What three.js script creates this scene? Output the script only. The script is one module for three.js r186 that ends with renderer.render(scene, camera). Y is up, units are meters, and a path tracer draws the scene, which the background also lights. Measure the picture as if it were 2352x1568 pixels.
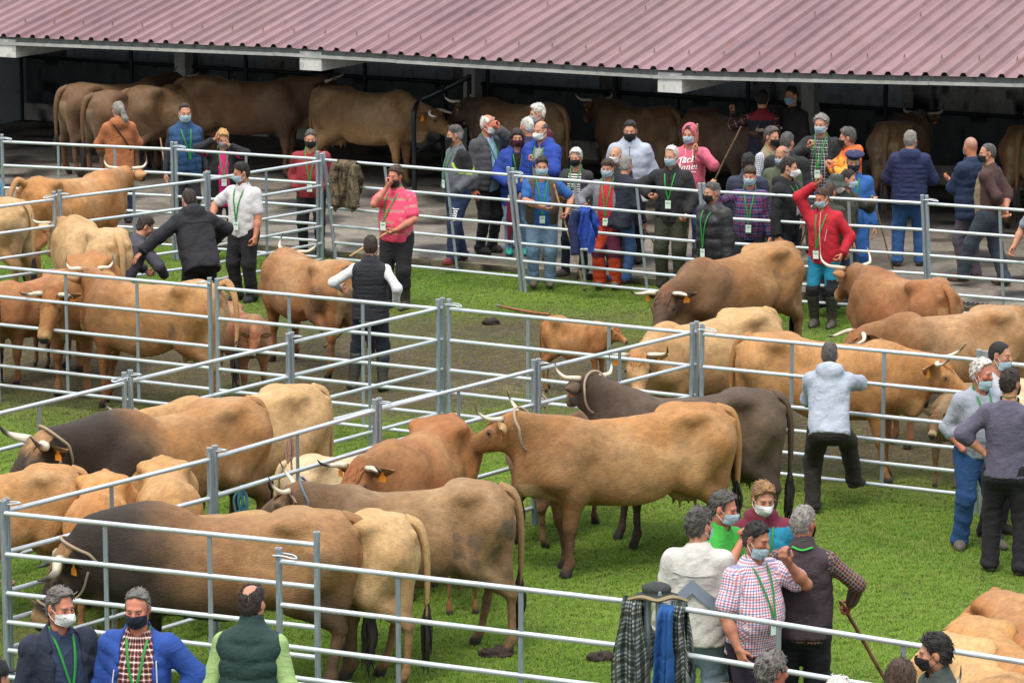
import * as THREE from 'three';
import { mergeGeometries } from 'three/addons/utils/BufferGeometryUtils.js';

// ---------------------------------------------------------------- camera, sky, sun, exposure
const F = 8300, CX = 1176, CY = 784, VH = -775, CAM_H = 7.57, PITCH = Math.atan((CY - VH) / F);
const scene = new THREE.Scene();
const camera = new THREE.PerspectiveCamera(2 * Math.atan(783.25 / F) * 180 / Math.PI, 1024 / 682, 1, 900);
camera.position.set(0, CAM_H, 0);
camera.rotation.set(-PITCH, 0, 0);
scene.add(camera);
const renderer = new THREE.WebGLRenderer({ antialias: true });
renderer.toneMapping = THREE.LinearToneMapping;
renderer.toneMappingExposure = 1.66;
renderer.shadowMap.enabled = true;
{
  const w = 256, h = 128, d = new Float32Array(w * h * 4);
  for (let j = 0; j < h; j++) for (let i = 0; i < w; i++) {
    const el = (j + 0.5) / h * Math.PI - Math.PI / 2, az = (i + 0.5) / w * Math.PI * 2, s = Math.sin(el);
    let L = 0.3 + 1.22 * Math.max(0, s);
    L *= 1 + 0.07 * Math.sin(az * 3 + el * 5) * Math.cos(el * 4 + az) + 0.05 * Math.sin(az * 7 + el * 9);
    const k = (j * w + i) * 4;
    d[k] = L * 0.97; d[k + 1] = L * 0.99; d[k + 2] = L * 1.05; d[k + 3] = 1;
  }
  const t = new THREE.DataTexture(d, w, h, THREE.RGBAFormat, THREE.FloatType);
  t.mapping = THREE.EquirectangularReflectionMapping; t.minFilter = t.magFilter = THREE.LinearFilter; t.needsUpdate = true;
  scene.background = t; scene.environment = t;
}
const sun = new THREE.DirectionalLight(0xfff1e0, 1.5);
sun.position.set(-8, 34, -20); sun.target.position.set(0, 0, -36);
sun.castShadow = true; sun.shadow.radius = 30; sun.shadow.mapSize.set(2048, 2048);
Object.assign(sun.shadow.camera, { left: -20, right: 20, top: 25, bottom: -25, near: 1, far: 90 });
scene.add(sun, sun.target);

// ---------------------------------------------------------------- small helpers
const V = (x, y, z) => new THREE.Vector3(x, y, z);
const R = (d) => d * Math.PI / 180;
const lerp = (a, b, t) => a + (b - a) * t, clamp = (x, a, b) => x < a ? a : x > b ? b : x;
const sstep = (a, b, x) => { const t = clamp((x - a) / (b - a), 0, 1); return t * t * (3 - 2 * t); };
let seed = 7; const rnd = () => { seed = (seed * 1664525 + 1013904223) >>> 0; return seed / 4294967296; };
const rr = (a, b) => a + (b - a) * rnd();
const cp = Math.cos(PITCH), sp = Math.sin(PITCH);
// a point of the place: where the line of sight through a spot of the picture meets height h
function at(u, v, h = 0) {
  const X = (u - CX) / F, Y = -(v - CY) / F, dy = Y * cp - sp, dz = -Y * sp - cp, t = (h - CAM_H) / dy;
  return V(X * t, h, dz * t);
}
function proj(p) { const y = p.y - CAM_H, zc = -(y * sp) * 1 + -p.z * cp, yc = y * cp - p.z * sp * 1; return [CX + F * p.x / zc, CY - F * yc / zc]; }
function heightAt(x, z, v) { const Y = -(v - CY) / F, dy = Y * cp - sp, dz = -Y * sp - cp; return CAM_H + dy * (z / dz); }
const lin = (hex) => { const c = new THREE.Color(hex); return [c.r, c.g, c.b]; };
const mix3 = (a, b, t) => [lerp(a[0], b[0], t), lerp(a[1], b[1], t), lerp(a[2], b[2], t)];
const hash = (x, y, z) => { let h = Math.imul(x, 374761393) + Math.imul(y, 668265263) + Math.imul(z, 1274126177) | 0; h = Math.imul(h ^ (h >>> 13), 1274126177); return ((h ^ (h >>> 16)) >>> 0) / 4294967296; };
function noise(x, y, z) {
  const i = Math.floor(x), j = Math.floor(y), k = Math.floor(z); let a = x - i, b = y - j, c = z - k;
  a = a * a * (3 - 2 * a); b = b * b * (3 - 2 * b); c = c * c * (3 - 2 * c);
  const l = (p, q, t) => p + (q - p) * t;
  return l(l(l(hash(i, j, k), hash(i + 1, j, k), a), l(hash(i, j + 1, k), hash(i + 1, j + 1, k), a), b),
    l(l(hash(i, j, k + 1), hash(i + 1, j, k + 1), a), l(hash(i, j + 1, k + 1), hash(i + 1, j + 1, k + 1), a), b), c) * 2 - 1;
}
const fbm = (x, y, z) => noise(x, y, z) * 0.6 + noise(x * 2.1 + 5, y * 2.1, z * 2.1) * 0.3 + noise(x * 4.3, y * 4.3 + 3, z * 4.3) * 0.15;
const names = {};
function numbered(n) { const k = names[n] = (names[n] ?? -1) + 1; return k ? n + '_' + String(k).padStart(3, '0') : n; }
function thing(name, label, category, pos, turn = 0, group) {
  const o = new THREE.Group(); o.name = numbered(name); scene.add(o);
  if (pos) o.position.copy(pos); o.rotation.y = turn; o.userData = { label, category };
  if (group) o.userData.group = group;
  return o;
}
function tag(o, label, category, group) { o.userData = { label, category }; if (group) o.userData.group = group; return o; }
function mesh(name, geo, mat, parent = scene) {
  const m = new THREE.Mesh(geo, mat); m.name = parent === scene ? numbered(name) : name;
  m.castShadow = m.receiveShadow = true; parent.add(m); return m;
}
function struct(name, geo, mat) { const m = mesh(name, geo, mat); m.userData.kind = 'structure'; return m; }
function merge(list) { const q = list.map((g) => g.index ? g.toNonIndexed() : g), keep = ['position', 'normal', 'uv', 'color'].filter((k) => q.every((g) => g.attributes[k])); for (const g of q) for (const k of Object.keys(g.attributes)) if (!keep.includes(k)) g.deleteAttribute(k); return mergeGeometries(q); }
function paintGeo(g, c) { const n = g.attributes.position.count, a = new Float32Array(n * 3); for (let i = 0; i < n; i++) { a[i * 3] = c[0]; a[i * 3 + 1] = c[1]; a[i * 3 + 2] = c[2]; } g.setAttribute('color', new THREE.BufferAttribute(a, 3)); return g; }
function box(w, h, d, x = 0, y = 0, z = 0) { return new THREE.BoxGeometry(w, h, d).translate(x, y, z); }
// tube along points with a radius per point (closed at both ends)
function tube(pts, rad, sides = 8, seg = 0, flat = 1, flatDir = null) {
  const n = seg || Math.max(2, (pts.length - 1) * 5), c = pts.length > 2 ? new THREE.CatmullRomCurve3(pts) : new THREE.LineCurve3(pts[0], pts[1]);
  const pos = [], uv = [], idx = []; let up = null, L = c.getLength();
  for (let i = 0; i <= n; i++) {
    const t = i / n, p = c.getPoint(t), T = c.getTangent(t);
    if (!up) up = Math.abs(T.y) > 0.9 ? V(1, 0, 0) : V(0, 1, 0);
    let S = flatDir ? flatDir.clone().addScaledVector(T, -T.dot(flatDir)).normalize() : V().crossVectors(T, up).normalize(); const U = V().crossVectors(S, T).normalize(); up = U;
    const f = t * (rad.length - 1), a = Math.min(rad.length - 2, Math.floor(f)), r = rad.length > 1 ? lerp(rad[a], rad[a + 1], f - a) : rad[0];
    for (let j = 0; j <= sides; j++) { const q = j / sides * Math.PI * 2, cs = Math.cos(q) * r, sn = Math.sin(q) * r * flat; pos.push(p.x + S.x * cs + U.x * sn, p.y + S.y * cs + U.y * sn, p.z + S.z * cs + U.z * sn); uv.push(j / sides, t * L); }
  }
  for (let i = 0; i < n; i++) for (let j = 0; j < sides; j++) { const a = i * (sides + 1) + j, b = a + sides + 1; idx.push(a, a + 1, b, a + 1, b + 1, b); }
  for (const e of [0, n]) { const p = c.getPoint(e / n), k = pos.length / 3; pos.push(p.x, p.y, p.z); uv.push(0.5, e / n * L); for (let j = 0; j < sides; j++) { const a = e * (sides + 1) + j; e ? idx.push(k, a, a + 1) : idx.push(k, a + 1, a); } }
  const g = new THREE.BufferGeometry();
  g.setAttribute('position', new THREE.Float32BufferAttribute(pos, 3)); g.setAttribute('uv', new THREE.Float32BufferAttribute(uv, 2)); g.setIndex(idx); g.computeVertexNormals();
  return g;
}
// ---------------------------------------------------------------- textures
function tex(size, fn, srgb = true, rep = 1) {
  const d = new Uint8Array(size * size * 4);
  for (let j = 0; j < size; j++) for (let i = 0; i < size; i++) { const c = fn(i / size, j / size), k = (j * size + i) * 4; d[k] = clamp(c[0], 0, 1) * 255; d[k + 1] = clamp(c[1], 0, 1) * 255; d[k + 2] = clamp(c[2], 0, 1) * 255; d[k + 3] = 255; }
  const t = new THREE.DataTexture(d, size, size); t.wrapS = t.wrapT = THREE.RepeatWrapping; t.magFilter = THREE.LinearFilter; t.minFilter = THREE.LinearMipmapLinearFilter; t.generateMipmaps = true;
  if (srgb) t.colorSpace = THREE.SRGBColorSpace; t.repeat.set(rep, rep); t.needsUpdate = true; return t;
}
// noise that tiles over [0,1]
function tn(x, y, n, s = 0) {
  const X = x * n, Y = y * n, i = Math.floor(X), j = Math.floor(Y); let a = X - i, b = Y - j; a = a * a * (3 - 2 * a); b = b * b * (3 - 2 * b);
  const h = (p, q) => hash(((p % n) + n) % n, ((q % n) + n) % n, s + n * 31);
  return lerp(lerp(h(i, j), h(i + 1, j), a), lerp(h(i, j + 1), h(i + 1, j + 1), a), b);
}
function tna(x, y, n, m, s) { const X = x * n, Y = y * m, i = Math.floor(X), j = Math.floor(Y); let a = X - i, b = Y - j; a = a * a * (3 - 2 * a); b = b * b * (3 - 2 * b); const h = (p, r) => hash(((p % n) + n) % n, ((r % m) + m) % m, s + n * 31); return lerp(lerp(h(i, j), h(i + 1, j), a), lerp(h(i, j + 1), h(i + 1, j + 1), a), b); }
const furBump = tex(512, (x, y) => { const wy = 0.02 * tn(x, y, 6, 73), q = (y + wy) % 1, st = (n, m, s) => { const X = x * n, Y = q * m, i = Math.floor(X), j = Math.floor(Y), a = X - i, b = Y - j, h = (p, r) => hash(((p % n) + n) % n, ((r % m) + m) % m, s); return lerp(lerp(h(i, j), h(i + 1, j), a), lerp(h(i, j + 1), h(i + 1, j + 1), a), b); }; const v = st(28, 90, 1) * 0.4 + st(60, 180, 2) * 0.4 + tn(x, y, 14, 3) * 0.2; return [v, v, v]; }, false);
const clothMap = tex(256, (x, y) => { const v = 0.86 + 0.1 * tn(x, y, 8, 4) + 0.06 * tn(x, y, 40, 5) + 0.05 * (tn(x, y, 128, 6) - 0.5); return [v, v, v]; });
const clothBump = tex(512, (x, y) => { const wx = 0.06 * tn(x, y, 4, 70), wy = 0.05 * tn(x, y, 5, 71), r = (n, s) => 1 - Math.abs(2 * tn((x + wx) % 1, (y + wy) % 1, n, s) - 1); const v = 0.5 * r(6, 7) ** 2 + 0.28 * r(13, 8) ** 2 + 0.12 * r(27, 72) + 0.1 * tn(x, y, 128, 9); return [v, v, v]; }, false);
const galvMap = tex(256, (x, y) => { const v = 0.8 + 0.12 * tn(x, y, 16, 10) + 0.1 * (tn(x, y, 64, 11) - 0.5) - (tn(x, y, 6, 12) > 0.72 ? 0.08 : 0); return [v * 0.98, v, v * 1.01]; });
const galvRough = tex(256, (x, y) => { const v = 0.3 + 0.25 * tn(x, y, 20, 13) + 0.1 * tn(x, y, 64, 14); return [v, v, v]; }, false);
const mats = {};
function cloth(hex, o = {}) {
  const k = hex + JSON.stringify(o); if (mats[k]) return mats[k];
  return mats[k] = new THREE.MeshStandardMaterial({ color: hex, roughness: o.rough ?? 0.85, metalness: 0, map: clothMap, bumpMap: clothBump, bumpScale: o.bump ?? 0.007, vertexColors: !!o.vc, side: THREE.DoubleSide });
}
function plain(hex, rough = 0.7, metal = 0) { const k = 'p' + hex + rough + metal; return mats[k] ??= new THREE.MeshStandardMaterial({ color: hex, roughness: rough, metalness: metal }); }
const vcMat = new THREE.MeshStandardMaterial({ color: 0xffffff, vertexColors: true, roughness: 0.6 });
const hairMat = new THREE.MeshStandardMaterial({ color: 0xffffff, vertexColors: true, roughness: 0.75, bumpMap: furBump, bumpScale: 0.004 });
const furMap = tex(512, (x, y) => { const v = 0.88 + 0.1 * tn(x, y, 10, 74) + 0.09 * (tn(x, y, 48, 75) - 0.5) + 0.1 * (tn(x, y, 128, 76) - 0.5); return [v, v * 0.99, v * 0.97]; });
const furMat = new THREE.MeshStandardMaterial({ color: 0xffffff, vertexColors: true, map: furMap, roughness: 0.74, bumpMap: furBump, bumpScale: 0.006 });
const hornMat = new THREE.MeshStandardMaterial({ color: 0xffffff, vertexColors: true, roughness: 0.4 });
const galv = new THREE.MeshStandardMaterial({ color: 0xe4eaec, map: galvMap, roughness: 1, roughnessMap: galvRough, metalness: 0.45 });
const galvPost = new THREE.MeshStandardMaterial({ color: 0xb4bfc5, map: galvMap, roughness: 1, roughnessMap: galvRough, metalness: 0.55 });

// ---------------------------------------------------------------- solid shapes as distance fields, meshed on a grid
const P3 = (a) => a.isVector3 ? [a.x, a.y, a.z] : a;
function cap(a, b, ra, rb, k = 0.03, sq = null) {   // tapered capsule; sq = [nx,ny,nz,factor] squeezes it along n
  a = P3(a); b = P3(b);
  const [ax, ay, az] = a, dx = b[0] - ax, dy = b[1] - ay, dz = b[2] - az, l2 = dx * dx + dy * dy + dz * dz || 1e-9, m = Math.max(ra, rb);
  return { k, lo: [0, 1, 2].map((i) => Math.min(a[i], b[i]) - m), hi: [0, 1, 2].map((i) => Math.max(a[i], b[i]) + m), d(x, y, z) {
    let px = x - ax, py = y - ay, pz = z - az;
    if (sq) { const e = (px * sq[0] + py * sq[1] + pz * sq[2]) * (sq[3] - 1); px += sq[0] * e; py += sq[1] * e; pz += sq[2] * e; }
    let t = (px * dx + py * dy + pz * dz) / l2; t = t < 0 ? 0 : t > 1 ? 1 : t; px -= dx * t; py -= dy * t; pz -= dz * t;
    return Math.sqrt(px * px + py * py + pz * pz) - (ra + (rb - ra) * t);
  } };
}
function ell(c, r, k = 0.03, M = null) {   // ellipsoid, M = basis (three unit vectors)
  c = P3(c); const [rx, ry, rz] = r, m = Math.max(rx, ry, rz), ex = M ? m : 0;
  return { k, lo: c.map((v, i) => v - (M ? m : r[i])), hi: c.map((v, i) => v + (M ? m : r[i])), d(x, y, z) {
    let px = x - c[0], py = y - c[1], pz = z - c[2];
    if (M) { const a = px * M[0].x + py * M[0].y + pz * M[0].z, b = px * M[1].x + py * M[1].y + pz * M[1].z, e = px * M[2].x + py * M[2].y + pz * M[2].z; px = a; py = b; pz = e; }
    const A = px / rx, B = py / ry, C = pz / rz, k0 = Math.sqrt(A * A + B * B + C * C), a2 = A / rx, b2 = B / ry, c2 = C / rz, k1 = Math.sqrt(a2 * a2 + b2 * b2 + c2 * c2);
    return k1 < 1e-6 ? -Math.min(rx, ry, rz) : k0 * (k0 - 1) / k1;
  } };
}
// body of given sections: st = [s, c0, r0, c1, r1] along axis A with widths along B and C (frame O,A,B,C)
function loft(O, A, B, C, st, k = 0.04, n = 2.4, extra = null) {
  const N = 96, s0 = st[0][0], s1 = st[st.length - 1][0], T = new Float64Array((N + 1) * 4);
  for (let i = 0; i <= N; i++) {
    const s = lerp(s0, s1, i / N); let j = 0; while (j < st.length - 2 && s > st[j + 1][0]) j++;
    const p1 = st[j], p2 = st[j + 1], p0 = st[Math.max(0, j - 1)], p3 = st[Math.min(st.length - 1, j + 2)], t = (s - p1[0]) / (p2[0] - p1[0]);
    for (let c = 1; c < 5; c++) { const m1 = (p2[c] - p0[c]) / (p2[0] - p0[0] || 1) * (p2[0] - p1[0]), m2 = (p3[c] - p1[c]) / (p3[0] - p1[0] || 1) * (p2[0] - p1[0]), t2 = t * t, t3 = t2 * t; T[i * 4 + c - 1] = (2 * t3 - 3 * t2 + 1) * p1[c] + (t3 - 2 * t2 + t) * m1 + (-2 * t3 + 3 * t2) * p2[c] + (t3 - t2) * m2; }
  }
  const lo = [9, 9, 9], hi = [-9, -9, -9];
  for (const q of st) for (const e of [-1, 1]) for (const f of [-1, 1]) { const b = q[1] + e * q[2], c = q[3] + f * q[4], p = [O.x + A.x * q[0] + B.x * b + C.x * c, O.y + A.y * q[0] + B.y * b + C.y * c, O.z + A.z * q[0] + B.z * b + C.z * c]; for (let i = 0; i < 3; i++) { lo[i] = Math.min(lo[i], p[i]); hi[i] = Math.max(hi[i], p[i]); } }
  return { k, lo, hi, d(x, y, z) {
    const px = x - O.x, py = y - O.y, pz = z - O.z, s = px * A.x + py * A.y + pz * A.z, b = px * B.x + py * B.y + pz * B.z, c = px * C.x + py * C.y + pz * C.z;
    const f = clamp((s - s0) / (s1 - s0), 0, 1) * N, i = f >= N ? N - 1 : f | 0, t = f - i, o = i * 4;
    const c0 = T[o] + (T[o + 4] - T[o]) * t, r0 = Math.max(0.005, T[o + 1] + (T[o + 5] - T[o + 1]) * t), c1 = T[o + 2] + (T[o + 6] - T[o + 2]) * t, r1 = Math.max(0.005, T[o + 3] + (T[o + 7] - T[o + 3]) * t);
    const q = Math.pow(Math.pow(Math.abs(b - c0) / r0, n) + Math.pow(Math.abs(c - c1) / r1, n), 1 / n);
    let d = (q - 1) * Math.min(r0, r1); const ov = s < s0 ? s0 - s : s > s1 ? s - s1 : 0; if (ov) d = d > 0 ? Math.sqrt(d * d + ov * ov) : Math.max(d, ov);
    return extra ? extra(d, s, b, c) : d;
  } };
}
const smin = (a, b, k) => { const h = Math.max(k - Math.abs(a - b), 0) / k; return Math.min(a, b) - h * h * k * 0.25; };
const evalP = (prims, x, y, z) => { let g = 9; for (const p of prims) g = p.neg ? -smin(-g, p.d(x, y, z), p.k) : smin(g, p.d(x, y, z), p.k); return g; };
let triTotal = 0;
function sdfMesh(prims, cell, post = null) {
  const lo = [9, 9, 9], hi = [-9, -9, -9]; for (const p of prims) if (!p.neg) for (let i = 0; i < 3; i++) { lo[i] = Math.min(lo[i], p.lo[i]); hi[i] = Math.max(hi[i], p.hi[i]); }
  const m0 = cell * 2 + 0.03, n = [0, 1, 2].map((i) => Math.ceil((hi[i] - lo[i] + 2 * m0) / cell) + 1), o = lo.map((v) => v - m0), [nx, ny, nz] = n, nxy = nx * ny;
  const G = new Float32Array(nx * ny * nz).fill(9);
  for (const p of prims) {
    const m = p.k + cell * 2.5, a = [0, 1, 2].map((i) => clamp(Math.floor((p.lo[i] - m - o[i]) / cell), 0, n[i] - 1)), b = [0, 1, 2].map((i) => clamp(Math.ceil((p.hi[i] + m - o[i]) / cell), 0, n[i] - 1)), k = p.k, D = p.d, neg = p.neg;
    for (let z = a[2]; z <= b[2]; z++) for (let y = a[1]; y <= b[1]; y++) for (let x = a[0], q = z * nxy + y * nx + x; x <= b[0]; x++, q++) {
      const d = D(o[0] + x * cell, o[1] + y * cell, o[2] + z * cell), g = G[q];
      if (neg) { const h = Math.max(k - Math.abs(g + d), 0) / k; G[q] = Math.max(g, -d) + h * h * k * 0.25; }
      else if (d < g + k) { const h = Math.max(k - Math.abs(g - d), 0) / k; G[q] = Math.min(g, d) - h * h * k * 0.25; }
    }
  }
  if (post) for (let z = 0, q = 0; z < nz; z++) for (let y = 0; y < ny; y++) for (let x = 0; x < nx; x++, q++) if (G[q] < 0.07 && G[q] > -0.25) G[q] = post(o[0] + x * cell, o[1] + y * cell, o[2] + z * cell, G[q]);
  const I = new Int32Array(nx * ny * nz).fill(-1), pos = [], idx = [], co = [0, 1, nx, nx + 1, nxy, nxy + 1, nxy + nx, nxy + nx + 1];
  const E = [[0, 1], [2, 3], [4, 5], [6, 7], [0, 2], [1, 3], [4, 6], [5, 7], [0, 4], [1, 5], [2, 6], [3, 7]];
  for (let z = 0; z < nz - 1; z++) for (let y = 0; y < ny - 1; y++) for (let x = 0; x < nx - 1; x++) {
    const q = z * nxy + y * nx + x; let inn = 0; for (let c = 0; c < 8; c++) if (G[q + co[c]] < 0) inn++;
    if (inn === 0 || inn === 8) continue;
    let sx = 0, sy = 0, sz = 0, k = 0;
    for (const [a, b] of E) { const ga = G[q + co[a]], gb = G[q + co[b]]; if ((ga < 0) === (gb < 0)) continue; const t = ga / (ga - gb); sx += lerp(a & 1, b & 1, t); sy += lerp(a >> 1 & 1, b >> 1 & 1, t); sz += lerp(a >> 2, b >> 2, t); k++; }
    I[q] = pos.length / 3; pos.push(o[0] + (x + sx / k) * cell, o[1] + (y + sy / k) * cell, o[2] + (z + sz / k) * cell);
  }
  const quad = (a, b, c, d, f) => { if (a < 0 || b < 0 || c < 0 || d < 0) return; f ? idx.push(a, b, c, a, c, d) : idx.push(a, c, b, a, d, c); };
  for (let z = 1; z < nz - 1; z++) for (let y = 1; y < ny - 1; y++) for (let x = 1; x < nx - 1; x++) {
    const q = z * nxy + y * nx + x, s = G[q] < 0;
    if (s !== (G[q + 1] < 0)) quad(I[q - nx - nxy], I[q - nxy], I[q], I[q - nx], s);
    if (s !== (G[q + nx] < 0)) quad(I[q - 1 - nxy], I[q - 1], I[q], I[q - nxy], s);
    if (s !== (G[q + nxy] < 0)) quad(I[q - 1 - nx], I[q - nx], I[q], I[q - 1], s);
  }
  const g = new THREE.BufferGeometry(); g.setAttribute('position', new THREE.Float32BufferAttribute(pos, 3)); g.setIndex(idx); g.computeVertexNormals();
  triTotal += idx.length / 3; return g;
}
function planarUV(g, s = 2.2) { const p = g.attributes.position, a = new Float32Array(p.count * 2); for (let i = 0; i < p.count; i++) { a[i * 2] = (p.getX(i) + p.getZ(i) * 0.8) * s; a[i * 2 + 1] = (p.getY(i) + p.getZ(i) * 0.35) * s; } g.setAttribute('uv', new THREE.BufferAttribute(a, 2)); return g; }
function colorBy(g, fn) { const p = g.attributes.position, N = g.attributes.normal, a = new Float32Array(p.count * 3); for (let i = 0; i < p.count; i++) { const c = fn(p.getX(i), p.getY(i), p.getZ(i), i); a[i * 3] = c[0]; a[i * 3 + 1] = c[1]; a[i * 3 + 2] = c[2]; } g.setAttribute('color', new THREE.BufferAttribute(a, 3)); return g; }
const sphereLo = (c, r, sx = 1, sy = 1, sz = 1) => new THREE.SphereGeometry(r, 10, 8).scale(sx, sy, sz).translate(c.x, c.y, c.z);
const GRASS_N = 420000;
// ================================================================ the setting
const SLAB = 0.1;
const aDir = at(1480, 652, 0).sub(at(514, 567, 0)).normalize(), bDir = V(aDir.z, 0, -aDir.x);   // along the barn, and away into it
if (bDir.z > 0) bDir.negate();
const alongA = Math.atan2(-aDir.z, aDir.x);
const kerb0 = at(1000, 611, 0);
const AB = (a, b, y = 0) => kerb0.clone().addScaledVector(aDir, a).addScaledVector(bDir, b).setY(y);
const mudSpots = [[250, 820, 2.2, 1.5, 1], [700, 820, 1.6, 1.2, 0.9], [900, 870, 1.6, 1.1, 1], [1180, 840, 1.5, 1.0, 0.95], [1120, 760, 1.6, 0.7, 0.7], [1500, 860, 1.6, 1.2, 0.9], [2000, 1010, 1.7, 1.0, 1], [1800, 950, 1.5, 1, 0.9], [2250, 900, 1.5, 1.2, 0.9], [60, 870, 1.4, 0.8, 0.8], [1200, 1190, 0.8, 0.4, 0.25], [120, 1470, 0.5, 0.3, 0.5], [1420, 740, 1.2, 0.5, 0.4]].map(([u, v, a, b, k]) => { const p = at(u, v, 0); return [p.x, p.z, a * 1.3, b * 2.1, k]; });
function mud(x, z) {
  let m = 0; for (const [cx, cz, a, b, k] of mudSpots) { const q = ((x - cx) / a) ** 2 + ((z - cz) / b) ** 2; m = Math.max(m, k * Math.exp(-q * 0.9)); }
  return clamp(m * 1.35 + 0.28 * fbm(x * 1.3, z * 0.9, 4) - 0.06, 0, 1);
}
{ // ground
  const g = new THREE.PlaneGeometry(36, 30, 180, 150).rotateX(-Math.PI / 2).translate(0, 0, -34), P = g.attributes.position;
  for (let i = 0; i < P.count; i++) P.setY(i, 0.012 * noise(P.getX(i) * 1.1, 0, P.getZ(i) * 1.1));
  g.computeVertexNormals(); planarUV(g, 1);
  for (let i = 0; i < P.count; i++) g.attributes.uv.setXY(i, P.getX(i) * 0.8, P.getZ(i) * 0.8);
  colorBy(g, (x, y, z) => { const m = mud(x, z), n = 0.5 + 0.5 * fbm(x * 5, 1, z * 5); return mix3(mix3([0.075, 0.13, 0.02], [0.12, 0.18, 0.032], n), mix3([0.06, 0.045, 0.025], [0.13, 0.1, 0.058], n), m); });
  const soil = tex(256, (x, y) => { const v = 0.55 + 0.3 * tn(x, y, 20, 20) + 0.3 * (tn(x, y, 90, 21) - 0.3); return [v, v, v]; });
  struct('ground', g, new THREE.MeshStandardMaterial({ vertexColors: true, map: soil, roughness: 1, bumpMap: soil, bumpScale: 0.02 }));
  const far = new THREE.RingGeometry(19, 800, 48, 1).rotateX(-Math.PI / 2).translate(0, -0.03, -34);
  struct('terrain', far, new THREE.MeshStandardMaterial({ color: new THREE.Color(0.05, 0.07, 0.02), roughness: 1 }));
}
{ // grass
  const mk = (h, lean, nb) => {
    const pos = [], idx = [], nor = [];
    for (let b = 0; b < nb; b++) {
      const a = rnd() * 6.28, bx = rr(-0.035, 0.035), bz = rr(-0.035, 0.035), hh = h * rr(0.6, 1.2), w = rr(0.0024, 0.004), l = lean * rr(0.3, 1.2) * hh, ca = Math.cos(a), sa = Math.sin(a), k = pos.length / 3;
      for (const [t, ww] of [[0, 1], [0.5, 0.8], [1, 0.1]]) { const o = l * t * t; for (const e of [-1, 1]) { pos.push(bx + ca * o - sa * w * ww * e, hh * t * (1 - 0.25 * lean * t), bz + sa * o + ca * w * ww * e); nor.push(ca * -0.3, 0.9, sa * -0.3); } }
      idx.push(k, k + 1, k + 2, k + 1, k + 3, k + 2, k + 2, k + 3, k + 4, k + 3, k + 5, k + 4);
    }
    const g = new THREE.BufferGeometry(); g.setAttribute('position', new THREE.Float32BufferAttribute(pos, 3)); g.setAttribute('normal', new THREE.Float32BufferAttribute(nor, 3)); g.setIndex(idx); return g;
  };
  const mat = new THREE.MeshPhysicalMaterial({ color: 0xffffff, roughness: 1, specularIntensity: 0.15, transmission: 0.42, thickness: 0, side: THREE.DoubleSide });
  const kinds = [mk(0.019, 1.2, 10), mk(0.027, 1.0, 10), mk(0.014, 1.6, 10)], N = GRASS_N, lists = [[], [], []];
  const straw = at(1195, 888, 0); const inSlab = (x, z) => (x - kerb0.x) * bDir.x + (z - kerb0.z) * bDir.z > -0.02;
  for (let i = 0; i < N; i++) {
    const z = -24.5 - 24 * Math.pow(rnd(), 1.15), half = (-z) * 0.1417 + 1.6, x = rr(-half, half);
    if (inSlab(x, z)) continue;
    const m = mud(x, z), n = fbm(x * 0.9, 2, z * 0.9), f = rnd();
    if (f < m * 0.35) continue;
    let c = mix3([0.125, 0.245, 0.028], [0.25, 0.38, 0.06], clamp(0.5 + n * 0.45 + rr(-0.25, 0.25), 0, 1));
    if (f > 0.84) c = mix3(c, [0.36, 0.36, 0.12], 0.6);
    const br = mix3([0.13, 0.105, 0.04], [0.32, 0.25, 0.12], clamp(rnd() * 0.8 + 0.25 * noise(x * 2, 3, z * 2), 0, 1)); c = mix3(c, br, clamp(m * 1.05 - 0.12 + rr(-0.15, 0.15), 0, 0.92));
    { const q = ((x - straw.x) / 0.9) ** 2 + ((z - straw.z) / 0.5) ** 2; if (q < 1 && rnd() < 0.75 - 0.5 * q) c = mix3([0.3, 0.25, 0.13], [0.42, 0.36, 0.2], rnd()); }
    const kind = m > 0.5 ? 2 : rnd() < 0.55 ? 0 : 1, s = rr(0.75, 1.25) * (1 - 0.35 * m) * (1 + 0.3 * noise(x * 2.2, 7, z * 2.2));
    lists[kind].push([x, z, s, rnd() * 6.28, c]);
  }
  const total = lists[0].length + lists[1].length + lists[2].length, M = new THREE.Matrix4(), q = new THREE.Quaternion(), col = new THREE.Color();
  kinds.forEach((g, k) => {
    const im = new THREE.InstancedMesh(g, mat, lists[k].length); im.name = numbered(k === 2 ? 'trodden_grass' : 'grass');
    lists[k].forEach(([x, z, s, a, c], i) => { q.setFromAxisAngle(V(0, 1, 0), a); M.compose(V(x, 0.002 + 0.012 * noise(x * 1.1, 0, z * 1.1), z), q, V(s, s, s)); im.setMatrixAt(i, M); im.setColorAt(i, col.setRGB(...c)); });
    im.castShadow = im.receiveShadow = true; im.userData = { kind: 'stuff', label: ['short green grass of the show field', 'longer green grass tufts of the show field', 'trodden brownish grass inside the pens'][k], category: 'grass' };
    scene.add(im);
  });
}
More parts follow.
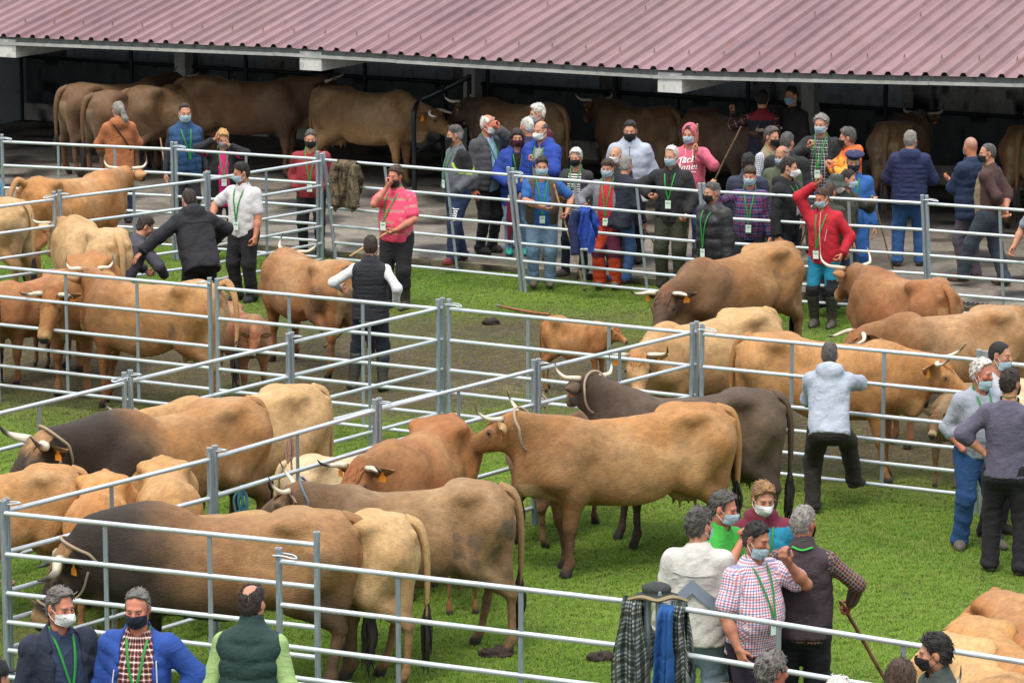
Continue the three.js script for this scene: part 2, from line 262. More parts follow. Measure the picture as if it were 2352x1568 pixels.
// ---------------------------------------------------------------- concrete yard and barn
const concTex = tex(512, (x, y) => { const a = tn(x, y, 6, 30), b = tn(x, y, 24, 31), c = tn(x, y, 120, 32), st = Math.max(0, tn(x, y, 9, 33) - 0.58) * 1.5; const v = 0.66 + 0.14 * a + 0.1 * b + 0.16 * (c - 0.5) - st; return [v, v * 0.985, v * 0.955]; });
const concRough = tex(512, (x, y) => { const w = sstep(0.45, 0.7, tn(x, y, 7, 34) * 0.7 + tn(x, y, 20, 35) * 0.3); const v = lerp(0.9, 0.35, w); return [v, v, v]; }, false);
const paintTex = tex(256, (x, y) => { const v = 0.84 + 0.1 * tn(x, y, 6, 80) + 0.07 * (tn(x, y, 50, 81) - 0.5) - (tn(x, y, 14, 82) > 0.83 ? 0.1 : 0); return [v, v, v * 0.985]; });
function abBox(w, h, d, a, b, y) { const g = box(w, h, d), p = AB(a, b, y + h / 2); return g.rotateY(alongA).translate(p.x, p.y, p.z); }
function uvMetres(g, s = 1) { const p = g.attributes.position, n = g.attributes.normal; const u = new Float32Array(p.count * 2); for (let i = 0; i < p.count; i++) { const ax = Math.abs(n.getX(i)), ay = Math.abs(n.getY(i)), az = Math.abs(n.getZ(i)); if (ay > ax && ay > az) { u[i * 2] = p.getX(i) * s; u[i * 2 + 1] = p.getZ(i) * s; } else { u[i * 2] = (p.getX(i) + p.getZ(i)) * s; u[i * 2 + 1] = p.getY(i) * s; } } g.setAttribute('uv', new THREE.BufferAttribute(u, 2)); return g; }
{
  const yard = uvMetres(abBox(34, 0.5, 22, 0, 11, SLAB - 0.5), 0.22);
  struct('concrete_yard', yard, new THREE.MeshStandardMaterial({ color: 0x8a847b, map: concTex, roughness: 1, roughnessMap: concRough, bumpMap: concTex, bumpScale: 0.012 }));
  const k = new THREE.MeshStandardMaterial({ color: 0x86826f, map: concTex, roughness: 0.95, bumpMap: concTex, bumpScale: 0.02 });
  for (let i = -8; i < 8; i++) struct('kerb', uvMetres(abBox(1.99, 0.5, 0.14, i * 2 + 1, -0.074, SLAB - 0.5 + 0.004), 0.5), k);
}
const EAVE_B = (() => { const e = at(1100, 470, SLAB).sub(kerb0); return e.dot(bDir); })();
const eavePts = [[-120, 96], [0, 101], [690, 129], [1130, 157], [1530, 180], [2352, 199], [2500, 203]].map(([u, v]) => {   // eave line at this distance from the kerb
  const E = AB(0, EAVE_B); let lo = -14, hi = 14; for (let i = 0; i < 40; i++) { const m = (lo + hi) / 2, p = E.clone().addScaledVector(aDir, m); proj(p)[0] < u ? lo = m : hi = m; }
  const p = E.clone().addScaledVector(aDir, lo); return [lo, heightAt(p.x, p.z, v)];
});
const eaveY = (a) => { const q = eavePts; if (a <= q[0][0]) return q[0][1]; for (let i = 1; i < q.length; i++) if (a <= q[i][0]) return lerp(q[i - 1][1], q[i][1], (a - q[i - 1][0]) / (q[i][0] - q[i - 1][0])); return q[q.length - 1][1]; };
const barn = thing('barn', 'long open-fronted cattle barn under a dusty pink corrugated roof, behind the pens', 'barn', AB(0, EAVE_B), 0);
const inBarn = (g) => g.translate(-barn.position.x, -barn.position.y, -barn.position.z);
{
  const wallM = new THREE.MeshStandardMaterial({ color: 0xd3e0ee, map: paintTex, roughness: 0.95 }), paleM = new THREE.MeshStandardMaterial({ color: 0xe6e8e6, map: concTex, roughness: 0.9 }), darkM = new THREE.MeshStandardMaterial({ color: 0xaab0b4, map: concTex, roughness: 0.9 });
  const beamM = new THREE.MeshStandardMaterial({ color: 0xdfe2e0, map: paintTex, roughness: 0.9 });
  const lipM = new THREE.MeshStandardMaterial({ color: 0xb9bebc, map: paintTex, roughness: 0.9 });
  const gutM = new THREE.MeshStandardMaterial({ color: 0x8e9490, map: paintTex, roughness: 0.9 });
  const eb = EAVE_B, A0 = -13, A1 = 13, DEEP = 6.1, uAt = (u, b, y) => { let lo = -16, hi = 16; for (let i = 0; i < 40; i++) { const m = (lo + hi) / 2; proj(AB(m, eb + b, y))[0] < u ? lo = m : hi = m; } return lo; };
  // roof sheets, four ribs each
  const slope = Math.tan(R(11.5)), RL = 9.6, rib = 0.262, prof = [[0, 0], [0.1, 0], [0.13, 0.048], [0.18, 0.048], [0.21, 0], [0.262, 0]];
  const roofTex = tex(512, (x, y) => { const g = tn(x, y, 5, 40), d = tn(x, y, 60, 41), sp = tn(x, y, 40, 42) > 0.93 ? 0.1 : 0; const s1 = tna(x, y, 90, 5, 43), s2 = tna(x, y, 30, 12, 44), rust = tna(x, y, 70, 9, 45) > 0.9 ? 0.08 : 0; const v = 0.82 + 0.08 * g + 0.07 * (d - 0.5) - sp * 0.6 + 0.09 * (s1 - 0.5) + 0.07 * (s2 - 0.5); return [v, v - rust * 0.7, v - rust]; });
  const roofMs = [0x8d6c71, 0x85656a, 0x917176, 0x896b6e].map((c) => new THREE.MeshStandardMaterial({ color: c, map: roofTex, roughness: 0.62, metalness: 0.0 }));
  const bolts = []; const sheetW = rib * 4;
  let si = 0;
  for (let a = A0; a < A1; a += sheetW, si++) {
    const pos = [], uv = [], idx = [], rows = 8; const line = [];
    for (let r = 0; r < 4; r++) for (const [x, y] of prof) if (!(r && x === 0)) line.push([r * rib + x, y]);
    line[line.length - 1][0] += 0.0; const lap = si % 2 ? 0.003 : 0;
    for (let j = 0; j <= rows; j++) for (const [x, y] of line) { const b = -0.14 + RL * j / rows, aa = a + x, p = AB(aa, eb + b, eaveY(aa) + 0.122 + y + lap + (b + 0.14) * slope); pos.push(p.x, p.y, p.z); uv.push(aa * 0.13, b * 0.1); }
    const w = line.length; for (let j = 0; j < rows; j++) for (let i = 0; i < w - 1; i++) { const q = j * w + i; idx.push(q, q + 1, q + w, q + 1, q + w + 1, q + w); }
    const g = new THREE.BufferGeometry(); g.setAttribute('position', new THREE.Float32BufferAttribute(pos, 3)); g.setAttribute('uv', new THREE.Float32BufferAttribute(uv, 2)); g.setIndex(idx);
    const gn = g.toNonIndexed(); gn.computeVertexNormals(); const m = mesh('roof_sheet', inBarn(gn), roofMs[(si * 7 + (si >> 2)) % 4].clone(), barn); m.material.side = THREE.DoubleSide;
    for (let r = 0; r < 4; r++) { if (r % 2) continue; for (const b of [0.42, 2.3, 4.3, 6.3]) { const aa = a + r * rib + 0.16 + (b > 1 && (si + r) % 4 ? 99 : 0); if (aa > 50) continue; const p = AB(aa, eb + b, eaveY(aa) + 0.19 + (b + 0.14) * slope); bolts.push(new THREE.CylinderGeometry(0.006, 0.006, 0.045, 6).translate(p.x, p.y + 0.02, p.z), new THREE.CylinderGeometry(0.016, 0.02, 0.008, 8).translate(p.x, p.y + 0.004, p.z)); } }
  }
  const bm = mesh('roof_bolts', inBarn(merge(bolts)), plain(0x6b4a2c, 0.7, 0.3), barn); bm.userData.kind = 'stuff';
  // underside, gutter, fascia lip
  const us = []; for (const [x0, x1] of [[A0, 0], [0, A1]]) { const y0 = eaveY(x0), y1 = eaveY(x1); us.push([x0, y0], [x1, y1]); }
  for (let i = -13; i < 13; i += 2) {
    const y = eaveY(i + 1), y0 = eaveY(i), y1 = eaveY(i + 2), tilt = Math.atan2(y1 - y0, 2);
    const mk = (h, d, b, yy, s = 1) => { const g = uvMetres(box(1.995 / Math.cos(tilt), h, d), 0.5 * s); g.rotateZ(tilt).rotateY(alongA); const p = AB(i + 1, eb + b, y + yy); return inBarn(g.translate(p.x, p.y, p.z)); };
    mesh('gutter', mk(0.072, 0.14, 0.03, 0.082), gutM, barn); mesh('fascia_board', mk(0.045, 0.2, 0.0, 0.0225, 0.7), lipM, barn);
    const g2 = uvMetres(box(1.999, 0.05, 8.9), 0.4); g2.rotateX(Math.atan(slope)).rotateY(alongA); const p = AB(i + 1, eb + 4.6, y + 0.04 + 4.6 * slope); mesh('ceiling_board', inBarn(g2.translate(p.x, p.y, p.z)), darkM, barn);
    { const g3 = new THREE.CylinderGeometry(0.02, 0.02, 0.04, 10).rotateX(Math.PI / 2).rotateY(alongA), p3 = AB(i + 0.6, eb - 0.055, y + 0.08); mesh('gutter_joint', inBarn(g3.translate(p3.x, p3.y, p3.z)), plain(0x6f746f, 0.9), barn); }
  }
  // beams that poke out under the eave, and their columns
  for (const u of [-95, 18, 718, 1543, 2420]) {
    if (u === -95) continue;
    const a = uAt(u, -0.02, 2.1), y = eaveY(a);
    const g = uvMetres(abBox(0.36, 0.27, 5.4, a, eb + 2.62, y - 0.185), 0.6); mesh('beam', inBarn(g), beamM, barn);
    mesh('column', inBarn(uvMetres(abBox(0.2, y - 0.19 - SLAB, 0.24, a, eb + 4.75, SLAB), 0.6)), beamM, barn);
  }
  // back wall panels; unseen gap added above them to light the interior
  const wallY = 2.35, segs = [[-13, -8.95, 0], [-8.95, -8.2, 1], [-8.2, -5.2, 0], [-5.2, -1.5, 0], [-1.5, 2.2, 0], [2.2, 4.1, 1], [4.1, 6.2, 0], [6.2, 8, 0], [8, 13, 0]];
  for (const [x0, x1, k] of segs) mesh('wall_panel', inBarn(uvMetres(abBox(x1 - x0 - 0.02, wallY - 0.64, 0.15, (x0 + x1) / 2, eb + DEEP + (k ? -0.01 : 0), SLAB + 0.64), 0.5)), k ? paleM : wallM, barn);
  for (let i = -13; i < 13; i += 4) mesh('plinth', inBarn(uvMetres(abBox(3.98, 0.62, 0.22, i + 2, eb + DEEP - 0.02, SLAB), 0.5)), wallM, barn);
  for (let i = -13; i < 13; i += 2.6) { mesh('pilaster', inBarn(uvMetres(abBox(0.3, 3.4, 0.16, i, eb + DEEP - 0.2, SLAB), 0.5)), darkM, barn); }
  for (const x of [-13, 13]) mesh('end_wall', inBarn(uvMetres(abBox(0.2, 3.6, DEEP - 0.4, x + Math.sign(x) * 0.1, eb + DEEP / 2 - 0.1, SLAB), 0.5)), wallM, barn);
  for (let i = -13; i < 13; i += 4) { mesh('kerb_wall', inBarn(uvMetres(abBox(3.98, 0.28, 0.2, i + 2, eb + 4.98, SLAB), 0.5)), new THREE.MeshStandardMaterial({ color: 0xdadcda, map: concTex, roughness: 0.9 }), barn); mesh('manger_board', inBarn(uvMetres(abBox(3.96, 0.72, 0.06, i + 2, eb + 5.02, SLAB + 0.284), 0.5)), new THREE.MeshStandardMaterial({ color: 0x5d666e, map: concTex, roughness: 0.8 }), barn); }
  const dk = plain(0x2b3338, 0.45, 0.6);
  for (const y of [1.06]) for (let i = -13; i < 13; i += 4.4) { const p = AB(i + 2.2, eb + 4.86, SLAB + y), g = new THREE.CylinderGeometry(0.03, 0.03, 4.38, 10).rotateZ(Math.PI / 2).rotateY(alongA).translate(p.x, p.y, p.z); mesh('tie_rail', inBarn(g), dk, barn); }
  for (let i = -13; i < 13; i += 2.2) { const p = AB(i, eb + 4.86, SLAB + 0.76), g = new THREE.CylinderGeometry(0.035, 0.035, 1.52, 10).translate(p.x, p.y, p.z); mesh('rail_post', inBarn(g), dk, barn); }
  // dark loop gate standing between the tied cattle
  const gt = thing('stall_divider', 'dark tubular stall divider in front of the pale column in the barn', 'stall divider');
  const q0 = at(952, 440, SLAB), q1 = at(1078, 375, SLAB), H = 1.25;
  const tp = (t, y) => q0.clone().lerp(q1, t).setY(SLAB + y);
  mesh('frame', tube([tp(0, 0), tp(0, 0.5), tp(0, H - 0.12), tp(0.06, H), tp(0.3, H + 0.02), tp(0.7, H + 0.04), tp(1, H + 0.06)], [0.035], 8, 40), dk, gt);
  for (const t of [0.5, 1]) mesh('upright', tube([tp(t, 0), tp(t, H + 0.1)], [0.035], 8), dk, gt);
  mesh('middle_bar', tube([tp(0, 0.55), tp(1, 0.6)], [0.025], 8), dk, gt);
  // drain grating at the right
  const dg = thing('drain_grating', 'narrow drain grating in the edge of the concrete, behind the red-brown cow at right', 'drain'); const c0 = at(2262, 702, SLAB);
  for (let i = -9; i <= 9; i++) { const g = box(0.03, 0.012, 0.2).rotateY(alongA), p = c0.clone().addScaledVector(aDir, i * 0.06).setY(SLAB + 0.008); mesh('bar', g.translate(p.x, p.y, p.z), plain(0x3a3d3c, 0.6, 0.6), dg); }
}
// ---------------------------------------------------------------- galvanised fence panels
const postG = new THREE.CylinderGeometry(0.0235, 0.0235, 1, 14, 1, true), railG = new THREE.CylinderGeometry(0.019, 0.019, 1, 12).rotateZ(Math.PI / 2), rimG = new THREE.TorusGeometry(0.0215, 0.0028, 6, 14).rotateX(Math.PI / 2), stiffG = new THREE.BoxGeometry(0.034, 1, 0.012), innerG = new THREE.CylinderGeometry(0.0195, 0.0195, 0.06, 12, 1, true);
const RAIL_Y = [1.425, 1.115, 0.82, 0.6, 0.385, 0.18], FH = 1.52;
function panel(label, t0, t1, o = {}) {
  const h = FH, base = o.base ?? 0, p0 = at(t0[0], t0[1], h + base), p1 = at(t1[0], t1[1], h + base), lean = o.lean ?? 0;
  if (lean) { p0.x += 0; }
  const dir = p1.clone().sub(p0).setY(0), L = dir.length(); dir.normalize();
  const g = thing('fence_panel', label, 'fence panel', p0.clone().setY(base), Math.atan2(-dir.z, dir.x), 'galvanised panels of the cattle pens');
  g.rotation.order = 'YXZ';
  const sh = (lean) / h;   // posts lean back along the panel
  const px = (x, y) => x + (h - y) * sh, dy = o.dy ?? 0;
  for (const x of [0, L]) { const m = mesh('post', postG, galvPost, g); m.scale.y = h / Math.cos(Math.atan(sh)); m.position.set(px(x, h / 2), h / 2, 0); m.rotation.z = Math.atan(sh); const r = mesh('post_rim', rimG, galv, m); r.scale.y = 1 / m.scale.y; r.position.y = 0.5; }
  for (const y of RAIL_Y) { const m = mesh('rail', railG, galv, g); m.scale.x = L - 0.03; m.position.set(px(L / 2, y), y, 0); }
  const ns = o.n ?? 2; for (let i = 1; i <= ns; i++) { const x = L * i / (ns + 1), m = mesh('stiffener', stiffG, galvPost, g); m.scale.y = 1.27; m.position.set(px(x, 0.8), 0.8, 0.0); m.rotation.z = Math.atan(sh); }
  if (o.pin !== 0) { const s = o.pin ?? 1, x = s > 0 ? 0 : L; mesh('latch_pin', tube([V(px(x, 1.47) - s * 0.03, 1.47, 0.03), V(px(x, 1.47) + s * 0.05, 1.475, 0.035), V(px(x, 1.47) + s * 0.13, 1.465, 0.03), V(px(x, 1.47) + s * 0.14, 1.46, 0.0), V(px(x, 1.47) + s * 0.1, 1.47, -0.035), V(px(x, 1.47) - s * 0.02, 1.48, -0.03)], [0.006], 6, 24), galv, g); }
  return g;
}
panel('middle fence panel at the left edge, in front of the cow facing the camera', [-10, 592], [481, 638], { pin: -1 });
panel('middle fence panel in front of the man in the black padded vest', [498, 640], [1006, 687], { pin: 0 });
panel('middle fence panel in front of the small calf and the empty trodden ground', [1031, 687], [1590, 742]);
panel('middle fence panel the man in the grey hoodie leans on', [1613, 744], [2249, 803]);
panel('middle fence panel ending at the right edge behind the two men talking', [2263, 806], [2860, 862], { pin: -1 });
panel('slanting fence panel joining the triple posts by the man in the black padded vest', [1017, 684], [670, 763], { n: 1, pin: -1 });
panel('slanting fence panel behind the rump of the large pale cow', [661, 766], [299, 850], { n: 1, pin: -1 });
panel('slanting fence panel running off the left edge above the dark-shouldered bull', [285, 855], [-120, 952], { n: 1 });
panel('slanting fence panel beside the head of the dark brown cow', [1600, 738], [1237, 824], { n: 1, pin: -1 });
panel('slanting fence panel beside the orange-brown cow with lowered head', [1226, 826], [871, 914], { n: 1, pin: -1 });
panel('slanting fence panel with ropes tied on it, behind the grey-brown cow', [861, 917], [493, 1023], { n: 1, pin: -1 });
panel('slanting fence panel at lower left in front of the three tan backs', [481, 1028], [15, 1144], { n: 1, pin: -1 });
panel('front fence panel behind the three men at lower left', [6, 1149], [727, 1221], { pin: 0 });
panel('front fence panel from the man in the green vest to the hung jackets', [640, 1258], [1488, 1354]);
panel('front fence panel at lower right in front of the group of five men', [1514, 1357], [2374, 1490], { pin: 0 });
panel('back fence panel at the left edge in front of the woman in the brown coat', [4, 309], [395, 326], { base: 0.02 });
panel('back fence panel in front of the woman in black and pink', [404, 327], [729, 348], { base: 0.02, n: 1 });
panel('back fence panel with the camouflage jacket hung on it', [743, 350], [1167, 384], { lean: 0.19, pin: 0 });
panel('back fence panel the man in the brown vest leans on', [1177, 386], [1606, 421], { lean: 0.19 });
panel('back fence panel in front of the man in the purple plaid shirt', [1616, 421], [2118, 448], { lean: 0.1, n: 2, pin: 0 });
panel('back fence panel at the right edge in front of the man in the brown sweater', [2128, 449], [2640, 484], { lean: 0.1 });
panel('slanting fence panel beside the man in the white polo shirt', [738, 353], [479, 394], { n: 1, pin: 0 });
panel('slanting fence panel behind the man bending in the black jacket', [471, 396], [137, 437], { n: 1, pin: -1 });
panel('slanting fence panel across the rump at the upper left edge', [124, 440], [-260, 489], { n: 1 });
// ================================================================ cattle
const C = { tan: 0xb07a45, pale: 0xc79b69, cream: 0xd8b790, orange: 0xa85f2c, red: 0x8f4f26, brown: 0x7d5430, grey: 0x8a6a49, dark: 0x4a3526, black: 0x1b1512, umber: 0x3a2b25 };
const HORNS = {   // points in the head frame: forward, up, outward
  up: [[0.0, 0.05, 0.085], [0.005, 0.07, 0.17], [0.03, 0.11, 0.25], [0.06, 0.2, 0.29], [0.05, 0.3, 0.285]],
  wide: [[0.0, 0.05, 0.085], [0.0, 0.06, 0.17], [0.03, 0.095, 0.26], [0.075, 0.19, 0.315], [0.09, 0.3, 0.31]],
  fwd: [[0.0, 0.05, 0.085], [0.03, 0.06, 0.16], [0.1, 0.08, 0.23], [0.2, 0.13, 0.24], [0.26, 0.2, 0.22]],
  short: [[0.0, 0.04, 0.08], [0.01, 0.05, 0.13], [0.03, 0.09, 0.17], [0.05, 0.14, 0.18]],
};
function cow(o) {
  const calf = !!o.calf, bull = !!o.bull, H = o.h ?? (calf ? 0.85 : 1.32), cell = (o.cell ?? 0.022) * 1.28, g0 = o.g ?? 0;
  const topW = 1.325, pw = o.w && at(o.w[0], o.w[1], H + g0), pt = o.t && at(o.t[0], o.t[1], H * 0.99 + g0);
  let s = H / topW, sx = s, psi = o.dir !== undefined ? R(o.dir) : 0;
  if (pw && pt) { const d = pw.clone().sub(pt), L = Math.hypot(d.x, d.z); if (o.dir === undefined) psi = Math.atan2(-d.z, d.x); sx = o.fix ? s : clamp(L / 1.36, (calf ? 0.72 : 0.86) * s, (o.mx ?? 1.06) * s); }
  const ref = pw ?? pt, rx = (pw && pt && o.dir === undefined ? 0 : pw ? 0.55 : -0.78) * sx;
  const ancT = pw && pt && o.dir === undefined && !o.ancW, rA = ancT ? -0.795 * sx : rx || 0.565 * sx, rp = ancT ? pt : ref;
  const base = rp.clone().sub(V(rA * Math.cos(psi), 0, -rA * Math.sin(psi)));
  const kind = o.name ?? (calf ? 'calf' : bull ? 'bull' : 'cow');
  const T = thing(kind, o.label, kind, base.setY(g0), psi); T.scale.set(sx, s, s * (o.wide ?? 1));
  const fat = o.fat ?? (calf ? 0.7 : 1), leg = calf ? 0.82 : 1, X = V(1, 0, 0), Y = V(0, 1, 0), Z = V(0, 0, 1), O = V(0, 0, 0);
  const st = [[-0.9, 1.1, 0.93, 0.05], [-0.86, 1.2, 0.84, 0.14], [-0.78, 1.31, 0.75, 0.195], [-0.62, 1.345, 0.7, 0.232], [-0.44, 1.345, 0.72, 0.245], [-0.22, 1.3, 0.635, 0.255], [0.0, 1.28, 0.585, 0.285], [0.2, 1.28, 0.565, 0.285], [0.4, 1.29, 0.575, 0.25], [0.55, 1.325, 0.59, 0.215], [0.7, 1.3, 0.63, 0.19], [0.82, 1.2, 0.7, 0.15], [0.9, 1.06, 0.79, 0.085]]
    .map(([x, t, b, w]) => { const B = calf ? b + 0.13 : b; return [x, (t + B) / 2, (t - B) / 2, 0, w * fat]; });
  const pr = [loft(O, X, Y, Z, st, 0.06, 2.25)];
  const r = calf ? 0.82 : bull ? 1.12 : 1;
  for (const e of [-1, 1]) {
    pr.push(ell([-0.44, 1.265, 0.205 * e * fat], [0.12, 0.055, 0.065], 0.12), ell([-0.83, 1.18, 0.105 * e], [0.06, 0.05, 0.05], 0.05));
    pr.push(ell([0.5, 0.98, 0.17 * e * fat], [0.2, 0.3, 0.1 * r], 0.1), ell([0.05, 0.85, 0.2 * e * fat], [0.42, 0.26, 0.12], 0.14));
    pr.push({ ...ell([-0.24, 1.16, 0.3 * e * fat], [0.17, 0.1, 0.035], 0.12), neg: true }, { ...ell([0.74, 1.02, 0.25 * e], [0.05, 0.22, 0.05], 0.06), neg: true }, { ...ell([-0.3, 0.6, 0.27 * e], [0.1, 0.12, 0.05], 0.06), neg: true });
    const hx = (o.legs?.[e < 0 ? 2 : 3] ?? 0), fx = (o.legs?.[e < 0 ? 0 : 1] ?? 0), lift = (o.lift?.[e < 0 ? 0 : 1] ?? 0), z = 0.16 * e;
    const hock = [-0.77 + hx * 0.55, 0.5, z * 1.1], fet = [-0.73 + hx * 0.95, 0.14, z * 1.08], hf = [-0.67 + hx, 0.03, z * 1.08], stf = [-0.45 + hx * 0.2, 0.74, 0.17 * e];
    pr.push(cap([-0.62, 1.03, 0.14 * e], stf, 0.2 * r, 0.13 * r, 0.08), cap([-0.76, 1.02, 0.1 * e], [-0.74 + hx * 0.2, 0.7, 0.13 * e], 0.12 * r, 0.085 * r, 0.07), cap(stf, hock, 0.118 * r, 0.056 * leg, 0.05), cap([-0.74 + hx * 0.2, 0.72, 0.13 * e], hock, 0.08, 0.045 * leg, 0.05));
    pr.push(ell(hock, [0.062 * leg, 0.07, 0.05 * leg], 0.02), cap(hock, fet, 0.046 * leg, 0.038 * leg, 0.02), ell(fet, [0.05 * leg, 0.05, 0.045 * leg], 0.02), cap(fet, hf, 0.04 * leg, 0.052 * leg, 0.02));
    const kn = [0.6 + fx * 0.45 + lift * 0.2, 0.42 + lift * 0.1, z * 0.95], ff = [0.59 + fx * 0.95 - lift * 0.15, 0.13 + lift * 0.3, z * 0.95], fh = [0.63 + fx - lift * 0.2, 0.03 + lift * 0.2, z * 0.95];
    pr.push(cap([0.56, 1.08, 0.15 * e], [0.7, 0.86, 0.15 * e], 0.15 * r, 0.12 * r, 0.08), cap([0.62, 0.88, 0.15 * e], [0.57, 0.72, 0.16 * e], 0.125 * r, 0.105 * r, 0.06), cap([0.58, 0.74, 0.155 * e], kn, 0.1 * r, 0.056 * leg, 0.05));
    pr.push(ell(kn, [0.058 * leg, 0.07, 0.052 * leg], 0.02), cap(kn, ff, 0.044 * leg, 0.035 * leg, 0.02), ell(ff, [0.047 * leg, 0.048, 0.044 * leg], 0.02), cap(ff, fh, 0.037 * leg, 0.052 * leg, 0.02));
  }
  // neck and head
  const np = R(o.np ?? 18), ny = R(o.ny ?? 0), hp = R(o.hp ?? -42), hy = R(o.hy ?? (o.ny ?? 0)), nl = (o.nl ?? 0.48) * (calf ? 0.85 : 1), hs = calf ? 0.8 : bull ? 1.08 : 1;
  const nd = V(Math.cos(np) * Math.cos(ny), Math.sin(np), Math.sin(ny) * Math.cos(np)), N0 = V(0.66, 1.12, 0), poll = N0.clone().addScaledVector(nd, nl);
  const hf = V(Math.cos(hp) * Math.cos(hy), Math.sin(hp), Math.sin(hy) * Math.cos(hp)), hz = V(-Math.sin(hy), 0, Math.cos(hy)), hu = V().crossVectors(hz, hf).normalize();
  const side = V(-Math.sin(ny), 0, Math.cos(ny)), sq = [side.x, 0, side.z, bull ? 1.15 : 1.35], nb = bull ? 1.2 : calf ? 0.72 : 1;
  const HP = (f, u, z) => poll.clone().addScaledVector(hf, f * hs).addScaledVector(hu, u * hs).addScaledVector(hz, z * hs);
  pr.push(cap([0.56, 1.16, 0], HP(-0.05, -0.04, 0), 0.17 * nb, 0.115 * nb, 0.09, sq), cap([0.74, 0.95, 0], HP(0.1, -0.14, 0), 0.16 * nb, 0.08 * nb, 0.1, sq), cap([0.66, 1.05, 0], HP(0.02, -0.09, 0), 0.17 * nb, 0.105 * nb, 0.08, sq));
  const dw = V(0.84, 0.8, 0).lerp(HP(0.1, -0.2, 0), 0.25); if (!calf) pr.push(ell(dw, [0.15, 0.2, 0.05], 0.09));
  if (bull) pr.push(ell([0.55, 1.27, 0], [0.3, 0.13, 0.17], 0.1), ell([0.85, 1.2, 0], [0.2, 0.14, 0.14], 0.12));
  pr.push(loft(poll, hf.clone(), hu, hz, [[-0.06, -0.03, 0.05, 0, 0.055], [-0.02, -0.03, 0.09, 0, 0.095], [0.06, -0.05, 0.125, 0, 0.112], [0.14, -0.058, 0.13, 0, 0.118], [0.24, -0.045, 0.105, 0, 0.092], [0.34, -0.032, 0.082, 0, 0.07], [0.42, -0.025, 0.074, 0, 0.07], [0.475, -0.03, 0.066, 0, 0.068], [0.515, -0.035, 0.045, 0, 0.045], [0.53, -0.035, 0.02, 0, 0.02]].map((q) => q.map((v) => v * hs)), 0.05, 2.6));
  for (const e of [-1, 1]) { pr.push(ell(HP(0.15, 0.0, 0.1 * e), [0.03 * hs, 0.03 * hs, 0.025 * hs], 0.025)); pr.push({ ...ell(HP(0.505, -0.015, 0.036 * e), [0.018, 0.018, 0.014], 0.012), neg: true }); }
  if (!bull && !calf && o.udder !== 0) { pr.push(ell([-0.48, 0.64, 0], [0.17, 0.12, 0.12], 0.06)); for (const [a, b] of [[-0.4, 0.06], [-0.54, 0.06], [-0.4, -0.06], [-0.54, -0.06]]) pr.push(cap([a, 0.56, b], [a, 0.48, b], 0.022, 0.014, 0.02)); }
  if (o.lying) { /* body rests on the ground */ }
  const sd = (o.sd ?? Math.floor(base.x * 100 + base.z * 37)) * 0.13;
  const geo = sdfMesh(pr, cell / s * (calf ? 0.85 : 1), (x, y, z, g) => g + 0.007 * noise(x * 6 + sd, y * 6, z * 6) + 0.0035 * noise(x * 17, y * 17 + sd, z * 17) - (Math.abs(x) < 0.35 && y > 0.7 && y < 1.2 ? 0.0018 * Math.sin(x * 55 + y * 9) : 0));
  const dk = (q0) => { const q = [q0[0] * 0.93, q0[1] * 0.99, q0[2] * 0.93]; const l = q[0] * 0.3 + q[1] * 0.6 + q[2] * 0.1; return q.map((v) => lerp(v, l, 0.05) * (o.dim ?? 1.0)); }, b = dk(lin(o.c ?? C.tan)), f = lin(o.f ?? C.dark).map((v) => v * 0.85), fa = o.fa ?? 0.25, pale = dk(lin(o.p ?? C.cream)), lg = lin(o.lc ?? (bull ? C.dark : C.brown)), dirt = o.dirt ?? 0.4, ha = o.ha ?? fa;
  const inv = 1 / hs, topc = o.top ? lin(o.top) : [b[0] * 0.85, b[1] * 0.74, b[2] * 0.6];
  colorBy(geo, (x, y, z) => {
    const n1 = fbm(x * 3 + sd, y * 3, z * 3), n2 = noise(x * 22, y * 22 + sd, z * 22), n3 = noise(x * 55, y * 24, z * 55);
    let c = mix3(b, pale, clamp(0.4 * n1 + 0.12, 0, 0.5));
    c = mix3(c, f, fa * sstep(0.05, 0.75, x + 0.12 * n1 + (1.2 - y) * 0.18));
    c = mix3(c, f, (o.low ?? 0.44) * sstep(0.95, 0.6, y + 0.1 * n1) * (y > 0.5 ? 1 : 0.6));  // darker lower coat, with underside shade painted into it
    if (Math.abs(z) < 0.13 && y < 0.82 && y > 0.45) c = mix3(c, pale, 0.6 * sstep(0.14, 0.05, Math.abs(z)) * (bull ? 0.3 : 0.8));
    if (x < -0.8 && Math.abs(z) < 0.15 && y < 1.1) c = mix3(c, pale, 0.55 * sstep(-0.78, -0.86, x));
    if (y < 0.62) c = mix3(c, lg, (o.la ?? 0.55) * sstep(0.62, 0.3, y + 0.08 * n1));
    if (y < 0.1) c = mix3(c, [0.02, 0.017, 0.014], sstep(0.1, 0.06, y));
    if (y < 0.5 && y > 0.1) c = mix3(c, [0.12, 0.09, 0.06], 0.35 * dirt * sstep(-0.1, 0.6, n2 + n1));
    // head
    const dx = x - poll.x, dy = y - poll.y, dz = z - poll.z, hfw = (dx * hf.x + dy * hf.y + dz * hf.z) * inv, hup = (dx * hu.x + dy * hu.y + dz * hu.z) * inv, hzz = (dx * hz.x + dy * hz.y + dz * hz.z) * inv;
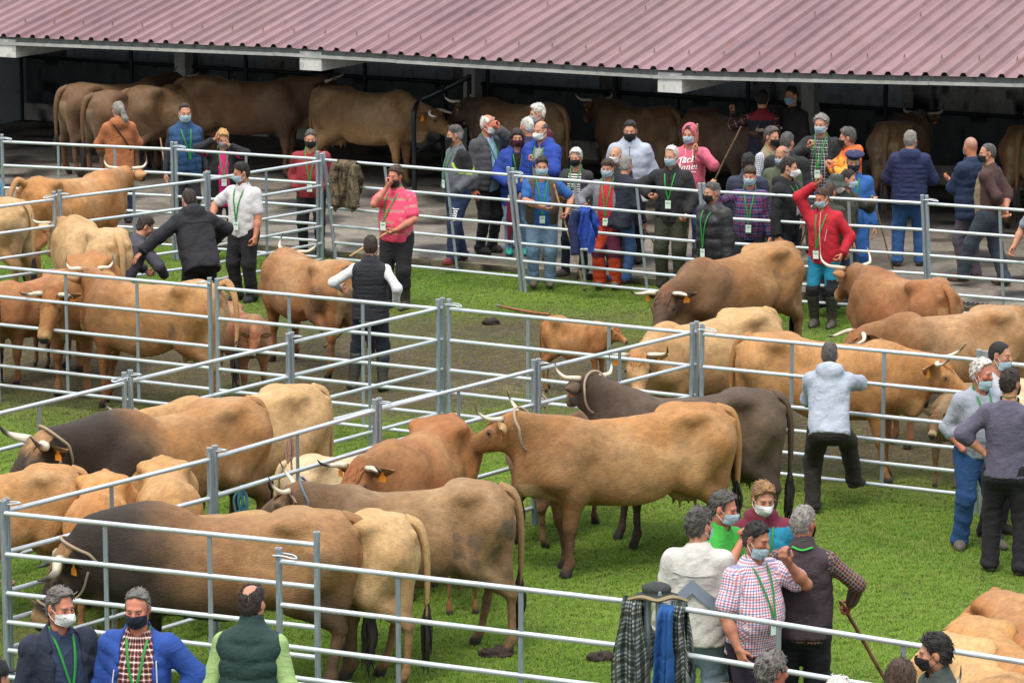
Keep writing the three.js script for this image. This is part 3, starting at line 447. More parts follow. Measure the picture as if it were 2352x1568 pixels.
    if (hfw > -0.1 && hfw < 0.6 && Math.abs(hup) < 0.26 && Math.abs(hzz) < 0.16) {
      c = mix3(c, mix3(b, f, ha), 0.8 * sstep(-0.1, 0.02, hfw));
      if (hup > 0.02 && hfw < 0.14) c = mix3(c, topc, 0.6 * sstep(0.16, 0.02, hfw));
      c = mix3(c, pale, 0.75 * sstep(0.37, 0.43, hfw)); if (hfw > 0.47 && hup > -0.07) c = mix3(c, [0.02, 0.018, 0.018], sstep(0.465, 0.485, hfw));
      const er = Math.hypot(hfw - 0.15, hup - 0.0); if (Math.abs(hzz) > 0.08) c = mix3(c, [0.02, 0.015, 0.012], 0.6 * sstep(0.04, 0.02, er)), c = mix3(c, pale, 0.15 * sstep(0.03, 0.045, er) * sstep(0.075, 0.05, er));
    }
    if (dirt && x < -0.3 && y < 1.1 && y > 0.35) { const q = fbm(x * 4 + sd * 3, y * 4, z * 4) + 0.35 * n2; c = mix3(c, [0.07, 0.058, 0.045], 0.75 * dirt * sstep(0.12, 0.4, q)); }
    const m = 1 + 0.1 * n2 + 0.11 * n3 + 0.14 * fbm(x * 7, y * 7 + sd, z * 7); return [c[0] * m, c[1] * m, c[2] * m];
  });
  { const p = geo.attributes.position, u = new Float32Array(p.count * 2); for (let i = 0; i < p.count; i++) { u[i * 2] = (p.getX(i) + 0.3 * p.getY(i)) * 2.7; u[i * 2 + 1] = (p.getY(i) + p.getZ(i) * 0.9) * 3.4; } geo.setAttribute('uv', new THREE.BufferAttribute(u, 2)); }
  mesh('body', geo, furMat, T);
  // horns, ears, eyes
  const horn = HORNS[o.horn ?? 'up'], hw = (o.hornLen ?? 1) * 0.88;
  for (const e of [-1, 1]) {
    if (o.horn !== 'none' && !calf) {
      const pts = horn.map(([a, u, z]) => HP(a * hw, 0.0 + u * (u > 0.06 ? hw : 1), z * (z > 0.09 ? 0.5 + 0.5 * hw : 1) * e)), rads = bull ? [0.042, 0.038, 0.03, 0.018, 0.005] : [0.025, 0.023, 0.018, 0.011, 0.003];
      const g = tube(pts, rads, 10, 18); const uv = g.attributes.uv, L = Math.max(...Array.from({ length: uv.count }, (_, i) => uv.getY(i)));
      colorBy(g, (x, y, z, i) => { const t = uv.getY(i) / L + 0.05 * noise(x * 30, y * 30, z * 30); return mix3(mix3([0.28, 0.22, 0.13], [0.55, 0.5, 0.38], sstep(0, 0.15, t)), [0.035, 0.03, 0.027], sstep(o.tip ?? 0.62, (o.tip ?? 0.62) + 0.22, t)); });
      mesh('horn', g, hornMat, T);
    }
    // ear: a hollow leaf
    const ep = [], ec = [], ei = [], NU = 9, NV = 7, el = 0.2 * (calf ? 1.05 : 1), dr = o.ear ?? 0;
    const eo = HP(-0.01, -0.015, 0.1 * e), ed = V().addScaledVector(hz, e * 0.95).addScaledVector(hu, -0.12 + dr).addScaledVector(hf, -0.28).normalize(), eu = V().addScaledVector(hu, 1).addScaledVector(ed, -hu.dot(ed)).normalize(), en = V().crossVectors(ed, eu).multiplyScalar(e);
    const fr = en.dot(hf) > 0 ? en : en.clone().negate();
    for (let i = 0; i <= NU; i++) for (let j = 0; j <= NV; j++) { const t = i / NU, q = j / NV * 2 - 1, wd = 0.062 * Math.pow(Math.sin(Math.PI * Math.pow(t * 0.93 + 0.07, 0.75)), 0.8) + 0.008, p = eo.clone().addScaledVector(ed, t * el * hs).addScaledVector(eu, q * wd * hs).addScaledVector(fr, (Math.abs(q) ** 2 * 0.035 - 0.01) * hs * (1 - t * 0.5)); ep.push(p.x, p.y, p.z); const cc = mix3(mix3(b, f, ha * 0.8), Math.abs(q) < 0.55 && t > 0.15 ? mix3(pale, b, 0.3) : [0.03, 0.025, 0.02], Math.abs(q) < 0.55 ? 0.5 : 0.35); ec.push(...cc); }
    for (let i = 0; i < NU; i++) for (let j = 0; j < NV; j++) { const a = i * (NV + 1) + j; ei.push(a, a + 1, a + NV + 1, a + 1, a + NV + 2, a + NV + 1); }
    const eg = new THREE.BufferGeometry(); eg.setAttribute('position', new THREE.Float32BufferAttribute(ep, 3)); eg.setAttribute('color', new THREE.Float32BufferAttribute(ec, 3)); eg.setAttribute('uv', new THREE.Float32BufferAttribute(new Float32Array(ep.length / 3 * 2), 2)); eg.setIndex(ei); eg.computeVertexNormals();
    const ear = mesh('ear', eg, earMat, T);
    if (o.tag !== 0) { // ear tag hangs in the middle of the ear
      const sh = new THREE.Shape(); sh.moveTo(-0.03, -0.06); sh.lineTo(0.03, -0.06); sh.lineTo(0.03, -0.02); sh.lineTo(0.012, 0.0); sh.lineTo(0.01, 0.022); sh.lineTo(-0.01, 0.022); sh.lineTo(-0.012, 0); sh.lineTo(-0.03, -0.02); sh.closePath();
      const tg = new THREE.ExtrudeGeometry(sh, { depth: 0.003, bevelEnabled: false }), M = new THREE.Matrix4(), tp = eo.clone().addScaledVector(ed, el * 0.5 * hs).addScaledVector(fr, 0.012);
      const dn = V(0, 1, 0), fx = fr.clone().setY(0).normalize(), rx2 = V().crossVectors(dn, fx); M.makeBasis(rx2, dn, fx); tg.applyMatrix4(M).translate(tp.x, tp.y - 0.02, tp.z); mesh('ear_tag', tg, plain(o.tagc ?? 0xe08a1e, 0.5), ear);
    }
    const eg2 = sphereLo(HP(0.15, 0.0, 0.108 * e), 0.018 * hs); mesh('eye', eg2, plain(0x0c0806, 0.12), T);
  }
  // poll tuft
  if (o.tuft !== 0) { const tf = [], q = 26; for (let i = 0; i < q; i++) { const z = rr(-0.07, 0.07), a = rr(-0.03, 0.08), p0 = HP(a, 0.045 + rr(0, 0.012), z), p1 = HP(a + 0.05, 0.075, z * 1.1), p2 = HP(a + 0.09 + rr(0, 0.03), 0.06, z * 1.15); tf.push(tube([p0, p1, p2], [0.012, 0.009, 0.002], 5, 4)); } const g = merge(tf); paintGeo(g, mix3(topc, f, ha * 0.7)); mesh('forelock', g, hairMat, T); }
  // tail
  const sw = o.tailSway ?? 0, tl = o.tail ?? 0, tp = tl === 'up' ? [V(-0.8, 1.28, 0), V(-0.93, 1.34, 0), V(-1.05, 1.2, sw * 0.3), V(-1.1, 0.95, sw * 0.6), V(-1.12, 0.72, sw)] : tl === 'curl' ? [V(-0.78, 1.29, 0), V(-0.9, 1.25, 0), V(-0.97, 1.05, sw * 0.4), V(-1.02, 0.9, sw * 0.9), V(-1.05, 0.95, sw * 1.7)] : [V(-0.76, 1.29, 0), V(-0.88, 1.24, 0), V(-0.945, 1.08, sw * 0.2), V(-0.96, 0.8, sw * 0.6), V(-0.95, 0.52, sw)];
  const ts = calf ? 0.8 : 1, tg = tube(tp, [0.05 * ts, 0.045 * ts, 0.036 * ts, 0.028 * ts, 0.018], 10, 24); colorBy(tg, (x, y, z) => { const m = 1 + 0.15 * noise(x * 30, y * 30, z * 30), c = mix3(mix3(b, pale, 0.15), f, (1.2 - y) * 0.3); return [c[0] * m, c[1] * m, c[2] * m]; });
  const tail = mesh('tail', tg, furMat, T);
  const e0 = tp[tp.length - 1], ed0 = e0.clone().sub(tp[tp.length - 2]).normalize(), hair = []; const gd = o.tail === 'curl' ? 0.7 : 0;
  for (let i = 0; i < 26; i++) { const s0 = e0.clone().addScaledVector(ed0, rr(-0.14, 0.02)).add(V(rr(-0.014, 0.014), 0, rr(-0.014, 0.014))), l = rr(0.3, 0.48) * ts * (calf ? 0.6 : 1), d2 = ed0.clone().multiplyScalar(1 - 0.2).add(V(0, -0.5 + gd, 0)).normalize(); const m = s0.clone().addScaledVector(d2, l * 0.5).add(V(rr(-0.04, 0.04), 0, rr(-0.04, 0.04))), p3 = s0.clone().addScaledVector(d2, l).add(V(rr(-0.04, 0.04), 0, rr(-0.04, 0.04))); hair.push(tube([s0, m, p3], [0.011, 0.014, 0.002], 5, 5)); }
  const hg = merge(hair); paintGeo(hg, calf ? lin(C.brown) : [0.018, 0.013, 0.011]); mesh('tail_switch', hg, hairMat, tail);
  // rope halter
  if (o.rope) {
    const rc = plain(o.ropec ?? 0x9a8a74, 0.95), P = [];
    for (let i = 0; i <= 20; i++) { const q = i / 20 * Math.PI * 2, cc = HP(-0.07, -0.07, 0), nn = nd.clone().multiplyScalar(-0.03); P.push(cc.clone().add(nn).addScaledVector(hu, Math.cos(q) * 0.175 * nb).addScaledVector(hz, Math.sin(q) * 0.135 * nb).addScaledVector(hf, -0.03 - 0.1 * (Math.cos(q) < 0 ? Math.cos(q) * -1 : 0) * -1)); }
    mesh('rope_halter', tube(P, [0.011], 6, 60), rc, T);
    if (o.rope === 2) { const Q = []; for (let i = 0; i <= 16; i++) { const q = i / 16 * Math.PI * 2; Q.push(HP(0.33, -0.032 + Math.cos(q) * 0.09, Math.sin(q) * 0.078)); } mesh('noseband', tube(Q, [0.01], 6, 40), rc, T); for (const e of [-1, 1]) mesh('cheek_rope', tube([HP(0.33, -0.08, 0.07 * e), HP(0.16, -0.16, 0.1 * e), HP(0.0, -0.14, 0.12 * e)], [0.01], 6, 14), rc, T); }
  }
  T.updateMatrixWorld(true);
  return { T, poll: T.localToWorld(HP(0, 0, 0)), chin: T.localToWorld(HP(0.33, -0.12, 0)) };
}
const earMat = new THREE.MeshStandardMaterial({ color: 0xffffff, vertexColors: true, roughness: 0.85, side: THREE.DoubleSide });
// --- front pens
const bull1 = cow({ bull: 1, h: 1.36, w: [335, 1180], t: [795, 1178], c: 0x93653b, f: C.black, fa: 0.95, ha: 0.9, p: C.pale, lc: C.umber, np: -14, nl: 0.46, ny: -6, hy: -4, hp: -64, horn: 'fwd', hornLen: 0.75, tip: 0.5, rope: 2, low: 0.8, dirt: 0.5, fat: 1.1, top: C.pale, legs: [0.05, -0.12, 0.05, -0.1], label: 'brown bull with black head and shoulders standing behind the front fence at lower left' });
cow({ h: 1.3, w: [690, 1180], t: [938, 1186], c: C.pale, f: C.brown, fa: 0.45, np: 8, hp: -50, horn: 'up', legs: [0, 0.1, -0.06, 0.16], dirt: 0.45, label: 'light tan cow with a pale rump just behind the brown bull, tail hanging' });
cow({ h: 1.34, w: [845, 1120], t: [1155, 1112], c: 0x98714a, f: C.umber, fa: 0.55, ha: 0.75, p: C.cream, lc: C.grey, np: 22, nl: 0.44, ny: 8, hy: 18, hp: -32, horn: 'up', rope: 1, ropec: 0x60707a, dirt: 0.9, legs: [0, 0, -0.12, 0.1], top: C.brown, label: 'grey-brown cow with muddy hindquarters and dark horn tips facing left in the grass pen' });
cow({ h: 1.32, w: [905, 1015], t: [1040, 952], c: 0xa2632f, f: C.brown, fa: 0.3, p: C.pale, np: 8, ny: 10, hy: 8, hp: -48, horn: 'wide', hornLen: 0.85, tip: 0.45, dirt: 0.4, label: 'orange-red cow with lowered horned head and a pale stripe down its back' });
cow({ calf: 1, h: 0.92, w: [1060, 1155], dir: -82, c: C.orange, f: C.brown, fa: 0.1, np: 10, tag: 0, la: 0.1, label: 'small orange calf of which only two legs show behind the grey-brown cow' });
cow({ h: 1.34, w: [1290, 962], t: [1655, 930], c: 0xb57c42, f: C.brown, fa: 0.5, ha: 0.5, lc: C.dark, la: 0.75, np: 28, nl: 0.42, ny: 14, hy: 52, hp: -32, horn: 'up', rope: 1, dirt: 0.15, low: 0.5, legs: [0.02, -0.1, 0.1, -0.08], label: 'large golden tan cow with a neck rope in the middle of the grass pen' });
cow({ h: 1.34, w: [1465, 905], t: [1780, 900], c: 0x4d3a2c, f: C.umber, fa: 0.5, ha: 0.7, p: 0x8f745c, lc: C.umber, np: 34, ny: 30, hy: 75, hp: -25, horn: 'wide', rope: 1, top: C.umber, dirt: 0.2, legs: [0.0, 0.1, 0, 0.1], lift: [0, 0], label: 'dark chocolate-brown cow with wide horns behind the golden tan cow' });
cow({ h: 1.02, t: [1212, 1000], dir: 62, c: C.brown, f: C.dark, fa: 0.3, np: 5, tag: 0, horn: 'short', la: 0.2, label: 'young brown heifer half hidden behind the golden tan cow, hind legs showing' });
// --- left pen between the slanting fences
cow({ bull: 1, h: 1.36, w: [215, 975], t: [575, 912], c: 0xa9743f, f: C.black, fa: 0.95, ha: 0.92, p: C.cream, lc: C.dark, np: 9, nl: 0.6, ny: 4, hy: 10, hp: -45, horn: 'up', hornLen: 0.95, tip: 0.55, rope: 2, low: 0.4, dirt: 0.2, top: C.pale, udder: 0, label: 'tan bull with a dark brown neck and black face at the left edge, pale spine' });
cow({ h: 1.33, w: [440, 918], t: [725, 884], c: C.pale, f: C.tan, fa: 0.3, p: C.cream, np: 8, hp: -40, dirt: 0.35, horn: 'up', label: 'pale tan cow whose rump shows behind the dark-necked bull' });
cow({ h: 0.9, t: [662, 1056], w: [900, 1036], c: C.cream, f: C.pale, fa: 0.2, p: 0xe2cbb0, np: -10, hp: -45, horn: 'short', dirt: 0.05, label: 'cream coloured heifer behind the slanting fence and the orange-red cow' });
cow({ h: 1.2, w: [-70, 1085], t: [172, 1072], c: 0xbc8650, f: C.tan, fa: 0.2, p: C.cream, np: 5, hp: -45, dirt: 0.3, label: 'tan cow at the left edge with its rump beside the three small backs' });
cow({ h: 1.14, w: [222, 1135], t: [242, 1080], c: 0xc1833f, f: C.orange, fa: 0.3, np: -16, ny: -8, hp: -60, horn: 'short', hornLen: 1.5, dirt: 0.1, label: 'orange-tan cow facing the camera, horns just above the front rail' });
cow({ h: 1.14, w: [390, 1105], t: [372, 1048], c: 0xc08a50, f: C.tan, fa: 0.2, np: -25, ny: -5, hp: -65, horn: 'short', hornLen: 1.5, dirt: 0.1, label: 'fawn cow with lowered head facing the camera beside the orange-tan cow' });
// --- middle left pen
cow({ h: 1.3, w: [175, 402], t: [58, 418], c: 0xb57a3f, f: C.orange, fa: 0.3, np: 18, ny: -12, hp: -25, hy: -50, horn: 'wide', tail: 'up', dirt: 0.3, label: 'golden cow with tall white horns turned away beside the back fence' });
cow({ h: 1.25, w: [-80, 452], t: [52, 462], c: C.pale, f: C.tan, fa: 0.2, np: 10, dirt: 0.5, tail: 0, label: 'pale cow cut off by the left edge, rump behind a slanting fence panel' });
cow({ h: 1.26, t: [268, 538], dir: 118, c: C.pale, f: C.tan, fa: 0.2, p: C.cream, np: 4, hp: -50, dirt: 0.5, label: 'pale tan cow seen from behind beside the two men bending over' });
cow({ h: 1.32, w: [163, 622], t: [152, 590], dir: -94, fix: 1, c: 0xad7138, f: C.brown, fa: 0.25, p: C.pale, np: 4, ny: 10, hy: 14, hp: -56, horn: 'wide', hornLen: 0.85, tip: 0.45, rope: 0, dirt: 0.05, la: 0.3, label: 'orange-brown cow looking straight at the camera over the middle fence' });
cow({ h: 1.1, w: [20, 648], dir: -125, c: C.orange, f: C.tan, fa: 0.5, np: -5, ny: 20, hp: -55, horn: 'short', tag: 0, dirt: 0.1, label: 'pale-faced young cow behind the camera-facing cow at the left edge' });
cow({ calf: 1, h: 0.84, w: [98, 668], dir: -130, c: C.red, f: C.brown, fa: 0.2, np: 8, ny: 10, hp: -35, tag: 0, label: 'red calf with its face beside the camera-facing cow' });
cow({ h: 1.34, w: [285, 640], t: [498, 655], c: 0xb07a44, f: C.red, fa: 0.45, p: C.cream, np: 22, ny: 42, hy: 62, hp: -22, hornLen: 0.8, horn: 'wide', tail: 'up', tailSway: -0.2, dirt: 0.75, la: 0.2, legs: [0, 0.1, -0.15, 0.12], label: 'large tan cow with muddy rump and raised tail behind the middle fence, head turned away' });
cow({ calf: 1, h: 0.95, w: [580, 722], t: [512, 692], c: C.red, f: C.brown, fa: 0.15, np: -2, ny: 18, hy: 30, hp: -38, tag: 0, la: 0.25, label: 'red-brown calf nosing to the right under the middle fence' });
cow({ h: 1.24, t: [792, 612], dir: 124, c: 0xa36a34, f: C.red, fa: 0.35, np: 6, ny: 45, hy: 75, hp: -20, horn: 'wide', dirt: 0.7, tail: 'up', tailSway: 0.1, label: 'orange-brown cow touched on the rump by the man in the padded vest' });
cow({ h: 1.25, w: [-150, 650], t: [-32, 640], c: C.umber, f: C.black, fa: 0.3, np: 10, tag: 0, label: 'dark brown cow of which only the rump shows at the left edge' });
// --- middle right pen
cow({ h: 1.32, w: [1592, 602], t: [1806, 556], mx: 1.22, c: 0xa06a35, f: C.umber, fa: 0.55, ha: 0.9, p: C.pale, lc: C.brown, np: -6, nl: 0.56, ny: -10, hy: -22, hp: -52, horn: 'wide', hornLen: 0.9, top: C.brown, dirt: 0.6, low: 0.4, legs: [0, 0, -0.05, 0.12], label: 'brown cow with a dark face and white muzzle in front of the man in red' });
cow({ h: 1.3, w: [1530, 745], t: [1762, 707], c: C.pale, f: C.tan, fa: 0.25, p: C.cream, np: -4, ny: -20, hy: -48, hp: -45, horn: 'up', top: C.tan, dirt: 0.3, label: 'pale cow with an orange forehead behind the triple posts' });
cow({ calf: 1, h: 0.8, w: [1365, 736], t: [1255, 728], c: 0xa5672f, f: C.red, fa: 0.1, p: C.pale, np: 10, ny: 6, hp: -25, tagc: 0xe08a1e, legs: [0, 0.05, -0.16, 0.0], la: 0.05, label: 'small fawn calf walking to the right across the trodden middle pen' });
cow({ h: 1.33, w: [2020, 785], t: [1718, 766], c: 0xb37a41, f: C.tan, fa: 0.25, p: C.pale, np: 2, hp: -38, ny: -4, horn: 'wide', dirt: 0.35, legs: [0.0, 0.1, 0.05, -0.1], label: 'long golden cow standing behind the man in the grey hoodie, facing right' });
cow({ h: 1.3, w: [2030, 622], t: [2172, 656], c: 0x9a5c2c, f: C.dark, fa: 0.25, ha: 0.35, p: C.pale, np: 12, ny: 10, hy: 8, hp: -40, horn: 'up', hornLen: 1.25, tip: 0.85, tagc: 0xd9cf8a, dirt: 0.3, label: 'red-brown cow with large white horns beside the man in red' });
cow({ h: 1.32, w: [2085, 722], t: [2342, 706], c: 0xa36c3a, f: C.brown, fa: 0.5, ha: 0.4, np: 4, ny: -4, hp: -40, horn: 'fwd', dirt: 0.2, label: 'brown cow with small dark-tipped horns at the right edge behind the long golden cow' });
cow({ h: 1.2, w: [2400, 905], t: [2330, 870], c: C.cream, f: C.tan, fa: 0.1, np: 0, horn: 'short', tag: 0, label: 'cream cow just behind the two talking men at the right edge' });
cow({ calf: 1, h: 0.9, w: [2180, 905], t: [2240, 880], c: C.grey, f: C.dark, fa: 0.1, np: 0, tag: 0, label: 'small calf standing behind the head of the long golden cow' });
// --- lower right corner
cow({ h: 1.28, w: [2400, 1440], t: [2285, 1353], c: 0xa8692f, f: C.orange, fa: 0.2, np: 0, dirt: 0.1, label: 'golden cow with its back toward the right edge, farthest of the three at lower right' });
cow({ h: 1.28, w: [2340, 1490], t: [2218, 1412], c: 0xb9803f, f: C.orange, fa: 0.2, np: 0, dirt: 0.1, label: 'golden cow between the two others at lower right' });
cow({ h: 1.28, w: [2290, 1530], t: [2170, 1452], c: 0xcb9c62, f: C.orange, fa: 0.3, np: 0, dirt: 0.25, label: 'mottled light cow nearest the front fence at lower right' });
cow({ h: 1.24, w: [1680, 1590], t: [1560, 1590], c: C.brown, f: C.black, fa: 0.3, ha: 0.05, np: 22, ny: -20, hy: -60, hp: -20, horn: 'up', top: C.red, label: 'brown cow with pale horns at the bottom edge before the man in the plaid shirt' });
// --- in the barn
const bc = { g: SLAB, cell: 0.032, dirt: 0.5, dim: 0.5 };  // dim puts the shade of the barn into these coat colours
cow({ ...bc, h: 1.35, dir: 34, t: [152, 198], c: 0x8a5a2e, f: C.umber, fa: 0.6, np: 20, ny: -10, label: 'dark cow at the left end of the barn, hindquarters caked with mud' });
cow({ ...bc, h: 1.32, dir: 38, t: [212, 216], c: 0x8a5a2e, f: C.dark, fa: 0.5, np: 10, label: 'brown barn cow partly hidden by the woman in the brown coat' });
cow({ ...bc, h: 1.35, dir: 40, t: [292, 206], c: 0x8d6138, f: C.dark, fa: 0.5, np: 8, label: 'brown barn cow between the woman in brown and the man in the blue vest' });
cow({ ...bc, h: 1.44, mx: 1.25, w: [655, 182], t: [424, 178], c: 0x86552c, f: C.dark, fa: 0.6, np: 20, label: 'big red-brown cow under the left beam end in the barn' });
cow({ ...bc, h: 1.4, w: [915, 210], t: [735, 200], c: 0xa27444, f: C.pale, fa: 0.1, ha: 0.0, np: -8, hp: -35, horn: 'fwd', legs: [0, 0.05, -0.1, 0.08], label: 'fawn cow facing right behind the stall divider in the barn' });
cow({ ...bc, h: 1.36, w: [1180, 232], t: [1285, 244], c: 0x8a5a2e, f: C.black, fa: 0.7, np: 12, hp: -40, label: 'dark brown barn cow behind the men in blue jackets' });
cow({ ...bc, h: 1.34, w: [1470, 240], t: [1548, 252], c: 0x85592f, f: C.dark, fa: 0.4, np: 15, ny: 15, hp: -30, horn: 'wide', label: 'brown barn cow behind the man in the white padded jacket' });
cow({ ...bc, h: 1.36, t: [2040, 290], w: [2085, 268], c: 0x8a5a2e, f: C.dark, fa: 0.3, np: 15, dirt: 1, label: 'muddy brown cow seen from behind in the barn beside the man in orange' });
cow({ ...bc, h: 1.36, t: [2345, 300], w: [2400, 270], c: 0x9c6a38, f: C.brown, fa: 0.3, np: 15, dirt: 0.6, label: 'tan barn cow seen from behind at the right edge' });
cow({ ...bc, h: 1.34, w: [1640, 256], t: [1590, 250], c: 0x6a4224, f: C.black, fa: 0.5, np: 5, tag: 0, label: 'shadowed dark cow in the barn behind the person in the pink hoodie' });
// ================================================================ people
const bands = (list, t) => { for (const [a, b, c] of list) if (t >= a && t < b) return c; return null; };
function plaid(base, bx, by = bx, over = 0.55) {   // woven check: stripes over warp and weft
  const B = lin(base);
  return tex(128, (x, y) => { let c = B; const h = bands(bx, x), v = bands(by, y); if (h) c = mix3(c, lin(h), over); if (v) c = mix3(c, lin(v), over); const w = ((Math.floor(x * 128) + Math.floor(y * 128)) % 4) / 60; const q = new THREE.Color(c[0], c[1], c[2]).convertLinearToSRGB(); return [q.r - w, q.g - w, q.b - w]; });
}
const PAT = {
  redblue: [plaid(0xe9e6ea, [[0.05, 0.3, '#c23048'], [0.55, 0.8, '#34508f']], undefined, 0.62), 26],
  maroon: [plaid(0x9d4438, [[0, 0.2, '#14121c'], [0.32, 0.36, '#f2efe8'], [0.5, 0.7, '#1c1a28'], [0.8, 0.92, '#f0ece6']], undefined, 0.7), 14],
  purple: [plaid(0x2c3566, [[0, 0.18, '#7a1f3c'], [0.3, 0.34, '#7fb4d8'], [0.5, 0.7, '#1a1f3f'], [0.82, 0.86, '#d04a66']], undefined, 0.6), 13],
  bw: [plaid(0x23282b, [[0, 0.1, '#d5d9d4'], [0.4, 0.5, '#0c0e10'], [0.6, 0.66, '#c8d0cc']], undefined, 0.6), 13],
  orange: [plaid(0x2b2f42, [[0, 0.14, '#b5763c'], [0.5, 0.62, '#9c8a78']], undefined, 0.65), 20],
  wine: [plaid(0x3c1a22, [[0, 0.1, '#c8a890'], [0.5, 0.6, '#1a1216']], undefined, 0.55), 10],
  check: [plaid(0xd9dde2, [[0, 0.5, '#3c4a66']], undefined, 0.5), 40],
  greenplaid: [plaid(0x9aa39a, [[0, 0.35, '#16281e'], [0.5, 0.62, '#23303f'], [0.75, 0.9, '#141c18']], undefined, 0.75), 9],
  camo: [tex(128, (x, y) => { const a = tn(x, y, 5, 60) * 0.6 + tn(x, y, 12, 61) * 0.4; return a > 0.62 ? [0.16, 0.14, 0.11] : a > 0.5 ? [0.34, 0.28, 0.2] : a > 0.38 ? [0.27, 0.27, 0.19] : [0.42, 0.36, 0.27]; }), 3],
  stripes: [tex(64, (x, y) => (y % 0.5 < 0.22 ? [0.88, 0.87, 0.86] : [0.09, 0.09, 0.1])), 16],
  polo: [tex(128, (x, y) => { const t = y % 1; return t < 0.1 ? [0.55, 0.52, 0.36] : t < 0.14 || (t > 0.92) ? [0.85, 0.5, 0.55] : [0.88, 0.3, 0.42]; }), 7.5],
};
function patMat(name) { const k = 'pat' + name; if (mats[k]) return mats[k]; const [t, s] = PAT[name]; const q = t.clone(); q.repeat.set(s, s); q.needsUpdate = true; return mats[k] = new THREE.MeshStandardMaterial({ map: q, roughness: 0.85, bumpMap: clothBump, bumpScale: 0.012, side: THREE.DoubleSide }); }
function ik(A, B, l1, l2, pole) {
  const d = B.clone().sub(A); let L = d.length(); const max = (l1 + l2) * 0.995; if (L > max) { B = A.clone().addScaledVector(d, max / L); L = max; }
  d.normalize(); const a = (l1 * l1 - l2 * l2 + L * L) / (2 * L), h = Math.sqrt(Math.max(0, l1 * l1 - a * a)), p = pole.clone().addScaledVector(d, -pole.dot(d)).normalize();
  return [A.clone().addScaledVector(d, a).addScaledVector(p, h), B];
}
const ARM = {   // wrist target for the left arm (x mirrored for the right), elbow pole, hand curl
  down: [[0.27, 0.83, 0.03], [0.3, 0, -1], 0.35], hang: [[0.25, 0.81, 0.06], [0.4, 0, -1], 0.4], pocket: [[0.19, 0.95, 0.11], [0.55, 0, -1], -1],
  fold: [[-0.08, 1.2, 0.22], [1, -0.6, -0.1], 0.5], behind: [[0.03, 0.93, -0.2], [1, 0, -0.5], 0.5], mouth: [[0.05, 1.5, 0.19], [0.7, -1, 0.2], 0.9],
  front: [[0.14, 1.1, 0.3], [0.7, -0.6, -0.3], 1.1], hip: [[0.19, 1.02, -0.02], [1, 0, -0.3], 0.9], rail: [[0.05, 1.2, 0.36], [1, -0.4, 0], 0.6], none: [[0.22, 0.9, 0.05], [0.3, 0, -1], -1],
};
const MASK = { surg: 0xb4d0dd, white: 0xe4e6e6, ffp: 0xeceded, black: 0x14151a, navy: 0x1a2034, maroon: 0x571a2c, gray: 0xaab2bc, flower: 0xb0a8bc, dull: 0x86acc0 };
const HAIR = { black: 0x15120f, dark: 0x241c17, brown: 0x3b2b1f, grey: 0x77756f, darkgrey: 0x45423f, white: 0xb9b6b0, light: 0x7d5f3d, blond: 0xa98250, salt: 0x5c5955 };
const peopleOut = [];
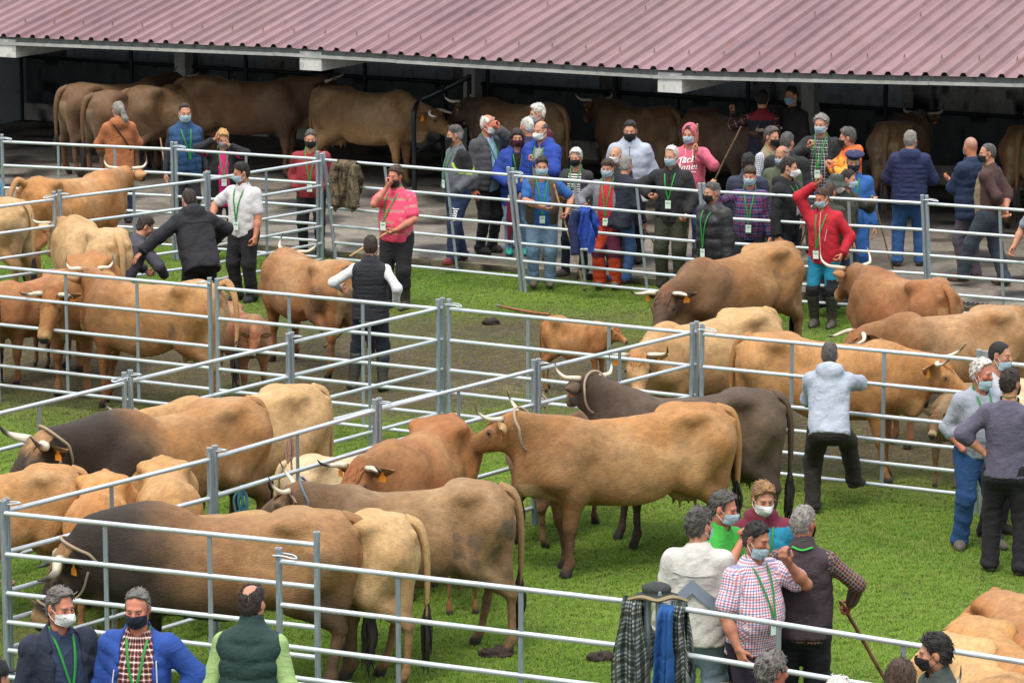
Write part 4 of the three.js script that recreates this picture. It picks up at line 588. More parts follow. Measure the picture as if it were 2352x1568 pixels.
function person(o) {
  const S = o.h / 1.75, cell = (o.cell ?? 0.0185) * 1.22, fine = cell < 0.0185, hc = fine ? 0.0076 : 0.012, f = o.fat ?? 0.3, sw = (o.sw ?? 1) * (o.fem ? 0.9 : 1), g0 = o.g ?? 0;
  const crouch = o.crouch ?? 0, P = V(o.px ?? 0, 0.95 - crouch, o.pz ?? 0), le = R(o.lean ?? 2), si = R(o.side ?? 0), tw = R(o.tw ?? 0);
  const Yt = V(Math.sin(si), Math.cos(le) * Math.cos(si), Math.sin(le)).normalize(), Zt = V(Math.sin(tw), 0, Math.cos(tw)); Zt.addScaledVector(Yt, -Zt.dot(Yt)).normalize(); const Xt = V().crossVectors(Yt, Zt);
  const tp = (x, y, z) => P.clone().addScaledVector(Xt, x).addScaledVector(Yt, y).addScaledVector(Zt, z);
  const inT = (x, y, z) => { const a = x - P.x, b = y - P.y, c = z - P.z; return [a * Xt.x + b * Xt.y + c * Xt.z, a * Yt.x + b * Yt.y + c * Yt.z, a * Zt.x + b * Zt.y + c * Zt.z]; };
  const nb = tp(0, 0.52, -0.012), hd = Yt.clone().add(V(0, 1, 0)).normalize(), Hc = nb.clone().addScaledVector(hd, 0.15).addScaledVector(Zt, 0.028);
  const hy = R(o.hy ?? 0) + tw, hp = R(o.hp ?? 8), Zh = V(Math.sin(hy) * Math.cos(hp), -Math.sin(hp), Math.cos(hy) * Math.cos(hp)), Xh = V(Math.cos(hy), 0, -Math.sin(hy)), Yh = V().crossVectors(Zh, Xh);
  const HM = new THREE.Matrix4().makeBasis(Xh, Yh, Zh).scale(V(0.95, 0.95, 0.95)).setPosition(Hc), toH = HM.clone().invert();
  // place: the crown of the head on its spot
  const yaw = R(o.yaw ?? 0), top = Hc.clone().addScaledVector(Yh, 0.122 + (o.hat ? 0.03 : 0)), wh = top.y * S + g0, spot = at(o.u, o.v, wh), cy = Math.cos(yaw), sy = Math.sin(yaw);
  const base = V(spot.x - S * (top.x * cy + top.z * sy), g0, spot.z - S * (-top.x * sy + top.z * cy));
  const G = thing('person', o.label, 'person', base, yaw); G.scale.setScalar(S);
  // joints
  const arms = [], legs = [];
  for (const e of [1, -1]) {
    let a = (e > 0 ? o.L : o.R) ?? 'down'; const pre = typeof a === 'string' ? ARM[a] : a, mirror = typeof a === 'string' ? e : 1;
    const sh = tp(0.172 * sw * e, 0.418, -0.018), tgt = typeof a !== 'string' ? V(...pre[0]) : a === 'down' || a === 'hang' ? V(pre[0][0] * e * sw + P.x + Yt.x * 0.4, pre[0][1] - crouch, pre[0][2] + P.z + Yt.z * 0.4) : tp(pre[0][0] * e, pre[0][1] - 0.95, pre[0][2]), pole = V(pre[1][0] * mirror, pre[1][1], pre[1][2]).normalize();
    const [el, wr] = ik(sh, tgt, 0.285, 0.255, pole); arms.push({ e, sh, el, wr, curl: pre[2], palm: pre[3], thumb: pre[4] });
    const ft = (e > 0 ? o.fl : o.fr) ?? [0.11 * e, 0, 0.0], hip = P.clone().addScaledVector(Xt, 0.09 * e).add(V(0, -0.035, 0));
    const [kn, an] = ik(hip, V(ft[0], 0.085 + (ft[3] ?? 0), ft[1]), 0.43, 0.415, V(0.2 * e, 0, 1)); legs.push({ e, hip, kn, an, toe: R(ft[2] ?? 12 * e) });
  }
  const tst = (off) => [[-0.34, 0, 0.12, 0, 0.172], [-0.14, -0.01 + 0.01 * f, 0.122 + 0.02 * f, 0, 0.172 + 0.012 * f], [0, 0.025 * f, 0.115 + 0.035 * f, 0, 0.165 + 0.03 * f], [0.12, 0.04 * f, 0.104 + 0.062 * f, 0, 0.15 + 0.05 * f], [0.25, 0.022 * f, 0.11 + 0.038 * f, 0, 0.16 + 0.035 * f], [0.34, 0, 0.116 + 0.012 * f, 0, 0.172 * sw + 0.01 * f], [0.41, -0.01, 0.1, 0, 0.16 * sw], [0.455, -0.014, 0.083, 0, 0.132 * sw], [0.495, -0.016, 0.066, 0, 0.092 * sw], [0.535, -0.016, 0.05, 0, 0.05]].map(([s, a, b, c, d]) => [s, a, b + off, c, d + off]);
  const sd = (o.u * 13 + o.v * 7) * 0.01;
  function topPrims(t) {
    const off = t.off ?? 0.016, hem = t.hem ?? -0.13, open = t.open, pf = t.puff, pr = [];
    pr.push(loft(P, Yt, Zt, Xt, tst(off + (pf ? 0.008 : 0)), 0.05, 2.3, (d, s, b, c) => {
      if (pf) d -= 0.017 * Math.sqrt(Math.abs(Math.sin(Math.PI * (s + 0.01 * noise(c * 6, s * 3, sd)) / pf))) - 0.006;
      d = Math.max(d, hem + 0.006 * noise(c * 12, b * 12, sd) - s);
      if (open && b > 0) d = Math.max(d, -Math.max(Math.abs(c + (t.ox ?? 0)) - lerp(open, open * (t.vee ?? 0.8), clamp((s - hem) / 0.6, 0, 1)), 0.0 - b));
      return d;
    }));
    for (const A of arms) {
      if (t.sl === 'none') { pr.push(ell(tp(0.15 * sw * A.e, 0.42, -0.018), [0.05 + off, 0.045 + off, 0.06 + off], 0.05)); continue; }
      pr.push(ell(A.sh, [0.052 + off, 0.05 + off, 0.056 + off], 0.06));
      const arm = (a, b, ra, rb) => { const c = cap(a, b, ra, rb, 0.035); if (!pf) return c; const L = b.distanceTo(a), n = Math.max(1, Math.round(L / pf)), ax = b.clone().sub(a).divideScalar(L * L), d0 = c.d; return { ...c, lo: c.lo.map((v) => v - 0.02), hi: c.hi.map((v) => v + 0.02), d: (x, y, z) => { const q = (x - a.x) * ax.x + (y - a.y) * ax.y + (z - a.z) * ax.z; return d0(x, y, z) - 0.013 * Math.sqrt(Math.abs(Math.sin(Math.PI * n * q))); } }; };
      const lo = t.loose ?? 0;
      if (t.sl === 'short') pr.push(arm(A.sh, A.sh.clone().lerp(A.el, 0.72), 0.06 + off, 0.06 + off + lo));
      else { pr.push(arm(A.sh, A.el, 0.053 + off, 0.045 + off + lo)); const w = t.sl === 'roll' ? A.el.clone().lerp(A.wr, 0.25) : A.wr.clone().addScaledVector(A.wr.clone().sub(A.el).normalize(), -0.03); pr.push(arm(A.el, w, 0.047 + off + lo, (t.sl === 'roll' ? 0.05 : 0.034) + off)); }
    }
    const nk = tp(0, 0.6, 0.012);
    if (t.collar) {
      const ct = tp(0, 0.515 + t.collar, 0.004), cc = cap(tp(0, 0.475, -0.014), ct, 0.078 + off * 0.8, 0.066 + off * 0.5, 0.03), d0 = cc.d, wv = open ? open * 0.75 : 0.02; cc.lo = cc.lo.map((v) => v - 0.01);
      pr.push({ ...cc, d: (x, y, z) => { const q = inT(x, y, z); let d = Math.max(d0(x, y, z), q[1] - 0.53 - t.collar - (q[2] < 0 ? 0.015 : 0)); if (q[2] > 0) d = Math.max(d, -(Math.abs(q[0]) - wv * sstep(0.42, 0.56, q[1]) * 1.3) * 0.8); return d; } });
      pr.push({ ...cap(tp(0, 0.525, 0.008), tp(0, 0.75, 0.05), 0.056, 0.1, 0.01), neg: true });
    }
    else pr.push({ ...cap(tp(0, 0.51, 0.005), tp(0, 0.7, 0.03), 0.068, 0.075, 0.015), neg: true });
    if (t.hood) { pr.push(ell(tp(0, 0.49, -0.125), [0.125, 0.085, 0.055], 0.05, [Xt, Yt, Zt]), ell(tp(0.08, 0.52, -0.05), [0.05, 0.045, 0.085], 0.04, [Xt, Yt, Zt]), ell(tp(-0.08, 0.52, -0.05), [0.05, 0.045, 0.085], 0.04, [Xt, Yt, Zt])); }
    return pr;
  }
  const fold = (amp) => (x, y, z, g) => { const a = noise(x * 8 + sd, y * 13, z * 8), b = 1 - Math.abs(noise(x * 6, y * 9 + sd + x * 5, z * 6 + 3)); return g + amp * 0.75 * (a * 0.5 + b * b * b * b * 1.3 - 0.3); };
  const segs = [[tp(0, 0, 0), tp(0, 0.5, 0), 0.2, 0]]; for (const A of arms) segs.push([A.sh, A.el, 0.06, 1], [A.el, A.wr, 0.05, 1]); for (const Lg of legs) segs.push([Lg.hip, Lg.kn, 0.08, 1], [Lg.kn, Lg.an, 0.06, 1]);
  function boneUV(g) {
    g = g.toNonIndexed(); const p = g.attributes.position, uv = new Float32Array(p.count * 2), c = V(), q = V();
    const fr = segs.map(([a, b, r, lim]) => { const ax = b.clone().sub(a), L = ax.length(); ax.normalize(); const zz = lim ? (Math.abs(ax.z) > 0.8 ? V(0, 1, 0) : V(0, 0, 1)) : Zt.clone(); zz.addScaledVector(ax, -zz.dot(ax)).normalize(); return { a, b, ax, L, zz, xx: V().crossVectors(ax, zz), r, lim }; });
    for (let i = 0; i < p.count; i += 3) {
      c.set((p.getX(i) + p.getX(i + 1) + p.getX(i + 2)) / 3, (p.getY(i) + p.getY(i + 1) + p.getY(i + 2)) / 3, (p.getZ(i) + p.getZ(i + 1) + p.getZ(i + 2)) / 3);
      let best = null, bd = 1e9; for (const s of fr.slice(0, 5)) { q.copy(c).sub(s.a); const t = clamp(q.dot(s.ax), s.lim ? 0.03 : 0, s.L); const d = q.addScaledVector(s.ax, -t).length() - (s.lim ? s.r + 0.02 - (Math.abs(inT(c.x, c.y, c.z)[0]) > 0.2 ? 0.03 : -0.03) : 0.165 + 0.05 * f); if (d < bd) { bd = d; best = s; } }
      let a0 = 0; for (let k = 0; k < 3; k++) { q.set(p.getX(i + k), p.getY(i + k), p.getZ(i + k)).sub(best.a); const h = q.dot(best.ax); let an = Math.atan2(q.dot(best.xx), q.dot(best.zz)); if (k === 0) a0 = an; else { if (an - a0 > Math.PI) an -= 2 * Math.PI; if (a0 - an > Math.PI) an += 2 * Math.PI; } uv[(i + k) * 2] = an * (best.lim ? best.r : 0.17); uv[(i + k) * 2 + 1] = h; }
    }
    g.setAttribute('uv', new THREE.BufferAttribute(uv, 2)); return g;
  }
  function garment(name, t, prims, cl, amp) {
    let g = sdfMesh(prims, cl, fold(amp)); let m;
    if (t.paint) { planarUV(g); colorBy(g, (x, y, z) => { const q = inT(x, y, z); return lin(t.paint(q[0], q[1], q[2], x, y, z)); }); m = cloth(0xffffff, { vc: 1, rough: t.rough }); }
    else if (t.pat) { g = boneUV(g); m = patMat(t.pat); } else { planarUV(g); m = cloth(t.c, { rough: t.rough }); }
    return mesh(name, g, m, G);
  }
  const surf = o.under ? topPrims({ off: 0.006, hem: -0.16, ...o.under, sl: o.under.sl ?? 'short' }) : topPrims(o.top), outer = topPrims(o.top);
  if (o.under) garment(o.under.name ?? 'shirt', o.under, surf, cell * 0.95, o.under.fold ?? 0.005);
  garment(o.top.name ?? 'jacket', o.top, outer, cell * 0.95, o.top.fold ?? (o.top.puff ? 0.006 : 0.009));
  // trousers
  if (o.legs !== 0) {
    const off = o.tight ? 0.006 : o.loose ? 0.026 : 0.014, pr = [loft(P, Yt, Zt, Xt, [[-0.2, -0.005, 0.08, 0, 0.12], [-0.14, -0.012, 0.11 + 0.018 * f, 0, 0.16 + 0.01 * f], [-0.06, 0.0, 0.1 + 0.018 * f, 0, 0.148 + 0.015 * f], [0.02, 0.02 * f, 0.088 + 0.03 * f, 0, 0.134 + 0.03 * f], [0.04, 0.02 * f, 0.07, 0, 0.11]].map(([s, a, b, c, d]) => [s, a, b + off * 0.5, c, d + off * 0.5]), 0.05, 2.3)];
    for (const Lg of legs) { const end = Lg.an.clone().lerp(Lg.kn, o.boots ? 0.55 : 0.02); pr.push(cap(Lg.hip.clone().add(V(0, -0.03, 0)), Lg.kn, 0.092 + off + 0.01 * f, 0.062 + off, 0.05), cap(Lg.kn, end, 0.062 + off, (o.boots ? 0.056 : 0.05) + off + (o.flare ?? 0), 0.04)); if (!o.boots) pr.push(ell(Lg.an.clone().add(V(0, -0.01, -0.01)), [0.055 + off, 0.05, 0.06 + off], 0.03)); }
    const lc = o.legs; let g = sdfMesh(pr, o.v > 1290 ? cell * 1.9 : cell, (x, y, z, q) => { const k = sstep(0.55, 0.1, y); return q + 0.006 * noise(x * 9 + sd, y * 14, z * 9) + 0.0045 * k * Math.sin(y * 62 + 5 * noise(x * 8, y * 6, z * 8 + sd)) * (o.tight ? 0.3 : 1) + (Math.abs(y - 0.5) < 0.09 ? 0.003 * Math.sin(y * 80 + x * 30) : 0); });
    planarUV(g); let m = cloth(o.legs, { rough: 0.9 });
    if (o.legPaint) { colorBy(g, (x, y, z) => lin(o.legPaint(x, y, z))); m = cloth(0xffffff, { vc: 1 }); }
    mesh('trousers', g, m, G);
  }
  // shoes or rubber boots
  for (const Lg of legs) {
    const d = V(Math.sin(Lg.toe), 0, Math.cos(Lg.toe)), a = Lg.an, pr = [], fy = a.y - 0.085, hl = a.clone().addScaledVector(d, -0.045).setY(fy + 0.045), to = a.clone().addScaledVector(d, 0.15).setY(fy + 0.036), bl = a.clone().addScaledVector(d, 0.09).setY(fy + 0.042);
    pr.push(cap(hl, bl, 0.042, 0.05, 0.03), cap(bl, to, 0.05, 0.034, 0.03), cap(a.clone().addScaledVector(d, -0.01).setY(fy + 0.05), bl, 0.05, 0.04, 0.03));
    if (o.boots) pr.push(cap(a.clone().setY(fy + 0.06), a.clone().lerp(Lg.kn, 0.78), 0.056, 0.078, 0.03), { ...ell(a.clone().lerp(Lg.kn, 0.86), [0.068, 0.03, 0.068], 0.01), neg: true }); else pr.push(cap(a.clone().setY(fy + 0.05), a.clone().setY(fy + 0.11), 0.046, 0.048, 0.03));
    const g = sdfMesh(pr, Math.min(cell, 0.019), (x, y, z, q) => Math.max(q + (o.boots ? 0.003 * noise(x * 14, y * 22, z * 14) : 0), fy + 0.004 - y)); planarUV(g);
    const sc = o.shoe ?? (o.boots ? 0x2b2c27 : 0x25211f); colorBy(g, (x, y, z) => (y < fy + 0.022 ? lin(o.sole ?? (o.boots ? 0x24251f : 0x3a352f)) : mix3(lin(sc), [0.09, 0.075, 0.05], o.boots ? clamp(0.6 * sstep(-0.2, 0.5, noise(x * 12, y * 12, z * 12)) * sstep(0.3, 0.05, y - fy), 0, 1) : 0)));
    mesh(o.boots ? 'boot' : 'shoe', g, cloth(0xffffff, { vc: 1, rough: o.boots ? 0.5 : 0.75 }), G);
  }
  // body: head, neck, forearms and hands
  const skin = lin(o.skin ?? 0xb78468), parts = [];
  {
    const nl = nb.clone().applyMatrix4(toH), e2 = (x) => [-x, x];
    const hpz = [ell([0, 0.03, -0.012], [0.077, 0.092, 0.098], 0.02), ell([0, -0.035, 0.026], [0.06, 0.085, 0.07], 0.03), ell([0, -0.09, 0.055], [0.032, 0.026, 0.032], 0.03)];
    for (const x of [-1, 1]) hpz.push(ell([0.042 * x, -0.062, 0.012], [0.026, 0.035, 0.04], 0.03), ell([0.042 * x, -0.02, 0.068], [0.024, 0.024, 0.02], 0.02), ell([0.079 * x, -0.006, -0.008], [0.012, 0.034, 0.021], 0.008));
    hpz.push(ell([0, 0.024, 0.082], [0.05, 0.011, 0.014], 0.02));
    for (const x of [-1, 1]) hpz.push({ ...ell([0.031 * x, 0.004, 0.101], [0.02, 0.011, 0.014], 0.014), neg: true });
    hpz.push(cap([0, 0.012, 0.09], [0, -0.03, 0.113], 0.01, 0.0155, 0.012), ell([0, -0.064, 0.088], [0.024, 0.007, 0.009], 0.008), ell([0, -0.074, 0.086], [0.02, 0.007, 0.009], 0.008));
    hpz.push(cap([0, -0.05, -0.02], nl, 0.057, 0.06, 0.03), cap(nl, nl.clone().addScaledVector(Yt.clone().transformDirection(toH), -0.06), 0.06, 0.07, 0.02));
    const g = sdfMesh(hpz, hc), hcol = lin(HAIR[o.hair] ?? HAIR.dark), beard = o.beard ?? 0.2;
    colorBy(g, (x, y, z) => {
      let c = skin; const n = noise(x * 40 + sd, y * 40, z * 40);
      c = mix3(c, [skin[0] * 1.08, skin[1] * 0.72, skin[2] * 0.68], 0.45 * (z > 0.05 ? sstep(0.05, 0.0, Math.hypot(Math.abs(x) - 0.045, y + 0.025)) : 0) + (Math.abs(x) > 0.072 ? 0.35 : 0));
      if (z > 0.02 && y < -0.04 && y > -0.13) c = mix3(c, hcol, beard * sstep(-0.035, -0.06, y) * (0.7 + 0.3 * n));
      if (z > 0.075 && Math.abs(x) < 0.026 && y < -0.058 && y > -0.08) c = mix3(c, [0.3, 0.1, 0.085], 0.55);
      if (z > 0.06 && y > 0.018 && y < 0.031 && Math.abs(x) > 0.012 && Math.abs(x) < 0.052) c = mix3(c, hcol, 0.5);
      if (o.hs !== 'full' && y > 0.0 && (z < 0.015 || y > 0.105) && o.stubble !== 0) c = mix3(c, hcol, o.bald ? 0.12 : 0.45);
      const m = 1 + 0.07 * n; return [c[0] * m, c[1] * m, c[2] * m];
    });
    const eyes = []; for (const x of [-1, 1]) eyes.push(paintGeo(sphereLo(V(0.031 * x, 0.003, 0.0795), 0.0122), [0.26, 0.22, 0.19]), paintGeo(sphereLo(V(0.031 * x, 0.002, 0.0875), 0.0068), [0.02, 0.014, 0.01]));
    const hg = merge([g, ...eyes]); hg.deleteAttribute('uv'); hg.applyMatrix4(HM); parts.push(hg);
    // hair
    const style = o.hs ?? 'short';
    if (style !== 'bald') {
      const th = { short: 0.006, buzz: 0.0045, full: 0.011, curly: 0.018, long: 0.014, pony: 0.01, fringe: 0.01 }[style] ?? 0.006;
      const hz = [ell([0, 0.03, -0.012], [0.077 + th, 0.092 + th, 0.098 + th], 0.02), ell([0, -0.03, -0.03], [0.066 + th * 0.7, 0.07, 0.06 + th * 0.7], 0.04)];
      if (style === 'short') hz.push(ell([0, 0.075, 0.0], [0.062, 0.06, 0.085], 0.03)); if (style === 'full' || style === 'fringe') hz.push(ell([0, 0.075, -0.005], [0.072, 0.068, 0.09], 0.03)); if (style === 'full' || style === 'fringe') hz.push(ell([0.01, 0.085, 0.04], [0.06, 0.035, 0.05], 0.03));
      if (style === 'long') hz.push(ell([0, -0.05, -0.04], [0.095, 0.16, 0.07], 0.05), cap([0.075, 0.02, 0.02], [0.085, -0.2, 0.03], 0.03, 0.028, 0.03), cap([-0.075, 0.02, 0.02], [-0.085, -0.2, 0.03], 0.03, 0.028, 0.03));
      if (style === 'pony') hz.push(ell([0, 0.02, -0.115], [0.03, 0.03, 0.03], 0.03), cap([0, 0.02, -0.13], [-0.03, -0.14, -0.16], 0.033, 0.045, 0.03), cap([-0.03, -0.14, -0.16], [-0.045, -0.25, -0.14], 0.045, 0.018, 0.03));
      const rec = o.rec ?? 0, keys = style === 'long' ? [[-0.3, 0.05], [0.0, 0.045], [0.04, 0.06], [0.075, 0.095], [0.14, 0.13]] : [[-0.095, -0.05], [-0.045, -0.035], [-0.02, -0.012], [0.0, 0.028], [0.04, 0.038 - rec * 0.4], [0.08, (style === 'fringe' ? 0.12 : 0.066) - rec], [0.105, (style === 'fringe' ? 0.13 : 0.09) - rec], [0.14, 0.12 - rec]];
      const zf = (y) => { if (y <= keys[0][0]) return keys[0][1]; for (let i = 1; i < keys.length; i++) if (y < keys[i][0]) return lerp(keys[i - 1][1], keys[i][1], (y - keys[i - 1][0]) / (keys[i][0] - keys[i - 1][0])); return keys[keys.length - 1][1]; };
      const low = style === 'long' ? -0.26 : style === 'pony' ? -0.32 : -0.085, amp = style === 'curly' ? 0.012 : style === 'full' || style === 'fringe' ? 0.008 : style === 'buzz' ? 0.002 : 0.005;
      const g2 = sdfMesh(hz, hc * 1.05, (x, y, z, q) => {
        q += amp * (noise(x * 45 + sd, y * 45, z * 45) + 0.6 * noise(x * 90, y * 30 + sd, z * 90)) * (style === 'curly' ? 1 : 1);
        let r = Math.max(z - zf(y) + 0.012 * noise(x * 50, y * 50, 1 + sd) + 0.004 * noise(x * 140, y * 140, 3), low - y); const ear = Math.hypot((y + 0.004) / 0.036, (z + 0.004) / 0.026) - 1; if (Math.abs(x) > 0.06 && style !== 'long') r = Math.max(r, -ear * 0.02);
        if (o.bald) { const bq = Math.hypot(x / (0.058 * o.bald), (z - (o.bz ?? 0)) / (0.085 * o.bald)); if (y > 0.03) r = Math.max(r, (1 - bq) * 0.05); }
        return Math.max(q, r);
      });
      colorBy(g2, (x, y, z) => { const n = noise(x * 130, y * 40, z * 110) * 0.4 + noise(x * 34, y * 30, z * 34 + sd) * 0.3; let c = mix3(hcol, [hcol[0] * 2.2 + 0.03, hcol[1] * 2.1 + 0.028, hcol[2] * 2 + 0.025], 0.3 * clamp(noise(x * 70, y * 25, z * 60 + sd) + 0.2, 0, 1)); if (o.tips && y < -0.08) c = mix3(c, lin(o.tips), sstep(-0.08, -0.2, y)); if (o.sides && y < 0.03) c = mix3(c, lin(o.sides), 0.7); return [c[0] * (1 + n), c[1] * (1 + n), c[2] * (1 + n)]; });
      if (g2.attributes.position.count > 40 && style !== 'buzz') {   // locks
        const N = Math.round((fine ? 170 : 50) * (style === 'short' ? 0.7 : 1)), pp = g2.attributes.position, nn = g2.attributes.normal, lk = [];
        for (let i = 0; i < N; i++) { const k = Math.floor(rnd() * pp.count), p = V().fromBufferAttribute(pp, k), n = V().fromBufferAttribute(nn, k); if (p.z > 0.06 && p.y < 0.06) continue; const fl = V(rr(-0.6, 0.6) + p.x * 4, style === 'long' || style === 'pony' ? -1 : -0.35 - (p.y < 0.04 ? 0.7 : 0), p.y > 0.06 && style === 'fringe' ? 0.9 : -0.8); fl.addScaledVector(n, -n.dot(fl)).normalize(); const len = (style === 'short' ? 0.02 : style === 'curly' ? 0.022 : 0.034) * rr(0.7, 1.3), up = style === 'curly' ? 0.012 : 0.005; const c0 = p.clone().addScaledVector(n, -0.004); const t = tube([c0, p.clone().addScaledVector(n, up).addScaledVector(fl, len * 0.5), p.clone().addScaledVector(n, style === 'curly' ? 0.002 : 0.001).addScaledVector(fl, len)], [0.0042, 0.0036, 0.001], 4, 4); const q = rr(0.55, 1.7); t.deleteAttribute('uv'); paintGeo(t, (o.sides && p.y < 0.03 ? mix3(hcol, lin(o.sides), 0.7) : hcol).map((v) => v * q)); lk.push(t); }
        if (lk.length) { const lg = merge(lk); lg.applyMatrix4(HM); planarUV(lg, 4); mesh('hair', lg, hairMat, G); }
      }
      g2.applyMatrix4(HM); planarUV(g2, 4); if (g2.attributes.position.count > 20) mesh('hair', g2, hairMat, G);
    }
    if (o.mask) {
      const mc = MASK[o.mask] ?? 0xffffff, ffp = o.mask === 'ffp', pos = [], idx = [], NU = 16, NV = 10, dn = o.maskDown ?? 0;
      for (let j = 0; j <= NV; j++) for (let i = 0; i <= NU; i++) { const u = i / NU * 2 - 1, v = j / NV * 2 - 1, an = u * 1.32, nose = Math.exp(-u * u * 7), y = -0.055 - dn + v * (0.047 + 0.012 * nose * (v > 0 ? 0.4 : 1)) * (1 - 0.28 * u * u), bul = ffp ? 0.03 * Math.exp(-u * u * 5) * (1 - v * v) : 0.008 * (1 - v * v); const pl = ffp ? 0 : 0.0022 * Math.cos(v * 9.5); const rx = 0.0765 + 0.004 * (v > 0 ? 1 : 0), rz = 0.088 + 0.024 * nose * sstep(-1, 0.5, v) + bul + pl - 0.012 * sstep(0, -1, v); pos.push(Math.sin(an) * rx, y, 0.014 + Math.cos(an) * rz + 0.009 - (dn ? 0.015 : 0)); }
      for (let j = 0; j < NV; j++) for (let i = 0; i < NU; i++) { const a = j * (NU + 1) + i; idx.push(a, a + 1, a + NU + 1, a + 1, a + NU + 2, a + NU + 1); }
      const mg = new THREE.BufferGeometry(); mg.setAttribute('position', new THREE.Float32BufferAttribute(pos, 3)); mg.setIndex(idx); mg.computeVertexNormals(); planarUV(mg, 6);
      mg.applyMatrix4(HM); const mm = mesh('face_mask', mg, cloth(mc, { rough: 0.8 }), G);
      for (const x of [-1, 1]) for (const [y0, y1] of [[-0.02, 0.022], [-0.08, -0.035]]) { const t = tube([V(0.069 * x, y0 - dn, 0.04), V(0.083 * x, (y0 + y1) / 2 - dn * 0.5, 0.012), V(0.083 * x, y1, -0.02)], [0.0022], 5, 8); t.applyMatrix4(HM); mesh('ear_loop', t, plain(['black', 'navy'].includes(o.mask) ? 0x1a1a1c : 0xe6e6e6, 0.8), mm); }
    }
    if (o.glasses) { const gl = []; for (const x of [-1, 1]) { gl.push(new THREE.TorusGeometry(0.02, 0.002, 6, 16).scale(1.1, 0.8, 1).translate(0.032 * x, 0.004, 0.105), tube([V(0.055 * x, 0.008, 0.1), V(0.082 * x, 0.008, 0.05), V(0.086 * x, 0.006, -0.01)], [0.002], 5, 6)); } gl.push(tube([V(-0.012, 0.006, 0.107), V(0.012, 0.006, 0.107)], [0.002], 5)); const g3 = merge(gl); g3.applyMatrix4(HM); if (o.glasses === 2) { g3.applyMatrix4(HM.clone().invert()); g3.rotateX(-0.6).translate(0, 0.07, -0.01); g3.applyMatrix4(HM); } mesh('glasses', g3, plain(0x15151a, 0.3), G); }
    if (o.hat === 'beret') { const g4 = sdfMesh([ell([0.012, 0.105, 0.005], [0.128, 0.036, 0.135], 0.03), ell([0, 0.068, 0.0], [0.09, 0.035, 0.11], 0.02), cap([0.01, 0.13, 0], [0.012, 0.155, -0.004], 0.006, 0.004, 0.01)], 0.009, (x, y, z, q) => q + 0.004 * noise(x * 20, y * 20, z * 20)); planarUV(g4, 4); g4.applyMatrix4(HM); mesh('beret', g4, cloth(0x23264f), G); }
    if (o.hat === 'bucket') { const g4 = new THREE.LatheGeometry([[0.001, 0.128], [0.06, 0.125], [0.082, 0.112], [0.094, 0.06], [0.1, 0.045], [0.15, 0.012], [0.156, 0.004], [0.15, 0.006], [0.098, 0.035]].map(([x, y]) => new THREE.Vector2(x, y)), 32).scale(1, 1.05, 1.12); const pp = g4.attributes.position; for (let i = 0; i < pp.count; i++) pp.setY(i, pp.getY(i) + 0.008 * noise(pp.getX(i) * 14, 1, pp.getZ(i) * 14)); g4.computeVertexNormals(); planarUV(g4, 4); g4.applyMatrix4(HM); const hm = mesh('bucket_hat', g4, cloth(0x3c4440), G); }
    if (o.hat === 'cap') { const g4 = sdfMesh([ell([0, 0.045, -0.012], [0.092, 0.088, 0.112], 0.01), ell([0, 0.04, 0.12], [0.07, 0.012, 0.07], 0.01)], 0.007, (x, y, z, q) => Math.max(q, 0.028 - y)); planarUV(g4, 4); g4.applyMatrix4(HM); mesh('cap', g4, cloth(o.hatc ?? 0x17191f), G); }
    if (o.hoodUp) { const g4 = sdfMesh([ell([0, 0.03, -0.025], [0.105, 0.118, 0.122], 0.03), ell([0, -0.08, -0.03], [0.1, 0.1, 0.1], 0.05)], hc, (x, y, z, q) => { const h2 = Math.hypot(x / 0.068, (y + 0.01) / 0.1) - 1; let r = z > 0.03 ? -h2 * 0.06 : -1; return Math.max(q + 0.004 * noise(x * 18, y * 18, z * 18), r, -0.17 - y); }); planarUV(g4); g4.applyMatrix4(HM); mesh('hood', g4, cloth(o.top.c), G); }
  }
  const out = {};
  for (const A of arms) {
    const fd = A.wr.clone().sub(A.el).normalize(); out[A.e > 0 ? 'L' : 'R'] = null;
    const sl = o.under && (o.top.sl === 'none') ? (o.under.sl ?? 'short') : o.top.sl ?? 'long', pr = [];
    if (sl === 'short' || sl === 'roll' || sl === 'bare') pr.push(cap(A.sh.clone().lerp(A.el, 0.5), A.el, 0.05, 0.042, 0.02), cap(A.el, A.el.clone().lerp(A.wr, 0.4), 0.043, 0.045, 0.02), cap(A.el.clone().lerp(A.wr, 0.35), A.wr, 0.045, 0.028, 0.02));
    else pr.push(cap(A.wr.clone().addScaledVector(fd, -0.06), A.wr, 0.031, 0.027, 0.015));
